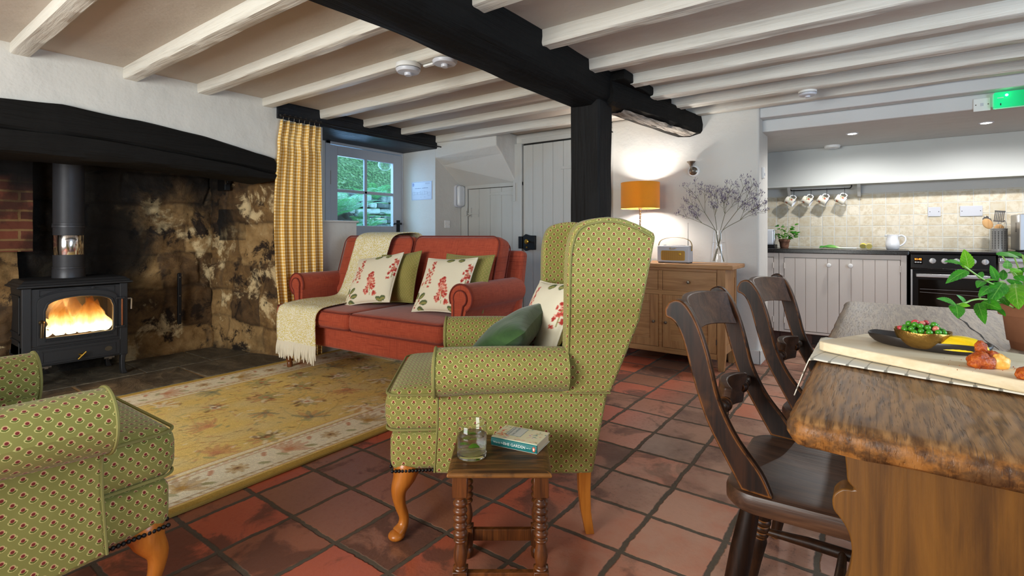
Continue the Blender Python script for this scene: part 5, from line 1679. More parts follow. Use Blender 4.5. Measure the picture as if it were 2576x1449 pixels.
# wall bracket
wl = thing('wall_sconce', 'small brushed metal wall uplighter above the vase', 'wall light', (-1.30, YB, 1.60))
MB().lathe([(.052, 0), (.052, -.008), (.046, -.016), (.036, -.018)], 28, 'y').build('backplate', M['plastic'], wl)
MB().lathe([(.036, -.012), (.036, -.022), (.024, -.030), (.020, -.046), (.012, -.052), (0, -.054)], 24, 'y').build('boss', M['pewter'], wl)
MB().tube([(0, -.045, .0), (-.006, -.058, .02), (-.006, -.060, .040)], .008, 10).lathe([(.010, .034), (.012, .045), (.020, .058), (.034, .074), (.037, .078), (.034, .079), (.018, .062), (0, .060)], 24, 'z', (-.006, -.060, 0), cap=False).build('cup', M['pewter'], wl)
th_ = thing('thermostat', 'small white thermostat on the end face of the lamp wall', 'thermostat', (XE, 4.61, 1.56))
MB().box(0, .018, -.024, .024, -.045, .045).build('case', M['plastic'], th_, smooth=False, bevel=.004)
MB().box(-.001, .003, -.027, .027, -.048, .048).build('mount_plate', M['plastic'], th_, smooth=False)
MB().lathe([(.012, .018), (.011, .022), (0, .023)], 16, 'x', (0, 0, -.012)).build('dial', M['plasticg'], th_)
# plug socket, emergency light, notice
sk = thing('wall_switch', 'white fused spur on the wall beside the stair cupboard', 'switch', (XL, 4.207, 1.168))
MB().box(0, .008, -.043, .043, -.043, .043).build('plate', M['plastic'], sk, smooth=False, bevel=.003)
MB().box(.008, .012, -.012, .012, -.010, .006).build('rocker', M['plastic'], sk, smooth=False, bevel=.001)
for y in (-.031, .031): MB().lathe([(.003, .008), (.003, .0086), (0, .0086)], 10, 'x', (0, y, 0)).build('screw', M['pewter'], sk)
em = thing('emergency_light', 'oval white emergency light with green lamp by the stair cupboard', 'emergency light', (XL, 4.385, 1.495))
pts = []
for cy0, cz0, a0 in ((.025, .09, 0), (-.025, .09, 90), (-.025, -.09, 180), (.025, -.09, 270)): pts += arc((cy0, cz0), .040, a0, a0 + 90, 6)
MB().prism(pts, 0, .028, 'x').build('base', M['plasticg'], em, bevel=.004)
MB().prism([(a * .86, b * .92) for a, b in pts], .028, .075, 'x').build('diffuser', simple('milky_ribbed_diffuser', rgb(206, 210, 214), .25), em, bevel=.02, seg=4)
ng = NT('green_led'); ng.set(base=(0, .6, .25, 1), emis=(.05, 1, .35, 1), estr=25); M['led'] = ng.m
MB().sphere((.05, .058, -.045), .006, 10, 8).build('indicator', M['led'], em)
nt = thing('wall_notice', 'laminated white plan notice on the recess wall beside the glazed door', 'notice', (-4.182, 4.018, 1.545))
MB().box(-.163, .163, -.002, 0, -.104, .104).build('laminate', simple('laminated_paper', rgb(180, 186, 202), .3), nt, smooth=False)
ink = simple('grey_ink', rgb(104, 112, 140), .6); blu = simple('blue_ink', rgb(44, 84, 170), .6)
m = MB()
def ln(x0, z0, x1, z1, t=.0012):
    m.box(min(x0, x1) - t / 2, max(x0, x1) + t / 2, -.0026, -.002, min(z0, z1) - t / 2, max(z0, z1) + t / 2)
for x0, z0, x1, z1 in ((-.155, .098, .155, .098), (-.155, -.098, .155, -.098), (-.155, -.098, -.155, .098), (.155, -.098, .155, .098)): ln(x0, z0, x1, z1, .002)
for x0, x1, z0, z1 in ((-.14, -.11, -.045, -.01), (-.11, -.02, -.04, -.015), (-.02, .05, -.045, -.005), (.05, .09, -.04, -.012), (.10, .135, -.06, -.02), (-.075, -.06, -.04, -.02), (.0, .02, -.045, -.02)):
    for a in ((x0, z0, x1, z0), (x0, z1, x1, z1), (x0, z0, x0, z1), (x1, z0, x1, z1)): ln(*a)
for i in range(3): ln(.06, .085 - .006 * i, .13, .085 - .006 * i, .0016)
for i in range(2): ln(-.02 + .06 * i, -.072, .0 + .06 * i, -.072, .0016)
m.build('plan_drawing', ink, nt, smooth=False)
MB().box(-.145, -.122, -.0026, -.002, .058, .086).build('emblem', blu, nt, smooth=False)
MB().box(-.1375, -.1295, -.003, -.0026, .063, .081).box(-.1425, -.1245, -.003, -.0026, .070, .074).build('emblem_mark', simple('emblem_white', rgb(210, 220, 240), .6), nt, smooth=False)
m = MB()
hr = random.Random(2)
hx = -.105
while hx < .10:
    w_ = hr.uniform(.003, .008)
    if not (-.012 < hx < .004): m.box(hx, hx + w_, -.0026, -.002, .026, .026 + hr.uniform(.003, .006))
    hx += w_ + .0016
m.build('heading_line', ink, nt, smooth=False)

# ------------------------------------------------------------------ stove
CI = simple('matt_black_cast_iron', rgb(44, 44, 46), .5, .35, .12, 90, var=.2)
CI2 = simple('grey_stove_pipe', rgb(66, 66, 70), .45, .4, .1, 30, var=.25)
x0s, x1s, y0s, y1s = -4.945, -4.545, .79, 1.36
stv = thing('wood_stove', 'black cast iron wood stove burning in the inglenook', 'stove', (0, 0, 0))
def ring_frame(outer, inner, h0, h1):
    n = len(outer)
    m = MB()
    V = [(h1, *p) for p in outer] + [(h1, *p) for p in inner] + [(h0, *p) for p in outer] + [(h0, *p) for p in inner]
    F = []
    for i in range(n):
        j = (i + 1) % n
        F += [(i, j, n + j, n + i), (2 * n + i, 3 * n + i, 3 * n + j, 2 * n + j), (i, 2 * n + i, 2 * n + j, j), (n + i, n + j, 3 * n + j, 3 * n + i)]
    return m.add(V, F)
def resample(poly, n):
    P = [Vector(p) for p in poly]; L = [0]
    for a, b in zip(P, P[1:] + P[:1]): L.append(L[-1] + (b - a).length)
    out = []
    for k in range(n):
        s = L[-1] * k / n
        for i in range(len(P)):
            if L[i] <= s <= L[i + 1] + 1e-9:
                t = (s - L[i]) / max(1e-9, L[i + 1] - L[i]); q = P[i].lerp(P[(i + 1) % len(P)], t); out.append((q.x, q.y)); break
    return out
b = MB().box(x0s, x0s + .015, y0s, y1s, .16, .70).box(x0s, x1s, y0s, y0s + .012, .16, .70).box(x0s, x1s, y1s - .012, y1s, .16, .70).box(x0s, x1s, y0s, y1s, .16, .30).box(x0s, x1s, y0s, y1s, .68, .70)
b.build('body', CI, stv, smooth=False, bevel=.003)
# mouldings on the front and side
b = MB()
for ya in (y0s - .004, y1s - .045): b.box(x1s - .01, x1s + .007, ya, ya + .049, .16, .695)
b.box(x1s - .01, x1s + .005, y0s, y1s, .285, .298)
b.build('corner_post', CI, stv, smooth=False, bevel=.004)
b = MB()
for z0, z1 in ((.38, .64), (.22, .34)):
    for a in ((x0s + .06, x1s - .06, z0, z0 + .012), (x0s + .06, x1s - .06, z1 - .012, z1)): b.box(a[0], a[1], y0s - .007, y0s, a[2], a[3])
    b.box(x0s + .06, x0s + .072, y0s - .007, y0s, z0, z1); b.box(x1s - .072, x1s - .06, y0s - .007, y0s, z0, z1)
b.build('side_moulding', CI, stv, smooth=False, bevel=.002)
m = MB()
for z, o in ((.690, .018), (.697, .030), (.706, .030), (.709, .020), (.722, .012), (.728, .002), (.738, -.006), (.742, -.014), (.742, -.03)):
    m.v += [(x0s - o * .3, y0s - o, z), (x1s + o, y0s - o, z), (x1s + o, y1s + o, z), (x0s - o * .3, y1s + o, z)]
m.f = [(j * 4 + i, j * 4 + (i + 1) % 4, j * 4 + 4 + (i + 1) % 4, j * 4 + 4 + i) for j in range(8) for i in range(4)] + [(3, 2, 1, 0), (32, 33, 34, 35)]
m.build('top_plate', CI, stv, smooth=False, bevel=.002)
# arched door
outer = [(.862, .305), (1.298, .305), (1.298, .60)] + [(1.08 + .218 * math.cos(R(a)), .60 + .062 * math.sin(R(a))) for a in range(10, 171, 10)] + [(.862, .60)]
inner = [(.905, .352), (.915, .352), (1.262, .352), (1.270, .36), (1.272, .375), (1.272, .54), (1.262, .552), (1.262, .565)] + [(1.088 + .174 * math.cos(R(a)), .565 + .052 * math.sin(R(a))) for a in range(10, 171, 10)] + [(.914, .565), (.914, .552), (.904, .54), (.904, .375)]
N_ = 72
oc, ic = resample(outer, N_), resample(inner, N_)
def ang_sort(poly): return sorted(poly, key=lambda p: math.atan2(p[1] - .47, p[0] - 1.08))
fo = sorted(resample([(y0s, .29), (y1s, .29), (y1s, .69), (y0s, .69)], 72), key=lambda p: math.atan2(p[1] - .47, p[0] - 1.08))
ring_frame(fo, [(1.08 + (a - 1.08) * 1.03, .47 + (b_ - .47) * 1.03) for a, b_ in ang_sort(ic)], x1s - .014, x1s).build('front_plate', CI, stv, smooth=False)
dr = ring_frame(ang_sort(oc), ang_sort(ic), x1s - .006, x1s + .012).build('door', CI, stv, smooth=False, bevel=.002)
ic2 = [(1.08 + (a - 1.08) * 1.08, .47 + (b_ - .47) * 1.09) for a, b_ in ang_sort(ic)]
ring_frame(ic2, ang_sort(ic), x1s + .01, x1s + .019).build('door_rim', CI, dr, smooth=False, bevel=.003)
sg = pane('stove_glass', .05)
MB().box(x1s - .004, x1s - .001, .895, 1.28, .345, .625).build('door_glass', sg, dr, smooth=False)
m = MB()
for i in range(60): m.box(x1s + .012, x1s + .018, .90 + i * .0062, .9035 + i * .0062, .325, .337)
m.build('vent_ribs', CI, dr, smooth=False)
hb = MB().tube([(x1s + .02, .882, .46), (x1s + .035, .882, .455), (x1s + .036, .878, .36)], [.011, .010, .008], 10).lathe([(.016, 0), (.016, .012), (.008, .02)], 16, 'x', (x1s + .010, .882, .46))
hb.build('door_handle', simple('bronzed_handle', rgb(74, 60, 38), .4, .7), dr)
MB().tube([(x1s + .022, 1.325, .375), (x1s + .022, 1.325, .585)], .006, 10).build('hinge_pin', simple('copper_rod', rgb(148, 92, 62), .35, .9), stv)
MB().box(x1s + .004, x1s + .03, 1.285, 1.34, .366, .382).box(x1s + .004, x1s + .03, 1.285, 1.34, .576, .592).build('hinge_bracket', CI, stv, smooth=False, bevel=.003)
m = MB()
for sgn in (-1, 1):     # spandrel mouldings above the door
    P_ = [(1.08 + sgn * .205, .675), (1.08 + sgn * .02, .675), (1.08 + sgn * .09, .668), (1.08 + sgn * .15, .655), (1.08 + sgn * .205, .632)]
    m.tube([(x1s + .002, a, b_) for a, b_ in P_], .0035, 6, close=True)
m.lathe([(.011, 0), (.010, .012), (0, .014)], 12, 'x', (x1s, 1.155, .672))
m.build('spandrel_moulding', CI, stv)
dw = MB().box(x1s - .01, x1s + .010, .862, 1.318, .170, .278).build('ash_drawer', CI, stv, smooth=False, bevel=.004)
m = MB()
for a, b_, c, d in ((.885, 1.29, .255, .260), (.885, 1.29, .185, .190), (.885, .890, .185, .26), (1.285, 1.29, .185, .26)): m.box(x1s + .010, x1s + .014, a, b_, c, d)
m.build('drawer_moulding', CI, dw, smooth=False, bevel=.001)
m = MB().tube([(x1s + .04, 1.068, .182), (x1s + .04, 1.112, .228)], .0065, 12).lathe([(.010, .01), (.008, .035), (.006, .04)], 12, 'x', (x1s, 1.085, .208))
m.build('drawer_knob', M['brass'], dw)
m = MB()
m.prism([(1.246 + .022 * math.cos(t * PI / 12), .222 + .017 * math.sin(t * PI / 12)) for t in range(24)], x1s + .010, x1s + .0135, 'x')
m.build('maker_badge', simple('worn_badge', rgb(92, 82, 66), .45, .6, .4, 220, var=.4), dw, smooth=False)
for y in (.905, 1.255):
    MB().tube([(x1s - .005, y - .03, .152), (x1s - .005, y + .03, .152)], .009, 8).tube([(x1s - .005, y - .006, .152), (x1s - .005, y + .012, .152)], .016, 6).build('air_control', M['pewter'], stv)
m = MB().tube([(x1s - .02, y1s, .57), (x1s - .02, y1s + .03, .57), (x1s - .02, y1s + .035, .565), (x1s - .02, y1s + .033, .49)], .007, 8)
m.build('riddling_lever', M['steel'], stv)
for x, y, sg_ in ((x1s - .02, y1s - .022, 1), (x1s - .02, y0s + .022, -1), (x0s + .04, y1s - .022, 1), (x0s + .04, y0s + .022, -1)):
    prof = [(0, .20), (.022, .20), (.024, .165), (.014, .150), (.010, .110), (.012, .06), (.022, .03), (.026, .018), (-.008, .018), (-.012, .05), (-.014, .11), (-.012, .16), (-.010, .2)]
    MB().prism([(y + sg_ * a * 1.1, b_) for a, b_ in prof], x - .022, x + .024, 'x').build('leg', CI, stv, bevel=.005)
fp = MB().lathe([(.094, .742), (.092, .80), (.088, .806), (.088, 1.74)], 36, 'z', (-4.74, 1.07, 0), cap=False)
f_ = fp.build('flue_pipe', CI2, stv)
for z, r_, hh in ((.806, .092, .012), (1.098, .093, .018), (1.118, .091, .010)):
    MB().lathe([(.088, z), (r_, z + .002), (r_, z + hh), (.088, z + hh + .002)], 36, 'z', (-4.74, 1.07, 0), cap=False).build('flue_collar', CI2, f_)
MB().lathe([(.0885, .905), (.0895, .907), (.0895, 1.043), (.0885, 1.045)], 36, 'z', (-4.74, 1.07, 0), cap=False).build('polished_band', M['chrome'], f_)
# fire
lg = wood('charred_log', rgb(58, 34, 20), rgb(16, 10, 8), 'y', 1.5, .9, (.3, .7), .6)
for i, (a, b_, r_) in enumerate((((-4.72, .90, .345), (-4.70, 1.25, .350), .038), ((-4.80, .93, .35), (-4.79, 1.24, .36), .042), ((-4.76, .96, .41), (-4.68, 1.20, .395), .034))):
    A_, B_ = Vector(a), Vector(b_)
    pts = [A_.lerp(B_, k / 8) + Vector((.004 * math.sin(k * 2 + i), 0, .004 * math.cos(k * 1.7))) for k in range(9)]
    tag(MB().tube(pts, [r_ * (1 + .08 * math.sin(k * 1.9 + i)) for k in range(9)], 12).build('firewood_log', lg), ['burning log lying at the front of the stove fire', 'burning log lying at the back of the stove fire', 'burning log laid across the top of the stove fire'][i], 'log', 'logs in the stove')
nf = NT('fire_flame')
c = nf.coord('Generated')
ob = nf.coord('Object')
x, y, z = nf.sep(ob)
str_ = nf.noise(nf.mapping(ob, (30, 26, 5)), 1.0, 3)
h = nf.smooth(nf.add(z, nf.mul(nf.sub(str_, .5), .10)), .34, .60)
col = nf.ramp(h, [(0, (1, .86, .50, 1)), (.25, (1, .66, .20, 1)), (.6, (1, .36, .05, 1)), (1, (.7, .13, .01, 1))])
em_ = nf.new('ShaderNodeEmission'); nf.put(em_.inputs[0], col); nf.put(em_.inputs[1], nf.ramp(h, [(0, (5, 5, 5, 1)), (.3, (2.6, 2.6, 2.6, 1)), (.6, (1.1, 1.1, 1.1, 1)), (1, (.4, .4, .4, 1))]))
tp_ = nf.new('ShaderNodeBsdfTransparent')
lw = nf.new('ShaderNodeLayerWeight'); lw.inputs[0].default_value = .35
op = nf.mul(nf.smooth(lw.outputs['Facing'], .98, .15), nf.sub(.85, nf.mul(h, .62)))
mx = nf.new('ShaderNodeMixShader'); nf.put(mx.inputs[0], op)
nf.t.links.new(tp_.outputs[0], mx.inputs[1]); nf.t.links.new(em_.outputs[0], mx.inputs[2]); nf.t.links.new(mx.outputs[0], nf.out.inputs[0])
fm = MB()
fr_ = random.Random(21)
for i, (y, h_, r_, x) in enumerate(((.93, .07, .016, -4.64), (1.0, .17, .032, -4.66), (1.025, .23, .038, -4.70), (1.06, .20, .036, -4.66), (1.09, .16, .028, -4.72), (1.13, .20, .034, -4.66), (1.165, .25, .044, -4.68), (1.20, .26, .046, -4.66), (1.235, .23, .042, -4.67), (1.255, .16, .028, -4.64), (.97, .12, .024, -4.74), (1.15, .27, .046, -4.78), (1.05, .25, .042, -4.80), (1.22, .24, .042, -4.77))):
    ring = []
    NS, NR_ = 14, 16
    ph = fr_.uniform(0, 6)
    for j in range(NR_ + 1):
        t = j / NR_
        rr_ = r_ * 1.5 * (math.sin(PI * min(1, .12 + t * .88)) ** .8) * (1 - t * .45) + .001
        ox = .012 * math.sin(t * 4 + ph) * t; oy = (.022 * math.sin(t * 3.4 + ph) - .02 * t) * t * 1.3
        for k in range(NS):
            a = 2 * PI * k / NS
            w_ = 1 + .25 * math.sin(a * 3 + t * 6 + ph)
            ring.append((x + ox + rr_ * .8 * w_ * math.cos(a), y + oy + rr_ * w_ * math.sin(a), .345 + h_ * t))
    fm.add(ring, [(j * NS + k, j * NS + (k + 1) % NS, (j + 1) * NS + (k + 1) % NS, (j + 1) * NS + k) for j in range(NR_) for k in range(NS)])
o = fm.build('flames', nf.m, auto=0)
o['kind'] = 'stuff'; tag(o, 'bright orange and white flames behind the arched stove glass', 'fire')
ne = NT('glowing_embers')
e_ = ne.noise(ne.coord(), 60, 4)
ne.set(base=rgb(40, 20, 10), rough=.9, emis=(1, .35, .05, 1), estr=ne.smooth(e_, .48, .62, 0, 6))
eb = MB().grid(lambda u, v: (-4.90 + .32 * u, .86 + .43 * v, .302 + .022 * (1 - abs(2 * u - 1)) + .012 * nz(u * 9, v * 11)), 20, 26)
o = eb.build('ember_bed', ne.m, auto=0); o['kind'] = 'stuff'; tag(o, 'bed of glowing embers in the stove', 'embers')

# iron strap standing on the stone, small box high in the corner
ist = MB().prism(arc((1.843, .705), .014, 0, 180, 8) + [(1.829, .30), (1.832, .275), (1.854, .275), (1.857, .30)], -4.912, -4.888, 'x')
tg = thing('iron_strap', 'old black iron strap upright against the back stones', 'iron strap', (0, 0, 0)); ist.xf(TRS((0, 0, 0))).build('bar', M['iron'], tg, bevel=.002)
for z in (.36, .52, .68): MB().lathe([(.006, 0), (.006, .004), (0, .005)], 10, 'x', (-4.889, 1.843, z)).build('rivet', M['pewter'], tg)
fb = thing('wall_bracket', 'blackened iron bracket high in the corner of the inglenook', 'bracket', (-4.70, 2.165, 1.47))
MB().box(-.09, .05, -.06, -.01, -.03, .10).box(.05, .075, -.05, -.015, .03, .11).build('iron_block', M['iron'], fb, smooth=False, bevel=.006)
MB().box(.05, .07, -.062, -.055, .02, .10).build('edge', M['pewter'], fb, smooth=False)
# ------------------------------------------------------------------ dining table
tb = thing('dining_table', 'long thick weathered oak dining table with scalloped end board', 'dining table')
TX0, TX1, TY0, TY1, TZ = -.122, .672, .905, 2.67, .76
def edge_off(a, k): return .0045 * nz(a * 9, k * 5.1, 2) + .0025 * nz(a * 31, k * 3.3, 4)
cx_, cy_ = (TX0 + TX1) / 2, (TY0 + TY1) / 2
def ringpts(ins):
    hx, hy = (TX1 - TX0) / 2 - ins, (TY1 - TY0) / 2 - ins
    rc = max(.006, .036 - ins)
    P = []
    for sx, sy, a0 in ((1, -1, -90), (1, 1, 0), (-1, 1, 90), (-1, -1, 180)):
        P += arc((cx_ + sx * (hx - rc), cy_ + sy * (hy - rc)), rc, a0, a0 + 90, 6)
        ex, ey = P[-1]
        nsx, nsy, na = {(1, -1): (1, 1, 0), (1, 1): (-1, 1, 90), (-1, 1): (-1, -1, 180), (-1, -1): (1, -1, -90)}[(sx, sy)]
        qx, qy = cx_ + nsx * (hx - rc) + rc * math.cos(R(na)), cy_ + nsy * (hy - rc) + rc * math.sin(R(na))
        k = 80 if abs(qy - ey) > abs(qx - ex) else 50
        for i in range(1, k): P.append((ex + (qx - ex) * i / k, ey + (qy - ey) * i / k))
    return P
m = MB()
rings = []
for lvl, (ins, z) in enumerate(((.07, TZ), (.028, TZ), (.014, TZ - .002), (.006, TZ - .007), (.001, TZ - .016), (0, TZ - .028), (.003, TZ - .038), (.010, TZ - .045), (.03, TZ - .048), (.07, TZ - .048))):
    RP_ = ringpts(ins)
    n = len(RP_)
    for i, (x, y) in enumerate(RP_):
        e = edge_off(i * .02, lvl * .35) if 1 < lvl < 8 else 0
        rings.append((x + e, y + e, z + min(0, e) * .4))
fs = []
for l in range(9):
    for i in range(n): fs.append((l * n + i, l * n + (i + 1) % n, (l + 1) * n + (i + 1) % n, (l + 1) * n + i))
fs.append(tuple(range(n))); fs.append(tuple(9 * n + i for i in reversed(range(n))))
m.add(rings, fs)
m.build('tabletop', M['table'], tb, auto=45)
# long shake split in the top and two little cracks
cr = MB()
def crack(pts, w0):
    P = [Vector((a, b, TZ + .0008)) for a, b in pts]
    L, Rr = [], []
    for i, p in enumerate(P):
        d = (P[min(i + 1, len(P) - 1)] - P[max(i - 1, 0)]).normalized()
        nn_ = Vector((-d.y, d.x, 0)); w_ = w0 * (1 - abs(2 * i / (len(P) - 1) - .8) * .6) * (.7 + .3 * math.sin(i * 2.3))
        L.append(tuple(p + nn_ * w_)); Rr.append(tuple(p - nn_ * w_))
    k = len(P)
    cr.add(L + Rr, [(i, i + 1, k + i + 1, k + i) for i in range(k - 1)])
crack([(.221 + .0013 * i + .003 * math.sin(i * 1.3), 2.50 - .047 * i) for i in range(17)], .0035)
crack([(.15 + .004 * math.sin(i), 2.62 - .03 * i) for i in range(6)], .0012)
crack([(.19 + .006 * i, 2.66 - .03 * i) for i in range(4)], .001)
cr.build('split', M['dark'], tb, smooth=False, recalc=False)
def end_board(y):
    Lp = catmull([(-.058, .712, 0), (-.056, .690, 0), (-.049, .668, 0), (-.046, .640, 0), (-.044, .618, 0), (-.034, .606, 0), (-.052, .602, 0), (-.066, .585, 0), (-.065, .562, 0), (-.054, .548, 0), (-.042, .526, 0), (-.038, .49, 0), (-.045, .445, 0), (-.056, .40, 0), (-.058, .34, 0), (-.04, .28, 0), (-.03, .22, 0), (-.06, .16, 0), (-.10, .11, 0), (-.11, .06, 0), (-.11, 0, 0)], 3)
    Lp = [(p.x, p.y) for p in Lp]
    full = Lp + [(.55 - a, b) for a, b in reversed(Lp)]
    return MB().prism(full, y, y + .045, 'y').build('end_board', M['trestle'], tb, bevel=.004, auto=40)
end_board(1.06); end_board(2.47)
MB().box(.235, .315, 1.10, 2.47, .30, .36).build('stretcher', M['trestle'], tb, smooth=False, bevel=.004)

# ------------------------------------------------------------------ dining chairs
def make_chair(label, loc, rz):
    t = thing('dining_chair', label, 'chair', loc, rz, 'dark bar back chairs at the table')
    D = M['darkchair']
    back = [(-.44, .86), (-.438, .842), (-.424, .836), (-.409, .82), (-.393, .782), (-.374, .71), (-.355, .645), (-.334, .59), (-.305, .535), (-.26, .455)]
    front = [(-.194, .452), (-.217, .502), (-.264, .563), (-.292, .613), (-.312, .663), (-.325, .718), (-.340, .777), (-.362, .837), (-.389, .878), (-.411, .887), (-.430, .879)]
    bs = [(q.x, q.z) for q in catmull([(a, 0, b) for a, b in back], 4)]; fs_ = [(q.x, q.z) for q in catmull([(a, 0, b) for a, b in front], 4)]
    for sy in (-1, 1):
        m = MB().prism([(a + .10, b) for a, b in bs + fs_], sy * .198 - .012, sy * .198 + .012, 'y')
        m.build('back_upright', D, t, bevel=.004, auto=40)
    # curved crest board
    def crest(off):
        def f(u, v):
            y = -.188 + .376 * u
            k = 1 - (y / .19) ** 2
            z = .872 - .098 * v + .012 * k * (1 if v < .5 else 1.3)
            zz = (.872 - z) / .10
            return (-.282 - .045 * k + .030 * zz + off + .010 * (v - .5) ** 2, y, z)
        return f
    m = MB().grid(crest(0), 18, 8); m2 = MB().grid(crest(-.018), 18, 8)
    k = len(m.v); m.merge(m2)
    W9 = 19
    loop = [i for i in range(19)] + [W9 * j + 18 for j in range(1, 9)] + [W9 * 8 + i for i in range(17, -1, -1)] + [W9 * j for j in range(7, 0, -1)]
    m.f += [(loop[i], loop[(i + 1) % len(loop)], k + loop[(i + 1) % len(loop)], k + loop[i]) for i in range(len(loop))]
    m.build('crest_rail', M['darkseat'], t, bevel=.003, auto=40)
    # tablet mid rail with turned ends
    m = MB()
    def tab(off):
        def f(u, v):
            y = -.092 + .184 * u
            kk = 1 - (y / .092) ** 2
            z = .660 - .102 * v * (1 - .15 * abs(2 * u - 1)) - .006 * (1 - kk)
            return (-.215 - .030 * kk - .012 * (v - .2) + off, y, z)
        return f
    a_ = MB().grid(tab(.010), 14, 8); b_ = MB().grid(tab(-.012), 14, 8)
    kq = len(a_.v); a_.merge(b_)
    loop = [i for i in range(15)] + [15 * j + 14 for j in range(1, 9)] + [15 * 8 + i for i in range(13, -1, -1)] + [15 * j for j in range(7, 0, -1)]
    a_.f += [(loop[i], loop[(i + 1) % len(loop)], kq + loop[(i + 1) % len(loop)], kq + loop[i]) for i in range(len(loop))]
    tr = a_.build('mid_rail', M['darkseat'], t, bevel=.004, auto=40)
    for sy in (-1, 1):
        MB().lathe([(.011, .080), (.018, .088), (.019, .098), (.013, .104), (.017, .110), (.017, .118), (.012, .124), (.016, .132), (.016, .150), (.010, .190)], 16, 'y', (-.222, 0, .612)).xf(Matrix.Diagonal((1, sy, 1, 1))).build('turned_end', D, tr)
    # saddle seat
    pts = []
    def out_(a):
        return a
    sp = []
    rc = .07
    x0, x1, y0, y1 = -.205, .215, .215, .195
    sp += arc((x0 + rc, y0 - rc), rc, 180, 90, 8)[0:]
    sp += arc((x1 - .05, y1 - .05 + .005), .05, 90, 0, 8)
    sp += arc((x1 - .05, -y1 + .05 - .005), .05, 0, -90, 8)
    sp += arc((x0 + rc, -y0 + rc), rc, -90, -180, 8)
    n = len(sp)
    m = MB()
    lv = [(.965, .405), (1.0, .415), (1.0, .440), (.985, .449), (.96, .4515)]
    for s_, z in lv: m.v += [(a * s_, b * s_, z) for a, b in sp]
    m.f = [(l * n + i, l * n + (i + 1) % n, (l + 1) * n + (i + 1) % n, (l + 1) * n + i) for l in range(4) for i in range(n)] + [tuple(range(n))]
    K = 6
    base = 4 * n
    for q in range(1, K + 1):
        f_ = 1 - q / K
        for a, b in sp:
            x, y = a * .96 * f_, b * .96 * f_
            d = .010 * max(0, 1 - ((x + .0) / .18) ** 2) * max(0, 1 - (y / .17) ** 2)
            m.v.append((x, y, .4515 - d * 1.0))
        for i in range(n): m.f.append((base + i, base + (i + 1) % n, base + n + (i + 1) % n, base + n + i))
        base += n
    m.build('seat', M['darkseat'], t, auto=40)
    # turned legs
    prof = [(.013, 0), (.016, .02), (.018, .06), (.021, .10), (.0235, .135), (.019, .150), (.024, .157), (.024, .163), (.019, .168), (.024, .175), (.024, .183), (.019, .188), (.0245, .195), (.0245, .203), (.019, .208), (.024, .214), (.025, .225), (.0255, .30), (.023, .36), (.02, .415)]
    for (tx, ty, bx, by) in ((-.145, -.165, -.215, -.205), (-.145, .165, -.215, .205), (.15, -.16, .185, -.19), (.15, .16, .185, .19)):
        A_, B_ = Vector((bx, by, 0)), Vector((tx, ty, .415))
        d = (B_ - A_).normalized()
        rot = Vector((0, 0, 1)).rotation_difference(d).to_matrix().to_4x4()
        m = MB().lathe(prof, 18)
        m.xf(Matrix.Translation(A_) @ rot)
        m.v = [(x, y, max(0, z)) for x, y, z in m.v]
        m.build('leg', D, t, auto=50)
    for sy in (-1, 1):
        m = MB().tube([(-.188, sy * .188, .165), (-.06, sy * .185, .172), (.06, sy * .183, .172), (.170, sy * .178, .165)], [.009, .015, .016, .010], 12)
        m.build('stretcher', D, t)
    MB().tube([(.02, -.184, .172), (.02, 0, .174), (.02, .184, .172)], [.010, .015, .010], 12).build('stretcher', D, t)
    return t
dc1 = make_chair('dark wooden bar back chair with worn edges at the near end of the table', (-.10, 1.475, 0), 0)
dc2 = dup(dc1, (-.057, 2.135, 0), R(-6), 'dark wooden bar back chair half hidden at the far end of the table')

# ------------------------------------------------------------------ on the table
def tea_towel():
    n = NT('striped_cotton_cloth')
    uv = n.coord('UV')
    x, y, z = n.sep(uv)
    fr_ = n.math('FRACT', n.math('DIVIDE', x, .0345))
    s = n.smooth(n.math('ABSOLUTE', n.sub(fr_, .5)), .045, .025)
    bar = n.mul(n.smooth(n.math('ABSOLUTE', n.sub(fr_, .5)), .10, .08), n.smooth(y, .010, .006))
    w_ = n.noise(n.mapping(uv, (900, 900, 1)), 1, 2)
    col = n.mix(n.mul(s, .6), n.mix(w_, rgb(222, 216, 200), rgb(238, 234, 222)), rgb(150, 146, 134))
    col = n.mix(n.mul(bar, .8), col, rgb(110, 106, 96))
    n.bump(w_, .3, .001)
    return n.set(base=col, rough=.9, spec=.15).m
cl = thing('tea_towel', 'cream cloth with thin grey stripes under the chopping board', 'cloth')
CR = R(-13)
def cloth(u, v):
    # u along the runner (0 hangs over the table edge), v across from the near hem
    L = -.115 + .80 * u
    W_ = .30
    x = -.095 + L * math.cos(CR) - (v - 0) * W_ * math.sin(CR) * 1.0
    y = 1.328 + L * math.sin(CR) + v * W_ * math.cos(CR)
    z = TZ + .0035 + .0015 * abs(nz(x * 20, y * 20)) 
    ov = TX0 - .004 - x
    if ov > 0:
        z -= ov * 1.15; x = TX0 - .006 - ov * .40
        z += 0
    z += .004 * max(0, nz(u * 7, v * 3, 3)) * (1 if v < .2 else .1)
    return (x, y, z)
m = MB().grid(cloth, 70, 30, uvfn=lambda u, v: (u * .80 + .006 * math.sin(v * 6), v * .30))
o = m.build('fabric', tea_towel(), cl, auto=0)
sd = o.modifiers.new('t', 'SOLIDIFY'); sd.thickness = .0022; sd.offset = 1
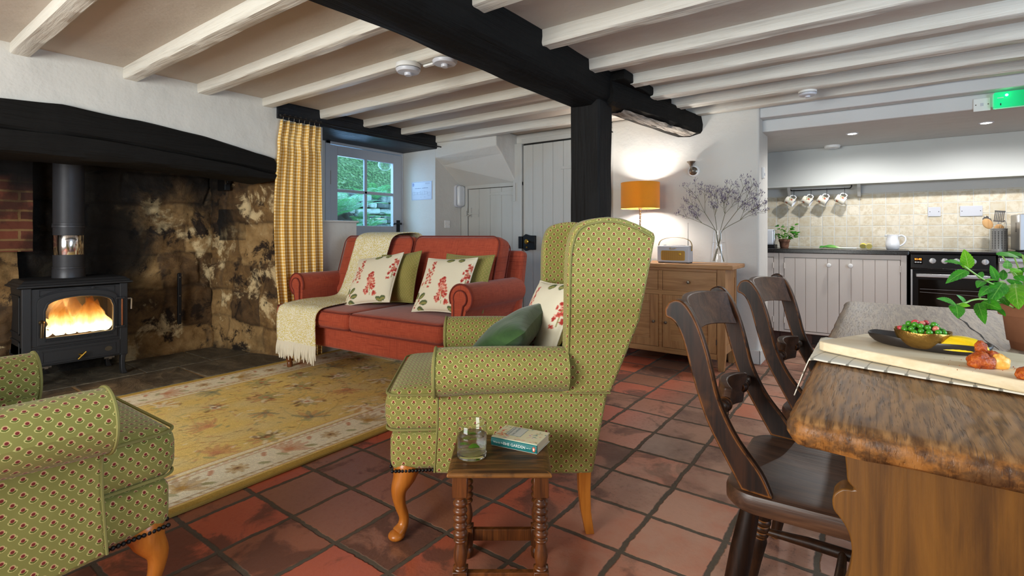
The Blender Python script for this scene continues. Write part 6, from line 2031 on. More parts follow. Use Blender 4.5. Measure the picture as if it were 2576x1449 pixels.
# chopping board
bd = thing('chopping_board', 'long pale wooden chopping board lying on the striped cloth', 'chopping board')
bz0, bz1 = .7685, .7905
poly = arc((-.098, 1.450), .018, 150, 250, 6) + [(.215, 1.252), (.50, 1.10), (.62, 1.36), (.262, 1.535)] + arc((-.018, 1.60), .016, 50, 140, 6)
poly = [(-.115, 1.452), (-.118, 1.438), (-.108, 1.425), (-.02, 1.375), (.06, 1.335), (.215, 1.252), (.50, 1.10), (.56, 1.34), (.262, 1.535), (.205, 1.562), (.0, 1.622), (-.016, 1.624), (-.030, 1.615)]
MB().prism(poly, bz0, bz1).build('board', M['maple'], bd, smooth=False, bevel=.004, seg=3)
# oval dark plate
PLC = (.088, 1.492, bz1 + .0005); PR = R(-17)
pt = thing('oval_plate', 'dark brown oval stoneware plate on the chopping board', 'plate', PLC, PR)
m = MB()
lev = [(0, .003), (.55, .003), (.80, .004), (.88, .010), (.97, .021), (1.0, .023), (1.01, .021), (.985, .014), (.90, .004), (.80, 0), (0, 0)]
N_ = 56
for r_, z in lev:
    for k in range(N_):
        a = 2 * PI * k / N_
        ca, sa = math.cos(a), math.sin(a)
        m.v.append((.112 * max(r_, .001) * (abs(ca) ** .9) * (1 if ca > 0 else -1), .057 * max(r_, .001) * sa, z + .0015 * math.sin(a * 5) * (r_ > .9)))
m.f = [(j * N_ + k, j * N_ + (k + 1) % N_, (j + 1) * N_ + (k + 1) % N_, (j + 1) * N_ + k) for j in range(len(lev) - 1) for k in range(N_)]
m.build('dish', simple('dark_stoneware', rgb(42, 36, 34), .38, 0, .1, 60), pt, auto=50)
# brass bowl
BC = (.080, 1.470, bz1 + .0042)
bw = thing('brass_bowl', 'hammered brass bowl heaped with peas and pink radish pieces', 'bowl', BC)
lev = [(.026, 0), (.032, .002), (.038, .007), (.0435, .014), (.048, .022), (.0505, .030), (.0520, .0375), (.0516, .0390), (.0500, .0378), (.0485, .030), (.0455, .022), (.040, .0145), (.032, .008), (.018, .0055), (0, .005)]
lev = [(0, 0)] + lev
m = MB()
for r_, z in lev:
    for k in range(48):
        a = 2 * PI * k / 48
        m.v.append((max(r_, .0005) * math.cos(a) * (1 + .02 * math.sin(3 * a)), max(r_, .0005) * math.sin(a) * (1 + .02 * math.sin(4 * a)), z + .0012 * math.sin(a * 5 + 1) * (z > .03)))
m.f = [(j * 48 + k, j * 48 + (k + 1) % 48, (j + 1) * 48 + (k + 1) % 48, (j + 1) * 48 + k) for j in range(len(lev) - 1) for k in range(48)]
m.build('vessel', simple('hammered_brass', rgb(176, 136, 70), .34, .9, .7, 70, var=.4), bw, auto=60)
PEA = simple('garden_pea', rgb(70, 150, 34), .3, 0, .1, 200, var=.25)
RAD = simple('pink_radish', rgb(206, 74, 80), .35, 0, .1, 120, var=.35); RAD2 = simple('coral_radish', rgb(226, 128, 108), .35, 0, .1, 120, var=.3)
pea0 = MB().sphere((0, 0, 0), .0062, 14, 10)
pr = random.Random(6)
spots = []
def try_add(c, r_):
    for q, s in spots:
        if (Vector(q) - Vector(c)).length < (r_ + s) * .98: return False
    spots.append((c, r_)); return True
pea_me = None; rads = []
made = 0
for att in range(6000):
    if made >= 56: break
    a, rr_ = pr.uniform(0, 2 * PI), .0405 * math.sqrt(pr.random())
    z = .037 + .022 * (1 - (rr_ / .042) ** 2) * pr.uniform(.25, 1.0)
    c = (BC[0] + rr_ * math.cos(a), BC[1] + rr_ * math.sin(a), BC[2] + z)
    isr = z > .047 and pr.random() < .55 or made % 9 == 8
    if not try_add(c, .0068 if isr else .0062): continue
    made += 1
    if isr:
        mt = RAD if pr.random() < .6 else RAD2
        m = MB().sphere((0, 0, 0), (.0074, .0062, .0058), 12, 8)
        m.v = [(x * (1 + .2 * nz(x * 200, y * 200, made)), y, z_ * (1 + .2 * nz(y * 200, z_ * 200, made))) for x, y, z_ in m.v]
        o = m.build('radish_piece', mt, auto=0)
        tag(o, 'small pink radish piece among the peas in the brass bowl', 'radish', 'radish pieces in the bowl')
        o.rotation_euler = (pr.random(), pr.random(), pr.random() * 3)
    else:
        if pea_me is None:
            o = pea0.build('pea', PEA, auto=0); pea_me = o
        else:
            o = pea_me.copy(); COL.objects.link(o)
        tag(o, 'single green pea heaped in the brass bowl', 'pea', 'peas in the bowl')
    o.location = c
def on_plate(x, y, z=0):
    c, s = math.cos(PR), math.sin(PR)
    return (PLC[0] + c * x - s * y, PLC[1] + s * x + c * y, PLC[2] + z)
for i, (x, y) in enumerate(((-.078, -.006), (-.063, -.018), (-.052, -.027), (-.043, -.033), (-.028, -.037), (-.010, -.042))):
    o = pea_me.copy(); COL.objects.link(o); o.location = on_plate(x, y, .0104)
    tag(o, 'stray green pea lying on the dark oval plate', 'pea', 'peas on the plate')
on_ = MB().grid(lambda u, v: (-.004 + .018 * u, -.004 * (1 - u) * math.sin(PI * v), .004 + .016 * (1 - u) ** 2 + .003 * math.sin(PI * v)), 8, 6)
o = on_.build('onion_sliver', simple('pink_onion', rgb(216, 150, 176), .4), auto=0); o.location = on_plate(-.020, -.036, .006); o.rotation_euler = (0, 0, .3)
sd = o.modifiers.new('t', 'SOLIDIFY'); sd.thickness = .0015
tag(o, 'sliver of red onion on the edge of the dark plate', 'onion')
def lemon_wedge(label, loc, rz, tilt):
    t = thing('lemon_wedge', label, 'lemon', loc, rz, 'lemon wedges on the plate')
    flesh = simple('lemon_flesh_' + str(rz)[:3], rgb(240, 208, 40), .3, 0, .35, 260, var=.2)
    m = MB(); m2 = MB()
    NL = 14
    for i in range(NL + 1):
        a = PI * i / NL
        x = -.030 * math.cos(a); r_ = .019 * math.sin(a) ** .8 + .0004
        m.v += [(x, r_ * math.cos(b) * .95, r_ * math.sin(b)) for b in [R(20 + 70 * k / 6) for k in range(7)]]
        m2.v += [(x, 0, .0), (x, r_ * .95 * math.cos(R(20)), r_ * math.sin(R(20))), (x, r_ * .95 * math.cos(R(90)), r_)]
    m.f = [(i * 7 + k, i * 7 + k + 1, i * 7 + 8 + k, i * 7 + 7 + k) for i in range(NL) for k in range(6)]
    m2.f = [q for i in range(NL) for q in ((i * 3, i * 3 + 1, i * 3 + 4, i * 3 + 3), (i * 3, i * 3 + 3, i * 3 + 5, i * 3 + 2))]
    rind = m.build('rind', simple('lemon_rind', rgb(238, 200, 24), .4, bump=.2, bscale=200), t, auto=0)
    fl_ = m2.build('flesh', flesh, t, auto=20)
    t.rotation_euler = (tilt, 0, rz)
    return t
lemon_wedge('lemon wedge lying flesh side up, nearer the brass bowl', on_plate(.050, -.020, .012), PR + .25, R(95)).scale = (1.55, 1.5, 1.5)
lemon_wedge('lemon wedge showing its yellow skin at the tip of the oval plate', on_plate(.068, -.026, .012), PR - .1, R(25)).scale = (1.45, 1.5, 1.5)
def chicken(label, loc, sc, seed, cut=True):
    t = thing('chicken_piece', label, 'chicken', loc, 0, 'spiced chicken on the board')
    n = NT('spiced_crust_%d' % seed)
    c = n.coord(); a = n.noise(c, 60, 5, .7); b = n.noise(c, 200, 3)
    n.bump(n.add(a, b), .8, .004)
    n.set(base=n.ramp(a, [(.3, rgb(110, 40, 6)), (.5, rgb(178, 76, 12)), (.7, rgb(216, 122, 28))]), rough=.5)
    n2 = NT('chicken_meat_%d' % seed); c = n2.coord(); a = n2.noise(c, 90, 4)
    n2.set(base=n2.ramp(a, [(.3, rgb(236, 150, 44)), (.6, rgb(244, 190, 90)), (.8, rgb(246, 220, 180))]), rough=.45); n2.bump(a, .5, .003)
    def blob(cx, cy, cz, rx, ry, rz_):
        m = MB().sphere((0, 0, 0), 1.0, 24, 16)
        m.v = [((x * rx * (1 + .25 * nz(x * 2 + seed, y * 2, z * 2))) + cx, (y * ry * (1 + .25 * nz(x * 2, y * 2 + seed, z * 2))) + cy, max(0, (z * rz_ * (1 + .3 * nz(x * 3, y * 3, z * 3 + seed))) + cz)) for x, y, z in m.v]
        return m
    m = blob(-.012, 0, .010, .026, .019, .019); m.merge(blob(.014, .006, .012, .024, .018, .018)); 
    if cut: m.merge(blob(-.002, .012, .036, .011, .009, .013))
    m.build('crust', n.m, t, auto=0)
    blob(.015, -.008, .011, .0185, .014, .0165).build('meat', n2.m, t, auto=0)
    t.scale = (sc, sc, sc); t.rotation_euler = (0, 0, R(36))
    return t
chicken('bigger heap of orange spiced chicken pieces at the middle of the board', (.172, 1.345, bz1), 1.0, 3)
chicken('spiced chicken piece at the very edge of the photo', (.226, 1.283, bz1), .8, 8, False)
# crumbs
cb = MB()
for i in range(26):
    cb.sphere((pr.uniform(.10, .24), pr.uniform(1.28, 1.40), bz1 + .0006), pr.uniform(.0004, .0011), 6, 4)
o = cb.build('spice_crumbs', simple('orange_crumb', rgb(168, 84, 34), .7), smooth=False); o['kind'] = 'stuff'; tag(o, 'orange spice crumbs on the chopping board', 'crumbs')

# potted mint at the edge of the photo
mp = thing('potted_mint', 'leafy green mint plant in a terracotta pot on the table', 'plant', (.316, 1.80, TZ))
tc_ = simple('weathered_terracotta', rgb(150, 96, 66), .85, 0, .3, 30, var=.35)
MB().lathe([(0, .002), (.040, .002), (.042, 0), (.056, .082), (.056, .084), (.066, .085), (.069, .118), (.066, .120), (.062, .118), (.058, .09), (.05, .02), (0, .015)], 40, cap=False).build('pot', tc_, mp, auto=50)
MB().lathe([(0, .100), (.03, .102), (.0605, .100)], 30, cap=False).build('soil', simple('dark_soil', rgb(38, 28, 20), .95, bump=.8, bscale=120), mp)
LEAVES = [((.167, 1.555, .971), (.157, 1.523, 1.014), .0241), ((.155, 1.546, .982), (.123, 1.474, .995), .0142), ((.165, 1.554, .967), (.123, 1.449, .952), .0213), ((.19, 1.597, .947), (.2, 1.629, .965), .0115), ((.197, 1.602, .942), (.181, 1.541, .935), .0173), ((.228, 1.649, .94), (.201, 1.58, .95), .0132), ((.227, 1.648, .94), (.216, 1.64, .977), .0161), ((.242, 1.684, .94), (.249, 1.714, .967), .0149), ((.252, 1.691, .967), (.251, 1.69, .988), .0164), ((.238, 1.657, .935), (.202, 1.531, .907), .0323), ((.262, 1.674, .932), (.245, 1.537, .9), .044), ((.217, 1.579, 1.004), (.288, 1.693, .999), .0197), ((.134, 1.433, .9), (.103, 1.36, .922), .0158), ((.155, 1.473, .898), (.139, 1.436, .921), .0113), ((.133, 1.432, .9), (.132, 1.369, .884), .0251), ((.138, 1.435, .899), (.155, 1.423, .901), .0119), ((.178, 1.514, .898), (.179, 1.44, .868), .0197), ((.19, 1.559, .897), (.214, 1.515, .89), .0267), ((.223, 1.62, .879), (.231, 1.577, .869), .0115), ((.236, 1.655, .902), (.24, 1.608, .89), .0205), ((.259, 1.696, .96), (.286, 1.74, .967), .0179), ((.269, 1.703, .951), (.279, 1.686, .94), .0209), ((.213, 1.614, .928), (.183, 1.517, .92), .0202), ((.264, 1.724, .94), (.269, 1.679, .926), .0273), ((.212, 1.638, .914), (.23, 1.626, .905), .0235), ((.288, 1.767, .947), (.276, 1.808, .969), .0169), ((.303, 1.777, .95), (.308, 1.781, .978), .0246), ((.305, 1.779, .907), (.303, 1.703, .891), .0277), ((.295, 1.747, .988), (.333, 1.824, 1.002), .0212)]
STEMS = [[(.28, 1.773, .863), (.268, 1.752, .907), (.242, 1.684, .936), (.222, 1.632, .932), (.195, 1.588, .947), (.167, 1.555, .97), (.156, 1.547, .981)], [(.28, 1.773, .861), (.236, 1.655, .891), (.205, 1.57, .901), (.183, 1.517, .907), (.164, 1.479, .907), (.152, 1.458, .903), (.134, 1.432, .9)], [(.29, 1.781, .863), (.288, 1.767, .907), (.271, 1.717, .95), (.259, 1.696, .96)], [(.3, 1.812, .86), (.308, 1.806, .924), (.295, 1.747, .988)], [(.183, 1.517, .906), (.185, 1.556, .914), (.193, 1.587, .919)], [(.285, 1.777, .863), (.273, 1.731, .91), (.262, 1.674, .932)]]
SH = Vector((.316, 1.80, TZ))
lr = random.Random(9)
def orient_leaf(base, tip, width, up_hint, mesh_kw=None):
    B_, T_ = Vector(base), Vector(tip)
    d = T_ - B_; L = d.length; x = d.normalized()
    y = up_hint.cross(x)
    if y.length < 1e-4: y = Vector((0, 1, 0)).cross(x)
    y.normalize(); z = x.cross(y)
    Mx = Matrix((x, y, z)).transposed().to_4x4(); Mx.translation = B_
    lm = leaf_mesh(L, width, **(mesh_kw or {}))
    lm.xf(Mx)
    return lm
for s in STEMS:
    MB().tube(catmull([Vector(p) - SH for p in s], 4), .0019, 7).build('stem', M['stem'], mp)
for i, (b, t_, w_) in enumerate(LEAVES):
    hint = (Vector((0, 0, 1.05)) - Vector(b) * Vector((1, 1, 0)).length * 0 - Vector((b[0], b[1], 0)))  # roughly towards the room
    hint = Vector((lr.uniform(-.3, .3) - .1, -1 + lr.uniform(-.3, .3), .75 + lr.uniform(-.2, .3)))
    m = orient_leaf(Vector(b) - SH, Vector(t_) - SH, w_ * 1.08, hint, dict(curl=.10, droop=.10, n=9))
    m.build('leaf', M['mint'] if i % 5 else M['mint_y'], mp, auto=0)
for i in range(34):
    a = lr.uniform(0, 2 * PI); rr_ = lr.uniform(.0, .05)
    b = Vector((rr_ * math.cos(a), rr_ * math.sin(a) , .11 + lr.uniform(0, .14)))
    if i > 20: b = Vector((.03 + lr.uniform(0, .10), lr.uniform(-.08, .08), .15 + lr.uniform(0, .12)))
    aa = a + lr.uniform(-.8, .8)
    L = lr.uniform(.03, .05)
    t_ = b + Vector((math.cos(aa) * L, math.sin(aa) * L, lr.uniform(-.2, .6) * L))
    orient_leaf(b, t_, L * .62, Vector((lr.uniform(-.4, .4), -.4, 1)), dict(curl=.15, droop=.2, n=7)).build('leaf', M['mint'], mp, auto=0)
for i in range(6):
    a = i * 1.05
    MB().tube(catmull([(0.01 * math.cos(a), .01 * math.sin(a), .10), (.03 * math.cos(a), .03 * math.sin(a), .17), (.06 * math.cos(a), .06 * math.sin(a), .24)], 4), .0017, 6).build('stem', M['stem'], mp)
# ------------------------------------------------------------------ kitchen
KF = 5.40           # cabinet fronts
KP = painted_timber('putty_cabinet_paint', rgb(210, 202, 194), .5, 'z', .03, .98)
wt = thing('worktop', 'black granite-look worktop along the kitchen wall', 'worktop')
bkm = NT('speckled_black_worktop'); c = bkm.coord()
bkm.set(base=bkm.mix(bkm.smooth(bkm.noise(c, 260, 3), .55, .7), rgb(20, 20, 22), rgb(74, 74, 78)), rough=.22, spec=.6)
MB().box(-1.295, .205, KF - .025, 5.985, .875, .915).build('slab', bkm.m, wt, smooth=False, bevel=.006, seg=3)
wt2 = thing('worktop', 'short black worktop under the microwave, beyond the cooker', 'worktop')
MB().box(.745, 1.75, KF - .025, 5.985, .875, .912).build('slab', bkm.m, wt2, smooth=False, bevel=.006, seg=3)
def cab_knob(p, parent):
    return MB().lathe([(.006, 0), (.006, -.014), (.017, -.020), (.0195, -.028), (.016, -.038), (0, -.042)], 20, 'y', p).build('knob', M['plastic'], parent)
def cab_door(t, x0, x1, z0, z1, boards, hinge):
    m = MB()
    xs = [x0 + (x1 - x0) * i / boards for i in range(boards + 1)]
    m.box(x0, x1, KF - .008, KF + .008, z0, z1)
    for i in range(boards): m.box(xs[i] + (.002 if i else 0), xs[i + 1] - (.002 if i < boards - 1 else 0), KF - .014, KF - .006, z0, z1)
    d = m.build('door', KP, t, smooth=False, bevel=.0015, seg=1)
    hx = x0 if hinge < 0 else x1
    h = MB()
    for zz in (z0 + .06, z1 - .10): h.tube([(hx, KF - .016, zz), (hx, KF - .016, zz + .055)], .005, 8)
    h.build('hinge', KP, d)
    return d
cb_ = thing('kitchen_cabinet', 'putty painted double cupboard with boarded doors and white knobs', 'cabinet')
MB().box(-.768, .190, KF + .01, 5.97, .13, .875).build('carcass', KP, cb_, smooth=False)
MB().box(-.768, -.728, KF - .012, KF + .012, .13, .875).box(.150, .190, KF - .012, KF + .012, .13, .875).box(-.728, .150, KF - .012, KF + .012, .835, .875).box(-.728, .150, KF - .012, KF + .012, .13, .150).build('face_frame', KP, cb_, smooth=False, bevel=.002)
d = cab_door(cb_, -.724, -.2895, .155, .83, 5, -1); cab_knob((-.365, KF - .014, .772), d)
d = cab_door(cb_, -.2855, .146, .155, .83, 5, 1); cab_knob((-.203, KF - .014, .772), d)
MB().box(-.768, .190, KF + .05, KF + .07, 0, .13).build('plinth', simple('dark_plinth', rgb(70, 44, 36), .7), cb_, smooth=False)
m = MB()
for i in range(8): m.box(-.50, -.34, KF + .044, KF + .051, .035 + i * .009, .040 + i * .009)
m.box(-.51, -.33, KF + .046, KF + .052, .028, .034).box(-.51, -.33, KF + .046, KF + .052, .106, .112)
m.build('vent_grille', M['iron'], cb_, smooth=False)
ca = thing('kitchen_cabinet', 'narrow putty painted cupboard beside the end of the lamp wall', 'cabinet')
MB().box(-1.28, -.772, KF + .01, 5.97, .13, .875).build('carcass', KP, ca, smooth=False)
MB().box(-1.28, -1.24, KF - .012, KF + .012, .13, .875).box(-.815, -.772, KF - .012, KF + .012, .13, .875).box(-1.24, -.815, KF - .012, KF + .012, .835, .875).build('face_frame', KP, ca, smooth=False, bevel=.002)
d = cab_door(ca, -1.236, -.819, .155, .83, 5, 1); cab_knob((-.895, KF - .014, .772), d)
MB().box(-1.28, -.772, KF + .05, KF + .07, 0, .13).build('plinth', simple('dark_plinth_left', rgb(70, 44, 36), .7), ca, smooth=False)

# cooker
ck = thing('cooker', 'black freestanding cooker with silver knobs and orange clock display', 'cooker')
BE = simple('black_enamel', rgb(14, 14, 16), .18, 0, spec=.6)
KX0, KX1 = .215, .735
MB().box(KX0, KX1, KF - .005, 5.97, .03, .895).build('body', BE, ck, smooth=False, bevel=.004)
MB().box(KX0 - .003, KX1 + .003, KF - .04, 5.97, .893, .912).build('hob_glass', simple('hob_glass', rgb(20, 22, 28), .08, 0, spec=.7), ck, smooth=False, bevel=.005, seg=3)
MB().prism([(KF - .005, .89), (KF - .035, .888), (KF - .045, .77), (KF - .005, .765)], KX0, KX1, 'x').build('control_panel', BE, ck, smooth=False, bevel=.006, seg=3)
for i, x in enumerate((.358, .432, .503, .574, .645)):
    pass
for i, x in enumerate((.355, .430, .503, .600, .672)):
    k = MB().lathe([(.023, 0), (.023, -.010), (.021, -.014), (0, -.015)], 24, 'y', (x, KF - .040, .835)).box(x - .0035, x + .0035, KF - .065, KF - .05, .813, .857)
    k.build('knob', M['steel'], ck, bevel=.0015)
MB().box(.235, .292, KF - .0445, KF - .040, .806, .860).build('display', simple('display_glass', rgb(8, 8, 10), .1), ck, smooth=False)
od = NT('orange_digits'); od.set(base=(1, .25, .02, 1), emis=(1, .22, .02, 1), estr=6)
text_obj('clock_digits', '21:42', .021, od.m, Matrix.Translation((.263, KF - .0452, .846)) @ Matrix.Rotation(R(90), 4, 'X'), ck, .0002)
for x in (.247, .263, .279): MB().box(x - .006, x + .006, KF - .0465, KF - .042, .818, .825).build('button', M['plastic'], ck, smooth=False)
dd = MB().box(KX0 + .012, KX1 - .012, KF - .028, KF - .006, .36, .752).build('oven_door', BE, ck, smooth=False, bevel=.004)
MB().box(KX0 + .05, KX1 - .05, KF - .0300, KF - .027, .40, .68).build('oven_glass', simple('oven_glass', rgb(10, 11, 10), .06, 0, spec=.8), dd, smooth=False)
m = MB()
for z in (.575, .60): m.tube([(KX0 + .06, KF - .0305, z), (KX1 - .06, KF - .0305, z - .012 * (z < .59))], .0016, 6)
m.build('oven_rack', M['steel'], dd)
MB().box(KX0 + .035, KX1 - .035, KF - .062, KF - .046, .700, .727).box(KX0 + .05, KX0 + .07, KF - .05, KF - .026, .703, .724).box(KX1 - .07, KX1 - .05, KF - .05, KF - .026, .703, .724).build('handle', M['steel'], dd, smooth=False, bevel=.004, seg=3)
MB().box(KX0 + .012, KX1 - .012, KF - .024, KF - .006, .06, .34).build('lower_door', BE, ck, smooth=False, bevel=.004)
MB().box(KX0 + .001, KX0 + .012, KF - .035, KF - .02, .03, .76).build('edge_trim', M['steel'], ck, smooth=False)
for x in (.27, .68): MB().box(x - .02, x + .02, KF + .02, KF + .06, 0, .031).build('foot', M['iron'], ck, smooth=False)
m = MB()
for i in range(6): m.box(.445 + i * .010, .445 + i * .010 + .0065, KF - .0304, KF - .0300, .424, .432)
m.build('maker_mark', M['pewter'], dd, smooth=False)
# silver appliance beside it
dw = thing('dishwasher', 'silver fronted appliance with bright handle strip beyond the cooker', 'dishwasher')
MB().box(.752, 1.345, KF - .002, 5.97, .03, .872).build('body', simple('silver_grey_front', rgb(186, 178, 172), .35, .5), dw, smooth=False, bevel=.004)
MB().box(.756, 1.341, KF - .026, KF - .002, .838, .868).build('handle_strip', M['steel'], dw, smooth=False, bevel=.005, seg=3)
MB().box(.754, 1.343, KF - .018, KF - .002, .10, .83).build('door', simple('silver_grey_door', rgb(186, 178, 172), .35, .5), dw, smooth=False, bevel=.004)
MB().box(.76, 1.34, KF + .04, KF + .06, 0, .032).build('plinth', M['iron'], dw, smooth=False)
mw = thing('microwave', 'silver microwave cut off by the photo edge on the short worktop', 'microwave', (1.14, 5.72, .912))
MB().box(-.245, .245, -.17, .17, .012, .30).build('case', M['steel'], mw, smooth=False, bevel=.006, seg=2)
MB().box(-.215, .12, -.176, -.168, .035, .275).build('door_window', simple('purple_black_glass', rgb(52, 34, 56), .12), mw, smooth=False, bevel=.01, seg=3)
for x in (-.2, .2): MB().box(x - .02, x + .02, -.14, .14, 0, .013).build('foot', M['iron'], mw, smooth=False)
m = MB()
for i in range(7): m.box(-.247, -.244, -.06, -.02, .16 + i * .011, .165 + i * .011)
m.build('side_vent', M['iron'], mw, smooth=False)

# utensil pot
up = (.812, 5.80, .912)
ut = thing('utensil_holder', 'perforated steel utensil pot beside the cooker', 'utensil holder', up)
pm = NT('perforated_steel'); c = pm.coord(); x, y, z = pm.sep(c)
ang = pm.math('ARCTAN2', y, x)
fu = pm.math('FRACT', pm.mul(ang, 16 / (2 * PI))); fv = pm.math('FRACT', pm.mul(z, 72))
dd_ = pm.math('SQRT', pm.add(pm.math('POWER', pm.mul(pm.sub(fu, .5), 1.7), 2), pm.math('POWER', pm.sub(fv, .5), 2)))
hole = pm.mul(pm.smooth(dd_, .34, .28), pm.mul(pm.smooth(z, .018, .020), pm.smooth(z, .165, .162)))
pm.set(base=pm.mix(hole, rgb(190, 188, 184), rgb(20, 18, 16)), metal=pm.mul(pm.sub(1.0, hole), .55), rough=.3)
MB().lathe([(0, 0), (.052, 0), (.053, .004), (.053, .184), (.055, .187), (.053, .189), (.050, .186), (.050, .006), (0, .004)], 40, cap=False).build('pot', pm.m, ut, auto=60)
def spoon(label, name, lean, az, L, bowl, mat, hmat=None):
    t = thing(name, label, 'utensil', (up[0], up[1], up[2] + .006), 0, 'utensils in the steel pot')
    d = Vector((math.sin(lean) * math.cos(az), math.sin(lean) * math.sin(az), math.cos(lean)))
    b0 = Vector((-.028 * math.cos(az), -.028 * math.sin(az), .004))
    MB().tube([b0, b0 + d * L], .0045, 8).build('handle', hmat or mat, t)
    return t, b0 + d * L, d
def ladle(mesh, tip, d, t, nm, mat, yaw=0.0):
    q = Vector((0, 0, 1)).rotation_difference(d).to_matrix().to_4x4()
    mesh.xf(Matrix.Translation(tip) @ q @ Matrix.Rotation(yaw, 4, 'Z'))
    return mesh.build(nm, mat, t, auto=50)
t_, tip, d = spoon('wooden spoon leaning left out of the utensil pot', 'wooden_spoon', R(24), R(180), .20, 0, M['spoon'])
m = MB().sphere((0, 0, .04), (.032, .007, .046), 20, 12); ladle(m, tip, d, t_, 'spoon_bowl', M['spoon'], 0)
t_, tip, d = spoon('steel serving spoon behind the wooden spoon in the utensil pot', 'serving_spoon', R(22), R(172), .235, 0, M['steel'])
m = MB().sphere((0, 0, .03), (.028, .006, .042), 20, 12); ladle(m, tip, d, t_, 'spoon_bowl', M['chrome'], 0)
t_, tip, d = spoon('steel slotted turner standing upright in the utensil pot', 'slotted_turner', R(6), R(10), .235, 0, M['steel'])
m = MB()
for i in range(6): m.box(-.030 + i * .0106, -.030 + i * .0106 + .0065, -.0012, .0012, .008, .085)
m.box(-.032, .034, -.0012, .0012, 0, .010).box(-.032, .034, -.0012, .0012, .082, .094)
ladle(m, tip, d, t_, 'slotted_blade', M['chrome'], 0)
t_, tip, d = spoon('rounded wooden spatula low at the front of the utensil pot', 'wooden_spatula', R(9), R(-90), .165, 0, M['spoon'])
m = MB().sphere((0, 0, .02), (.030, .006, .032), 18, 10); ladle(m, tip, d, t_, 'spatula_blade', M['spoon'], 0)
t_, tip, d = spoon('wire whisk leaning right out of the utensil pot', 'whisk', R(14), R(0), .18, 0, M['steel'])
m = MB()
for k in range(5):
    a = PI * k / 5
    m.tube([(.026 * math.sin(PI * q / 14) ** .8 * math.cos(a) * (1 if q < 99 else 1), .026 * math.sin(PI * q / 14) ** .8 * math.sin(a), .075 * (1 - math.cos(PI * q / 28 * 1)) * 1.0) for q in range(15)], .0008, 5)
    m.tube([(-.026 * math.sin(PI * q / 14) ** .8 * math.cos(a), -.026 * math.sin(PI * q / 14) ** .8 * math.sin(a), .075 * (1 - math.cos(PI * q / 28))) for q in range(15)], .0008, 5)
ladle(m, tip, d, t_, 'wires', M['chrome'], 0)

# jug, lemons, spring onions, toaster, herb pot
CER = simple('white_glazed_ceramic', rgb(232, 234, 238), .15, 0, spec=.6)
jg = thing('milk_jug', 'white ceramic jug standing on the worktop near the cooker', 'jug', (.100, 5.70, .915))
MB().lathe([(0, 0), (.040, 0), (.046, .006), (.053, .04), (.051, .065), (.043, .092), (.041, .118), (.043, .134), (.041, .135), (.038, .118), (.041, .09), (.048, .06), (.044, .01), (0, .006)], 36, cap=False).build('body', CER, jg, auto=60)
MB().prism([(-.040, -.016), (-.060, 0), (-.040, .016)], .118, .134).build('spout', CER, jg, bevel=.004)
MB().tube(catmull([(.040, 0, .120), (.066, 0, .128), (.090, 0, .110), (.092, 0, .075), (.072, 0, .045), (.050, 0, .032)], 6), .0065, 10).build('handle', CER, jg)
for i, (x, lab) in enumerate(((-.118, 'lemon half with cut face forward, left one of the pair on the worktop'), (-.072, 'lemon half tilted on edge, right one of the pair on the worktop'))):
    t = thing('lemon_half', lab, 'lemon', (x, 5.66, .915 + .026), 0, 'lemon halves on the worktop')
    m = MB().lathe([(.0275, 0), (.027, .008), (.022, .020), (.012, .029), (.004, .034), (0, .035)], 24, 'y', cap=False)
    m.build('rind', bpy.data.materials.get('lemon_rind') or M['mint_y'], t)
    lf = NT('lemon_cut_face_%d' % i); c = lf.coord(); x_, y_, z_ = lf.sep(c)
    rr_ = lf.math('SQRT', lf.add(lf.mul(x_, x_), lf.mul(z_, z_)))
    an = lf.math('ABSOLUTE', lf.sub(lf.math('FRACT', lf.mul(lf.math('ARCTAN2', z_, x_), 9 / (2 * PI))), .5))
    seg_ = lf.mul(lf.smooth(an, .44, .38), lf.smooth(rr_, .0235, .0225))
    lf.set(base=lf.mix(seg_, rgb(238, 234, 196), rgb(238, 214, 96)), rough=.35)
    MB().lathe([(0, -.0008), (.0272, -.0005), (.0275, 0)], 24, 'y', cap=False).build('cut_face', lf.m, t)
    t.rotation_euler = (R(38 if i == 0 else 24), 0, R(-6 if i == 0 else 10))
son = NT('spring_onion_skin'); c = son.coord(); x, y, z = son.sep(c)
son.set(base=son.ramp(son.smooth(x, -.15, .10), [(0, rgb(58, 140, 40)), (.4, rgb(120, 180, 80)), (.62, rgb(226, 236, 206)), (1, rgb(240, 240, 232))]), rough=.4)
for i in range(6):
    y = (i - 2.5) * .010; a = (i - 2.5) * 3.5
    p = [(-.15 - .01 * (i % 3), y * 2.6, .012 + .006 * (i % 2)), (-.08, y * 1.7, .014 + .008 * (i % 3)), (0, y, .008), (.07, y * .9, .0065), (.10 + .012 * (i % 3), y * 1.2, .0065)]
    m = MB().tube(catmull(p, 4), [.0022] * 3 + [.0062] * 5 + [.0056] * 5 + [.0052] * 2 + [.0062, .004], 8)
    m.tube(catmull([p[1], (-.12, y * 2.4, .020), (-.165, y * 3.4, .010 + .012 * (i % 2))], 4), .0040, 6)
    o = m.build('spring_onion', son.m); o.location = (-.29, 5.66, .916)
    tag(o, 'loose spring onion in the small bunch on the worktop', 'spring onion', 'bunch of spring onions')
ts = thing('toaster', 'shiny toaster with black base partly hidden by the wall end', 'toaster', (-.975, 5.70, .915))
MB().rbox(.26, .16, .165, .02, 6, 0, (0, 0, .108)).build('body', simple('white_enamel', rgb(222, 226, 232), .15, .2), ts)
MB().box(-.135, .135, -.085, .085, 0, .034).build('base', M['iron'], ts, smooth=False, bevel=.004)
MB().rbox(.012, .164, .15, .005, 3, 0, (.128, 0, .108)).build('end_trim', M['chrome'], ts)
MB().box(-.10, .10, -.045, -.020, .186, .1915).box(-.10, .10, .020, .045, .186, .1915).build('slots', M['iron'], ts, smooth=False)
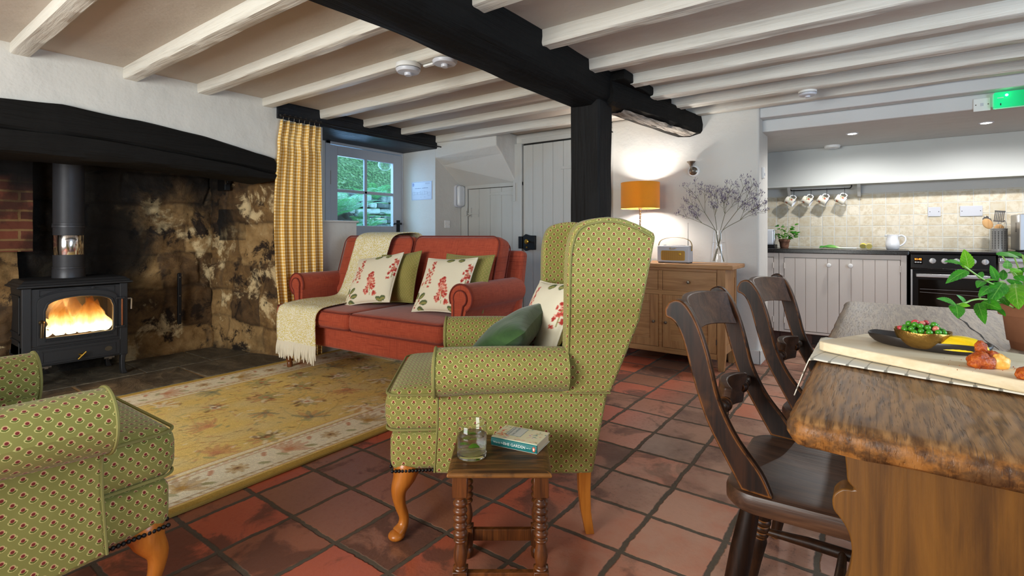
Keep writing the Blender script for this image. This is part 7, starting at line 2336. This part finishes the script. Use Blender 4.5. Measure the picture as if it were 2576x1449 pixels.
hp_ = thing('potted_herb', 'bushy green herb in a small old terracotta pot by the toaster', 'plant', (-.772, 5.745, .915))
MB().lathe([(0, .001), (.034, .001), (.036, 0), (.046, .062), (.051, .064), (.052, .088), (.050, .090), (.046, .088), (.04, .01), (0, .008)], 30, cap=False).build('pot', simple('mossy_terracotta', rgb(130, 88, 66), .85, 0, .4, 40, var=.5), hp_, auto=50)
MB().lathe([(0, .078), (.03, .080), (.047, .078)], 20, cap=False).build('soil', simple('herb_soil', rgb(40, 30, 22), .95), hp_)
for i in range(90):
    a = lr.uniform(0, 2 * PI); q = lr.random() ** .5
    zz = .085 + lr.random() * (.05 if i < 40 else .15)
    rr_ = (.055 if i < 40 else .085) * q
    b = Vector((rr_ * math.cos(a) + (.015 if i >= 40 else 0), rr_ * math.sin(a) * .8, zz))
    L = lr.uniform(.018, .028) if i < 40 else lr.uniform(.032, .055)
    if i >= 78: b = Vector((.07 + lr.uniform(0, .05), lr.uniform(-.03, .03), .11 + lr.uniform(0, .06))); L = .045
    aa = a + lr.uniform(-.7, .7)
    t_ = b + Vector((math.cos(aa) * L * .8, math.sin(aa) * L * .8, L * lr.uniform(-.1, .7)))
    orient_leaf(b, t_, L * .62, Vector((lr.uniform(-.3, .3), -.6, 1)), dict(curl=.15, droop=.2, n=5)).build('leaf', M['mint'], hp_, auto=0)
for i in range(8):
    a = i * .8
    MB().tube(catmull([(0.012 * math.cos(a), .012 * math.sin(a), .075), (.03 * math.cos(a), .03 * math.sin(a), .14), (.06 * math.cos(a) + .02, .05 * math.sin(a), .20)], 3), .0015, 5).build('stem', M['stem'], hp_)

# mug rail, hooks, mugs
ML0, ML1, MY = -.735, -.213, 5.855
rl = thing('mug_rail', 'black iron rail fixed under the kitchen shelf holding four mugs', 'rail', (0, MY, 0))
MB().tube(catmull([(ML0, 0, 1.530), (ML0, 0, 1.512), (ML0 + .012, 0, 1.499), (ML0 + .03, 0, 1.497), (-.47, 0, 1.497), (ML1 - .03, 0, 1.497), (ML1 - .012, 0, 1.499), (ML1, 0, 1.512), (ML1, 0, 1.530)], 5), .0055, 10).build('bar', M['iron'], rl)
for i, x in enumerate((-.700, -.550, -.415, -.268)):
    MB().tube(catmull([(x, -.004, 1.494), (x, 0, 1.505), (x, .007, 1.497), (x, .003, 1.47), (x, -.002, 1.445), (x, .006, 1.437), (x, .010, 1.446)], 4), .0022, 6).build('hook', M['iron'], rl)
def mug_paint(u, v):
    base = rgb(232, 226, 210)[:3]
    uu = (u * 2) % 1.0
    for cx, cy, ra, rb, a, col in ((.30, .62, .09, .12, 20, (196, 110, 84)), (.36, .72, .05, .06, 0, (170, 84, 64)), (.22, .5, .08, .05, 60, (112, 132, 64)), (.28, .38, .10, .045, 30, (126, 142, 74)), (.40, .46, .07, .05, -40, (150, 158, 90)), (.20, .70, .05, .04, 0, (140, 120, 90)), (.78, .32, .10, .10, 0, (200, 120, 88)), (.72, .24, .06, .05, 0, (160, 80, 60)), (.86, .42, .07, .04, 40, (120, 140, 70)), (.70, .42, .05, .04, 0, (188, 140, 100))):
        if ellm(uu, v, cx, cy, ra, rb, a) < 1: base = rgb(*col)[:3]
    return base
mgm = vcol('painted_mug_glaze', .2, .02, 50, .5, .05)
mug0 = None
for i, x in enumerate((-.700, -.550, -.415, -.268)):
    lab = 'floral cream mug hanging on the kitchen rail, ' + ['nearest the wall end', 'second from the wall end', 'second from the cooker end', 'nearest the cooker end'][i]
    if mug0 is None:
        t = mug0 = thing('mug', lab, 'mug', (0, 0, 0), 0, 'mugs hanging on the rail')
        m = MB()
        def mf(u, v):
            a = 2 * PI * u
            r_ = .036 + .003 * v + .001 * math.sin(v * 9)
            return (r_ * math.cos(a), r_ * math.sin(a), -.041 + .082 * v)
        m.grid(mf, 48, 20, colfn=mug_paint)
        m.build('body', mgm, t, auto=0)
        MB().lathe([(0, -.041), (.034, -.041), (.036, -.040)], 32, cap=False).lathe([(.039, .041), (.0385, .0425), (.0365, .041), (.0335, -.036), (0, -.037)], 32, cap=False).build('inner', CER, t, auto=60)
        MB().tube(catmull([(.036, 0, .026), (.058, 0, .030), (.066, 0, .008), (.058, 0, -.018), (.036, 0, -.024)], 6), .0052, 10).build('handle', CER, t)
    else:
        t = dup(mug0, None, None, lab, 'mugs hanging on the rail')
    # handle up on the hook, mouth tipped toward the right
    Mx = Matrix.Translation((x, MY + .004, 1.4405)) @ Matrix.Rotation(R(8 - i * 5), 4, 'Z') @ Matrix.Rotation(R(28), 4, 'Y') @ Matrix.Rotation(R(-90), 4, 'Y') @ Matrix.Translation((-.0605, 0, -.004))
    Mx = Matrix.Translation((x, MY + .004, 1.4405)) @ Matrix.Rotation(R(-6 + i * 4), 4, 'Z') @ Matrix.Rotation(R(30), 4, 'Y') @ Matrix(((0, 0, 1, 0), (0, 1, 0, 0), (1, 0, 0, 0), (0, 0, 0, 1))) @ Matrix.Rotation(PI, 4, 'Z') @ Matrix.Translation((-.0605, 0, -.004)) @ Matrix.Identity(4)
    # body axis (z) along +x tipped down, handle (+x) pointing up
    ax = Vector((.86, -.12 + .05 * i, -.50)).normalized(); hd = Vector((.50, 0, .86)); hd = (hd - ax * hd.dot(ax)).normalized(); sd_ = ax.cross(hd)
    B3 = Matrix((hd, sd_, ax)).transposed().to_4x4()
    Mx = Matrix.Translation((x, MY + .004, 1.4405)) @ B3 @ Matrix.Translation((-.0602, 0, -.006))
    t.matrix_world = Mx
# plates on the tiles
sp_ = thing('wall_socket', 'single white connection plate on the kitchen tiles', 'socket', (.409, 5.99, 1.258))
MB().box(-.045, .045, -.009, 0, -.043, .043).build('plate', M['plasticg'], sp_, smooth=False, bevel=.003)
for x in (-.031, .031): MB().lathe([(.0035, -.009), (.0035, -.0096), (0, -.0096)], 10, 'y', (x, 0, 0)).build('screw', M['iron'], sp_)
sp_ = thing('wall_socket', 'double white blank plate on the kitchen tiles above the cooker', 'socket', (.659, 5.99, 1.258))
MB().box(-.075, .075, -.009, 0, -.046, .046).build('plate', M['plasticg'], sp_, smooth=False, bevel=.003)
for x in (-.061, .061): MB().lathe([(.0035, -.009), (.0035, -.0096), (0, -.0096)], 10, 'y', (x, 0, 0)).build('screw', M['iron'], sp_)
# downlights
nd = NT('downlight_glow'); nd.set(base=(1, 1, 1, 1), emis=(1, .97, .92, 1), estr=22)
for i, (x, y) in enumerate(((-.18, 5.12), (.66, 5.22))):
    t = thing('downlight', 'small recessed ceiling downlight over the kitchen, ' + ('nearer the lamp wall' if i == 0 else 'nearer the exit light'), 'downlight', (x, y, 1.90), 0, 'kitchen downlights')
    MB().lathe([(.030, .0), (.034, -.005), (.044, -.005), (.046, -.001), (.046, 0)], 32, cap=False).build('bezel', M['plasticg'], t)
    MB().lathe([(0, -.006), (.022, -.006), (.030, -.002)], 24, cap=False).build('lamp', nd.m, t)
# detectors
def detector(label, loc, r_=.052, h_=.042, led=False, tilt=0):
    t = thing('smoke_detector', label, 'smoke detector', loc)
    MB().lathe([(r_ * .96, 0), (r_, -.004), (r_, -h_ * .50), (r_ * .96, -h_ * .54)], 40, cap=False).build('base', M['plastic'], t, auto=50)
    MB().lathe([(r_ * .90, -h_ * .50), (r_ * .90, -h_ * .64)], 40, cap=False).build('vent_slot', simple('detector_slot', rgb(120, 118, 112), .7), t)
    MB().lathe([(r_ * .97, -h_ * .62), (r_ * .98, -h_ * .72), (r_ * .86, -h_), (r_ * .4, -h_ * 1.06), (0, -h_ * 1.08)], 40, cap=False).lathe([(r_ * .30, -h_ * 1.0), (r_ * .30, -h_ * 1.3), (r_ * .26, -h_ * 1.38), (0, -h_ * 1.38)], 24, cap=False).build('cover', M['plasticg'], t, auto=50)
    if led: MB().sphere((-.008, -.018, -h_ * 1.06), .0025, 8, 6).build('indicator', simple('green_dot', rgb(80, 170, 60), .4), t)
    return t
detector('white smoke detector on the ceiling joist left of the black beam', (-2.285, 2.085, 2.072), .075, .05, True)
detector('white smoke detector half hidden behind the black main beam', (-2.06, 2.165, 2.10), .075, .05)
detector('white smoke detector on a joist above the kitchen opening', (-.405, 4.09, 2.062), .058, .036)
t = thing('ceiling_alarm', 'flat white alarm at the back of the kitchen ceiling above the shelf', 'alarm', (-.36, 5.70, 1.90))
MB().lathe([(.066, 0), (.068, -.006), (.064, -.022), (.05, -.028), (0, -.030)], 32, cap=False).build('case', M['plastic'], t, auto=50)
MB().lathe([(.022, -.027), (.020, -.033), (0, -.034)], 20, cap=False).build('button', M['plasticg'], t)
# exit light and its switch on the boxed beam
ex = thing('exit_light', 'glowing green emergency exit light on the boxed beam', 'emergency light', (.79, 4.62, 1.935))
gx = NT('green_acrylic'); gc = gx.coord(); x, y, z = gx.sep(gc)
gx.set(base=rgb(10, 180, 96), rough=.15, spec=.6, emis=(.02, .75, .30, 1), estr=gx.smooth(x, .05, -.16, .12, .75))
MB().box(-.175, .175, -.058, -.002, -.052, .052).build('cover', gx.m, ex, smooth=False, bevel=.008, seg=3)
MB().sphere((-.115, -.060, .026), .008, 12, 8).build('indicator', M['led'], ex)
MB().box(-.17, .17, -.004, 0, -.05, .05).build('mount_plate', M['plastic'], ex, smooth=False)
MB().box(-.16, -.13, -.0605, -.058, .010, .014).build('painted_highlight', M['plastic'], ex, smooth=False)  # white sliver standing in for a highlight on the green cover
MB().box(-.146, -.141, -.0605, -.058, -.038, -.024).build('test_pin', M['iron'], ex, smooth=False)
fs_ = thing('wall_switch', 'white key switch plate beside the green exit light', 'switch', (.562, 4.62, 1.925))
MB().box(-.043, .043, -.010, 0, -.043, .043).build('plate', M['plastic'], fs_, smooth=False, bevel=.003)
MB().box(-.008, .008, -.012, -.01, -.010, .010).build('key_slot', M['plasticg'], fs_, smooth=False)
for x in (-.031, .031): MB().lathe([(.004, -.010), (.004, -.0108), (0, -.0108)], 10, 'y', (x, 0, 0)).build('screw', M['pewter'], fs_)
tt = MB().box(-2.21, -2.13, 2.135, 2.155, 2.055, 2.066)
tag(tt.build('cable_clip', M['plastic'], smooth=False), 'short cable cover between the two ceiling detectors', 'cable cover')
# ------------------------------------------------------------------ outside the glazed door
soil = simple('garden_soil', rgb(48, 46, 40), .95, bump=.6, bscale=30, var=.4)
m = MB().grid(lambda u, v: (-9.0 + 4.4 * u, .5 + 6.5 * v, -.12 + .5 * max(0, (.45 - u)) * 2 + .04 * nz(u * 9, v * 9)), 20, 30)
struct(m.build('garden_ground', soil, auto=0), 'garden ground outside the door')
# stone retaining wall, laid dry; bank behind it
rw = MB()
r = random.Random(33)
z = -.1
cols_ = []
while z < 1.62:
    h = r.uniform(.05, .12)
    y = 1.4 + r.uniform(-.1, .1)
    while y < 7.2:
        w_ = r.uniform(.10, .30)
        m = MB().rbox(.22, w_ * .94, h * .92, .022, 3, 0, (0, 0, 0), 0, 2)
        px = -6.55 - .10 * z + r.uniform(-.05, .05)
        ro = TRS((px, y + w_ / 2, z + h / 2), (r.uniform(-.08, .08), r.uniform(-.15, .15), r.uniform(-.15, .15)))
        m.v = [(a * (1 + .12 * nz(a * 12, b * 12, y)), b * (1 + .1 * nz(b * 9, c * 12, z)), c * (1 + .18 * nz(a * 12, c * 12, y + z))) for a, b, c in m.v]
        sh = r.random(); mo = r.random()
        m.col = {i: (sh, mo, 0) for i in range(len(m.v))}
        rw.merge(m, ro)
        y += w_
    z += h
ns = NT('mossy_field_stone')
c = ns.coord(); a = ns.attr('Col'); ar, ag, ab = ns.sep(a)
f = ns.noise(c, 14, 5, .65)
col = ns.mix(ns.smooth(ns.add(ns.mul(f, .6), ns.mul(ar, .4)), .3, .7), rgb(72, 82, 84), rgb(168, 178, 176))
geo = ns.new('ShaderNodeNewGeometry'); nx_s, ny_s, nz_s = ns.sep(geo.outputs['Normal'])
moss = ns.mul(ns.smooth(ns.add(ns.add(nz_s, ns.mul(ag, .6)), ns.mul(f, .8)), 1.15, 1.5), 1.0)
col = ns.mix(ns.mul(moss, .85), col, rgb(66, 120, 44))
ns.bump(f, .6, .02)
ns.set(base=col, rough=.85)
struct(rw.build('garden_drystone', ns.m, auto=35), 'mossy dry stone bank outside the door')
bk_ = MB().grid(lambda u, v: (-6.75 - 1.9 * u + .08 * nz(u * 6, v * 14), 1.0 + 6.6 * v, 1.35 + 1.9 * u ** .8 + .12 * nz(u * 7, v * 9, 4)), 26, 60)
nb_ = NT('ivy_bank'); c = nb_.coord(); f = nb_.noise(c, 18, 5, .7); g = nb_.voro(c, 26)
nb_.set(base=nb_.ramp(nb_.add(nb_.mul(f, .6), nb_.mul(g, .5)), [(.3, rgb(22, 38, 22)), (.5, rgb(50, 84, 40)), (.65, rgb(84, 118, 66)), (.8, rgb(130, 150, 120))]), rough=.9); nb_.bump(nb_.add(f, g), .9, .05)
struct(bk_.build('garden_bank', nb_.m, auto=0), 'overgrown bank above the stones')
FERN = mint_mat('fern_frond', rgb(120, 190, 140), rgb(66, 140, 104), rgb(170, 214, 176))
FERN2 = mint_mat('pale_fern_frond', rgb(176, 214, 200), rgb(120, 176, 156), rgb(206, 232, 216))
fr = random.Random(77)
def frond(base, az, L, lift, m):
    """one feathery frond arching out from its crown"""
    P = []
    N = 34
    for i in range(N + 1):
        t = i / N
        out = L * t * (1 - .18 * t)
        up = lift * L * (t - .62 * t * t)
        P.append(base + Vector((math.cos(az) * out, math.sin(az) * out, up)))
    m.tube(P, [.004 * (1 - .8 * i / N) + .0008 for i in range(N + 1)], 4)
    sidev = Vector((-math.sin(az), math.cos(az), 0))
    for i in range(2, N):
        t = i / N
        ln = L * .22 * (math.sin(PI * min(1, t * .92 + .10)) ** .8) * (1 - t * .35)
        d = (P[i + 1] - P[i - 1]).normalized()
        for s in (-1, 1):
            dirv = (sidev * s + d * .35).normalized()
            a = P[i]; b = a + dirv * ln + Vector((0, 0, -.10 * ln))
            w_ = L / N * .27
            mid = a.lerp(b, .5) + Vector((0, 0, .02 * ln))
            m.add([a - d * w_ * .7, mid - d * w_, b, mid + d * w_, a + d * w_ * .7], [(0, 1, 3, 4), (1, 2, 3)])
def sst(t): t = max(0, min(1, t)); return t * t * (3 - 2 * t)
def mound(x, y): return 1.45 * sst((-5.3 - x) / .9) * (1 - sst((y - 4.5) / .7)) - .10
em_ = MB().grid(lambda u, v: (-5.2 - 1.5 * u, 2.6 + 2.8 * v, mound(-5.2 - 1.5 * u, 2.6 + 2.8 * v) + .05 * nz(u * 8, v * 12, 2) * sst(u * 2)), 50, 70)
struct(em_.build('garden_earth', soil, auto=0), 'dark earth bank under the ferns')
ferns = [((-6.02, 4.02, 1.22), .62, FERN, 'big fern at the hinge side of the view'), ((-6.12, 4.40, 1.48), .66, FERN2, 'pale tall fern arching in the upper hinge side pane'), ((-6.0, 4.62, 1.15), .52, FERN, 'fern bending over the stones in mid view'), ((-6.2, 4.85, 1.66), .55, FERN2, 'pale fern high behind the glazing bar'), ((-5.9, 4.20, .95), .48, FERN2, 'low fern above the dark earth'), ((-6.68, 5.35, 1.60), .50, FERN, 'fern on the top of the bank at the handle side'), ((-6.2, 3.85, 1.72), .6, FERN2, 'pale fern half cut off by the door frame'), ((-6.60, 5.7, 1.25), .34, FERN, 'small fern between the stones at the handle side')]
for (x, y, z), L, mt, lab in ferns:
    if y < 5 and x > -6.4: z = mound(x, y) + .03
    t = thing('fern', lab + ', seen through the glazed door', 'fern', (x, y, z), 0, 'ferns outside the door')
    for k in range(11):
        m = MB()
        frond(Vector((0, 0, 0)), -1.9 + k * .38 + fr.uniform(-.15, .15), L * fr.uniform(.8, 1.15), fr.uniform(.55, 1.3), m)
        m.build('frond', mt, t, auto=0, smooth=False, recalc=False)
    MB().sphere((0, 0, -.05), (.06, .06, .07), 10, 8).build('crown', soil, t)
ms = MB().grid(lambda u, v: (-6.50 + .28 * u, 4.0 + 1.9 * v, .86 + .05 * nz(u * 5, v * 16) + .06 * math.sin(PI * u)), 14, 60)
o = ms.build('moss_cushion', simple('bright_moss', rgb(84, 150, 40), .95, bump=.8, bscale=60, var=.4), auto=0); o['kind'] = 'stuff'; tag(o, 'bright moss along a ledge of the garden wall', 'moss')
gl_ = thing('garden_globe', 'milky glass lamp globe hanging just outside the top pane', 'outdoor light', (-4.86, 4.06, 1.90))
MB().sphere((0, 0, 0), (.085, .085, .075), 24, 16).build('globe', pane('milky_globe', .3), gl_)
MB().lathe([(.04, .06), (.045, .10), (.02, .11), (.012, .16)], 20).build('ceiling_mount', M['plastic'], gl_)
# ------------------------------------------------------------------ camera, light, render look
cam = bpy.data.cameras.new('camera')
co = bpy.data.objects.new('camera', cam); COL.objects.link(co)
co.location = (0, 0, 1.05); co.rotation_euler = (R(90), 0, R(36))
cam.sensor_width = 36; cam.lens = 1270 / 2576 * 36
cam.shift_y = -(724.5 - 590) / 2576
cam.clip_start = .05; cam.clip_end = 200
SC.camera = co

def area(name, loc, rot, sx, sy, power, col, spread=180):
    l = bpy.data.lights.new(name, 'AREA'); l.shape = 'RECTANGLE'; l.size, l.size_y = sx, sy
    l.energy = power; l.color = col; l.spread = R(spread)
    o = bpy.data.objects.new(name, l); COL.objects.link(o)
    o.location = loc; o.rotation_euler = rot
    return o
def point(name, loc, power, col, r=.03):
    l = bpy.data.lights.new(name, 'POINT'); l.energy = power; l.color = col; l.shadow_soft_size = r
    o = bpy.data.objects.new(name, l); COL.objects.link(o); o.location = loc
    return o
def spot(name, loc, power, col, ang=110, blend=.6, r=.03, rot=(0, 0, 0)):
    l = bpy.data.lights.new(name, 'SPOT'); l.energy = power; l.color = col; l.spot_size = R(ang); l.spot_blend = blend; l.shadow_soft_size = r
    o = bpy.data.objects.new(name, l); COL.objects.link(o); o.location = loc; o.rotation_euler = rot
    return o
# daylight through the two windows behind the camera
area('daylight_front', (-1.72, -1.98, 1.31), (R(90), 0, 0), 2.3, 1.2, 165, (1.0, .95, .86))
area('daylight_right', (2.28, 1.5, 1.32), (R(90), 0, R(90)), 1.7, 1.15, 62, (.66, .79, 1.0))
# daylight through the glazed door
area('daylight_door', (-5.4, 3.45, 1.75), (R(84), 0, R(-90)), 1.3, 1.1, 50, (.30, .58, 1.0))
# sideboard lamp
point('lamp_bulb', (-1.69, 4.235, 1.365), 42, (1.0, .96, .90), .055)
# kitchen downlights
for x in (-.18, .66, 1.5): spot('downlight', (x, 5.18, 1.885), 36, (1.0, .98, .96), 172, .5, .03)
# fire
point('fire_glow', (-4.60, 1.12, .46), 5, (1.0, .5, .15), .06)
point('fire_glow_back', (-4.84, 1.08, .52), 8, (1.0, .45, .12), .04)

w = bpy.data.worlds.new('world'); SC.world = w; w.use_nodes = True
bg = w.node_tree.nodes['Background']
bg.inputs[0].default_value = (.36, .74, 1.0, 1); bg.inputs[1].default_value = 4.5

SC.view_settings.view_transform = 'Standard'
SC.view_settings.look = 'None'
SC.view_settings.exposure = 0.0
SC.view_settings.gamma = 1.0
SC.view_settings.use_curve_mapping = False
cy = SC.cycles
cy.use_denoising = True
try: cy.denoiser = 'OPENIMAGEDENOISE'
except Exception: pass
cy.use_adaptive_sampling = True; cy.adaptive_threshold = .03
cy.max_bounces = 14; cy.diffuse_bounces = 4; cy.glossy_bounces = 4; cy.transmission_bounces = 14; cy.transparent_max_bounces = 12
cy.sample_clamp_indirect = 6.0
cy.caustics_reflective = False; cy.caustics_refractive = False
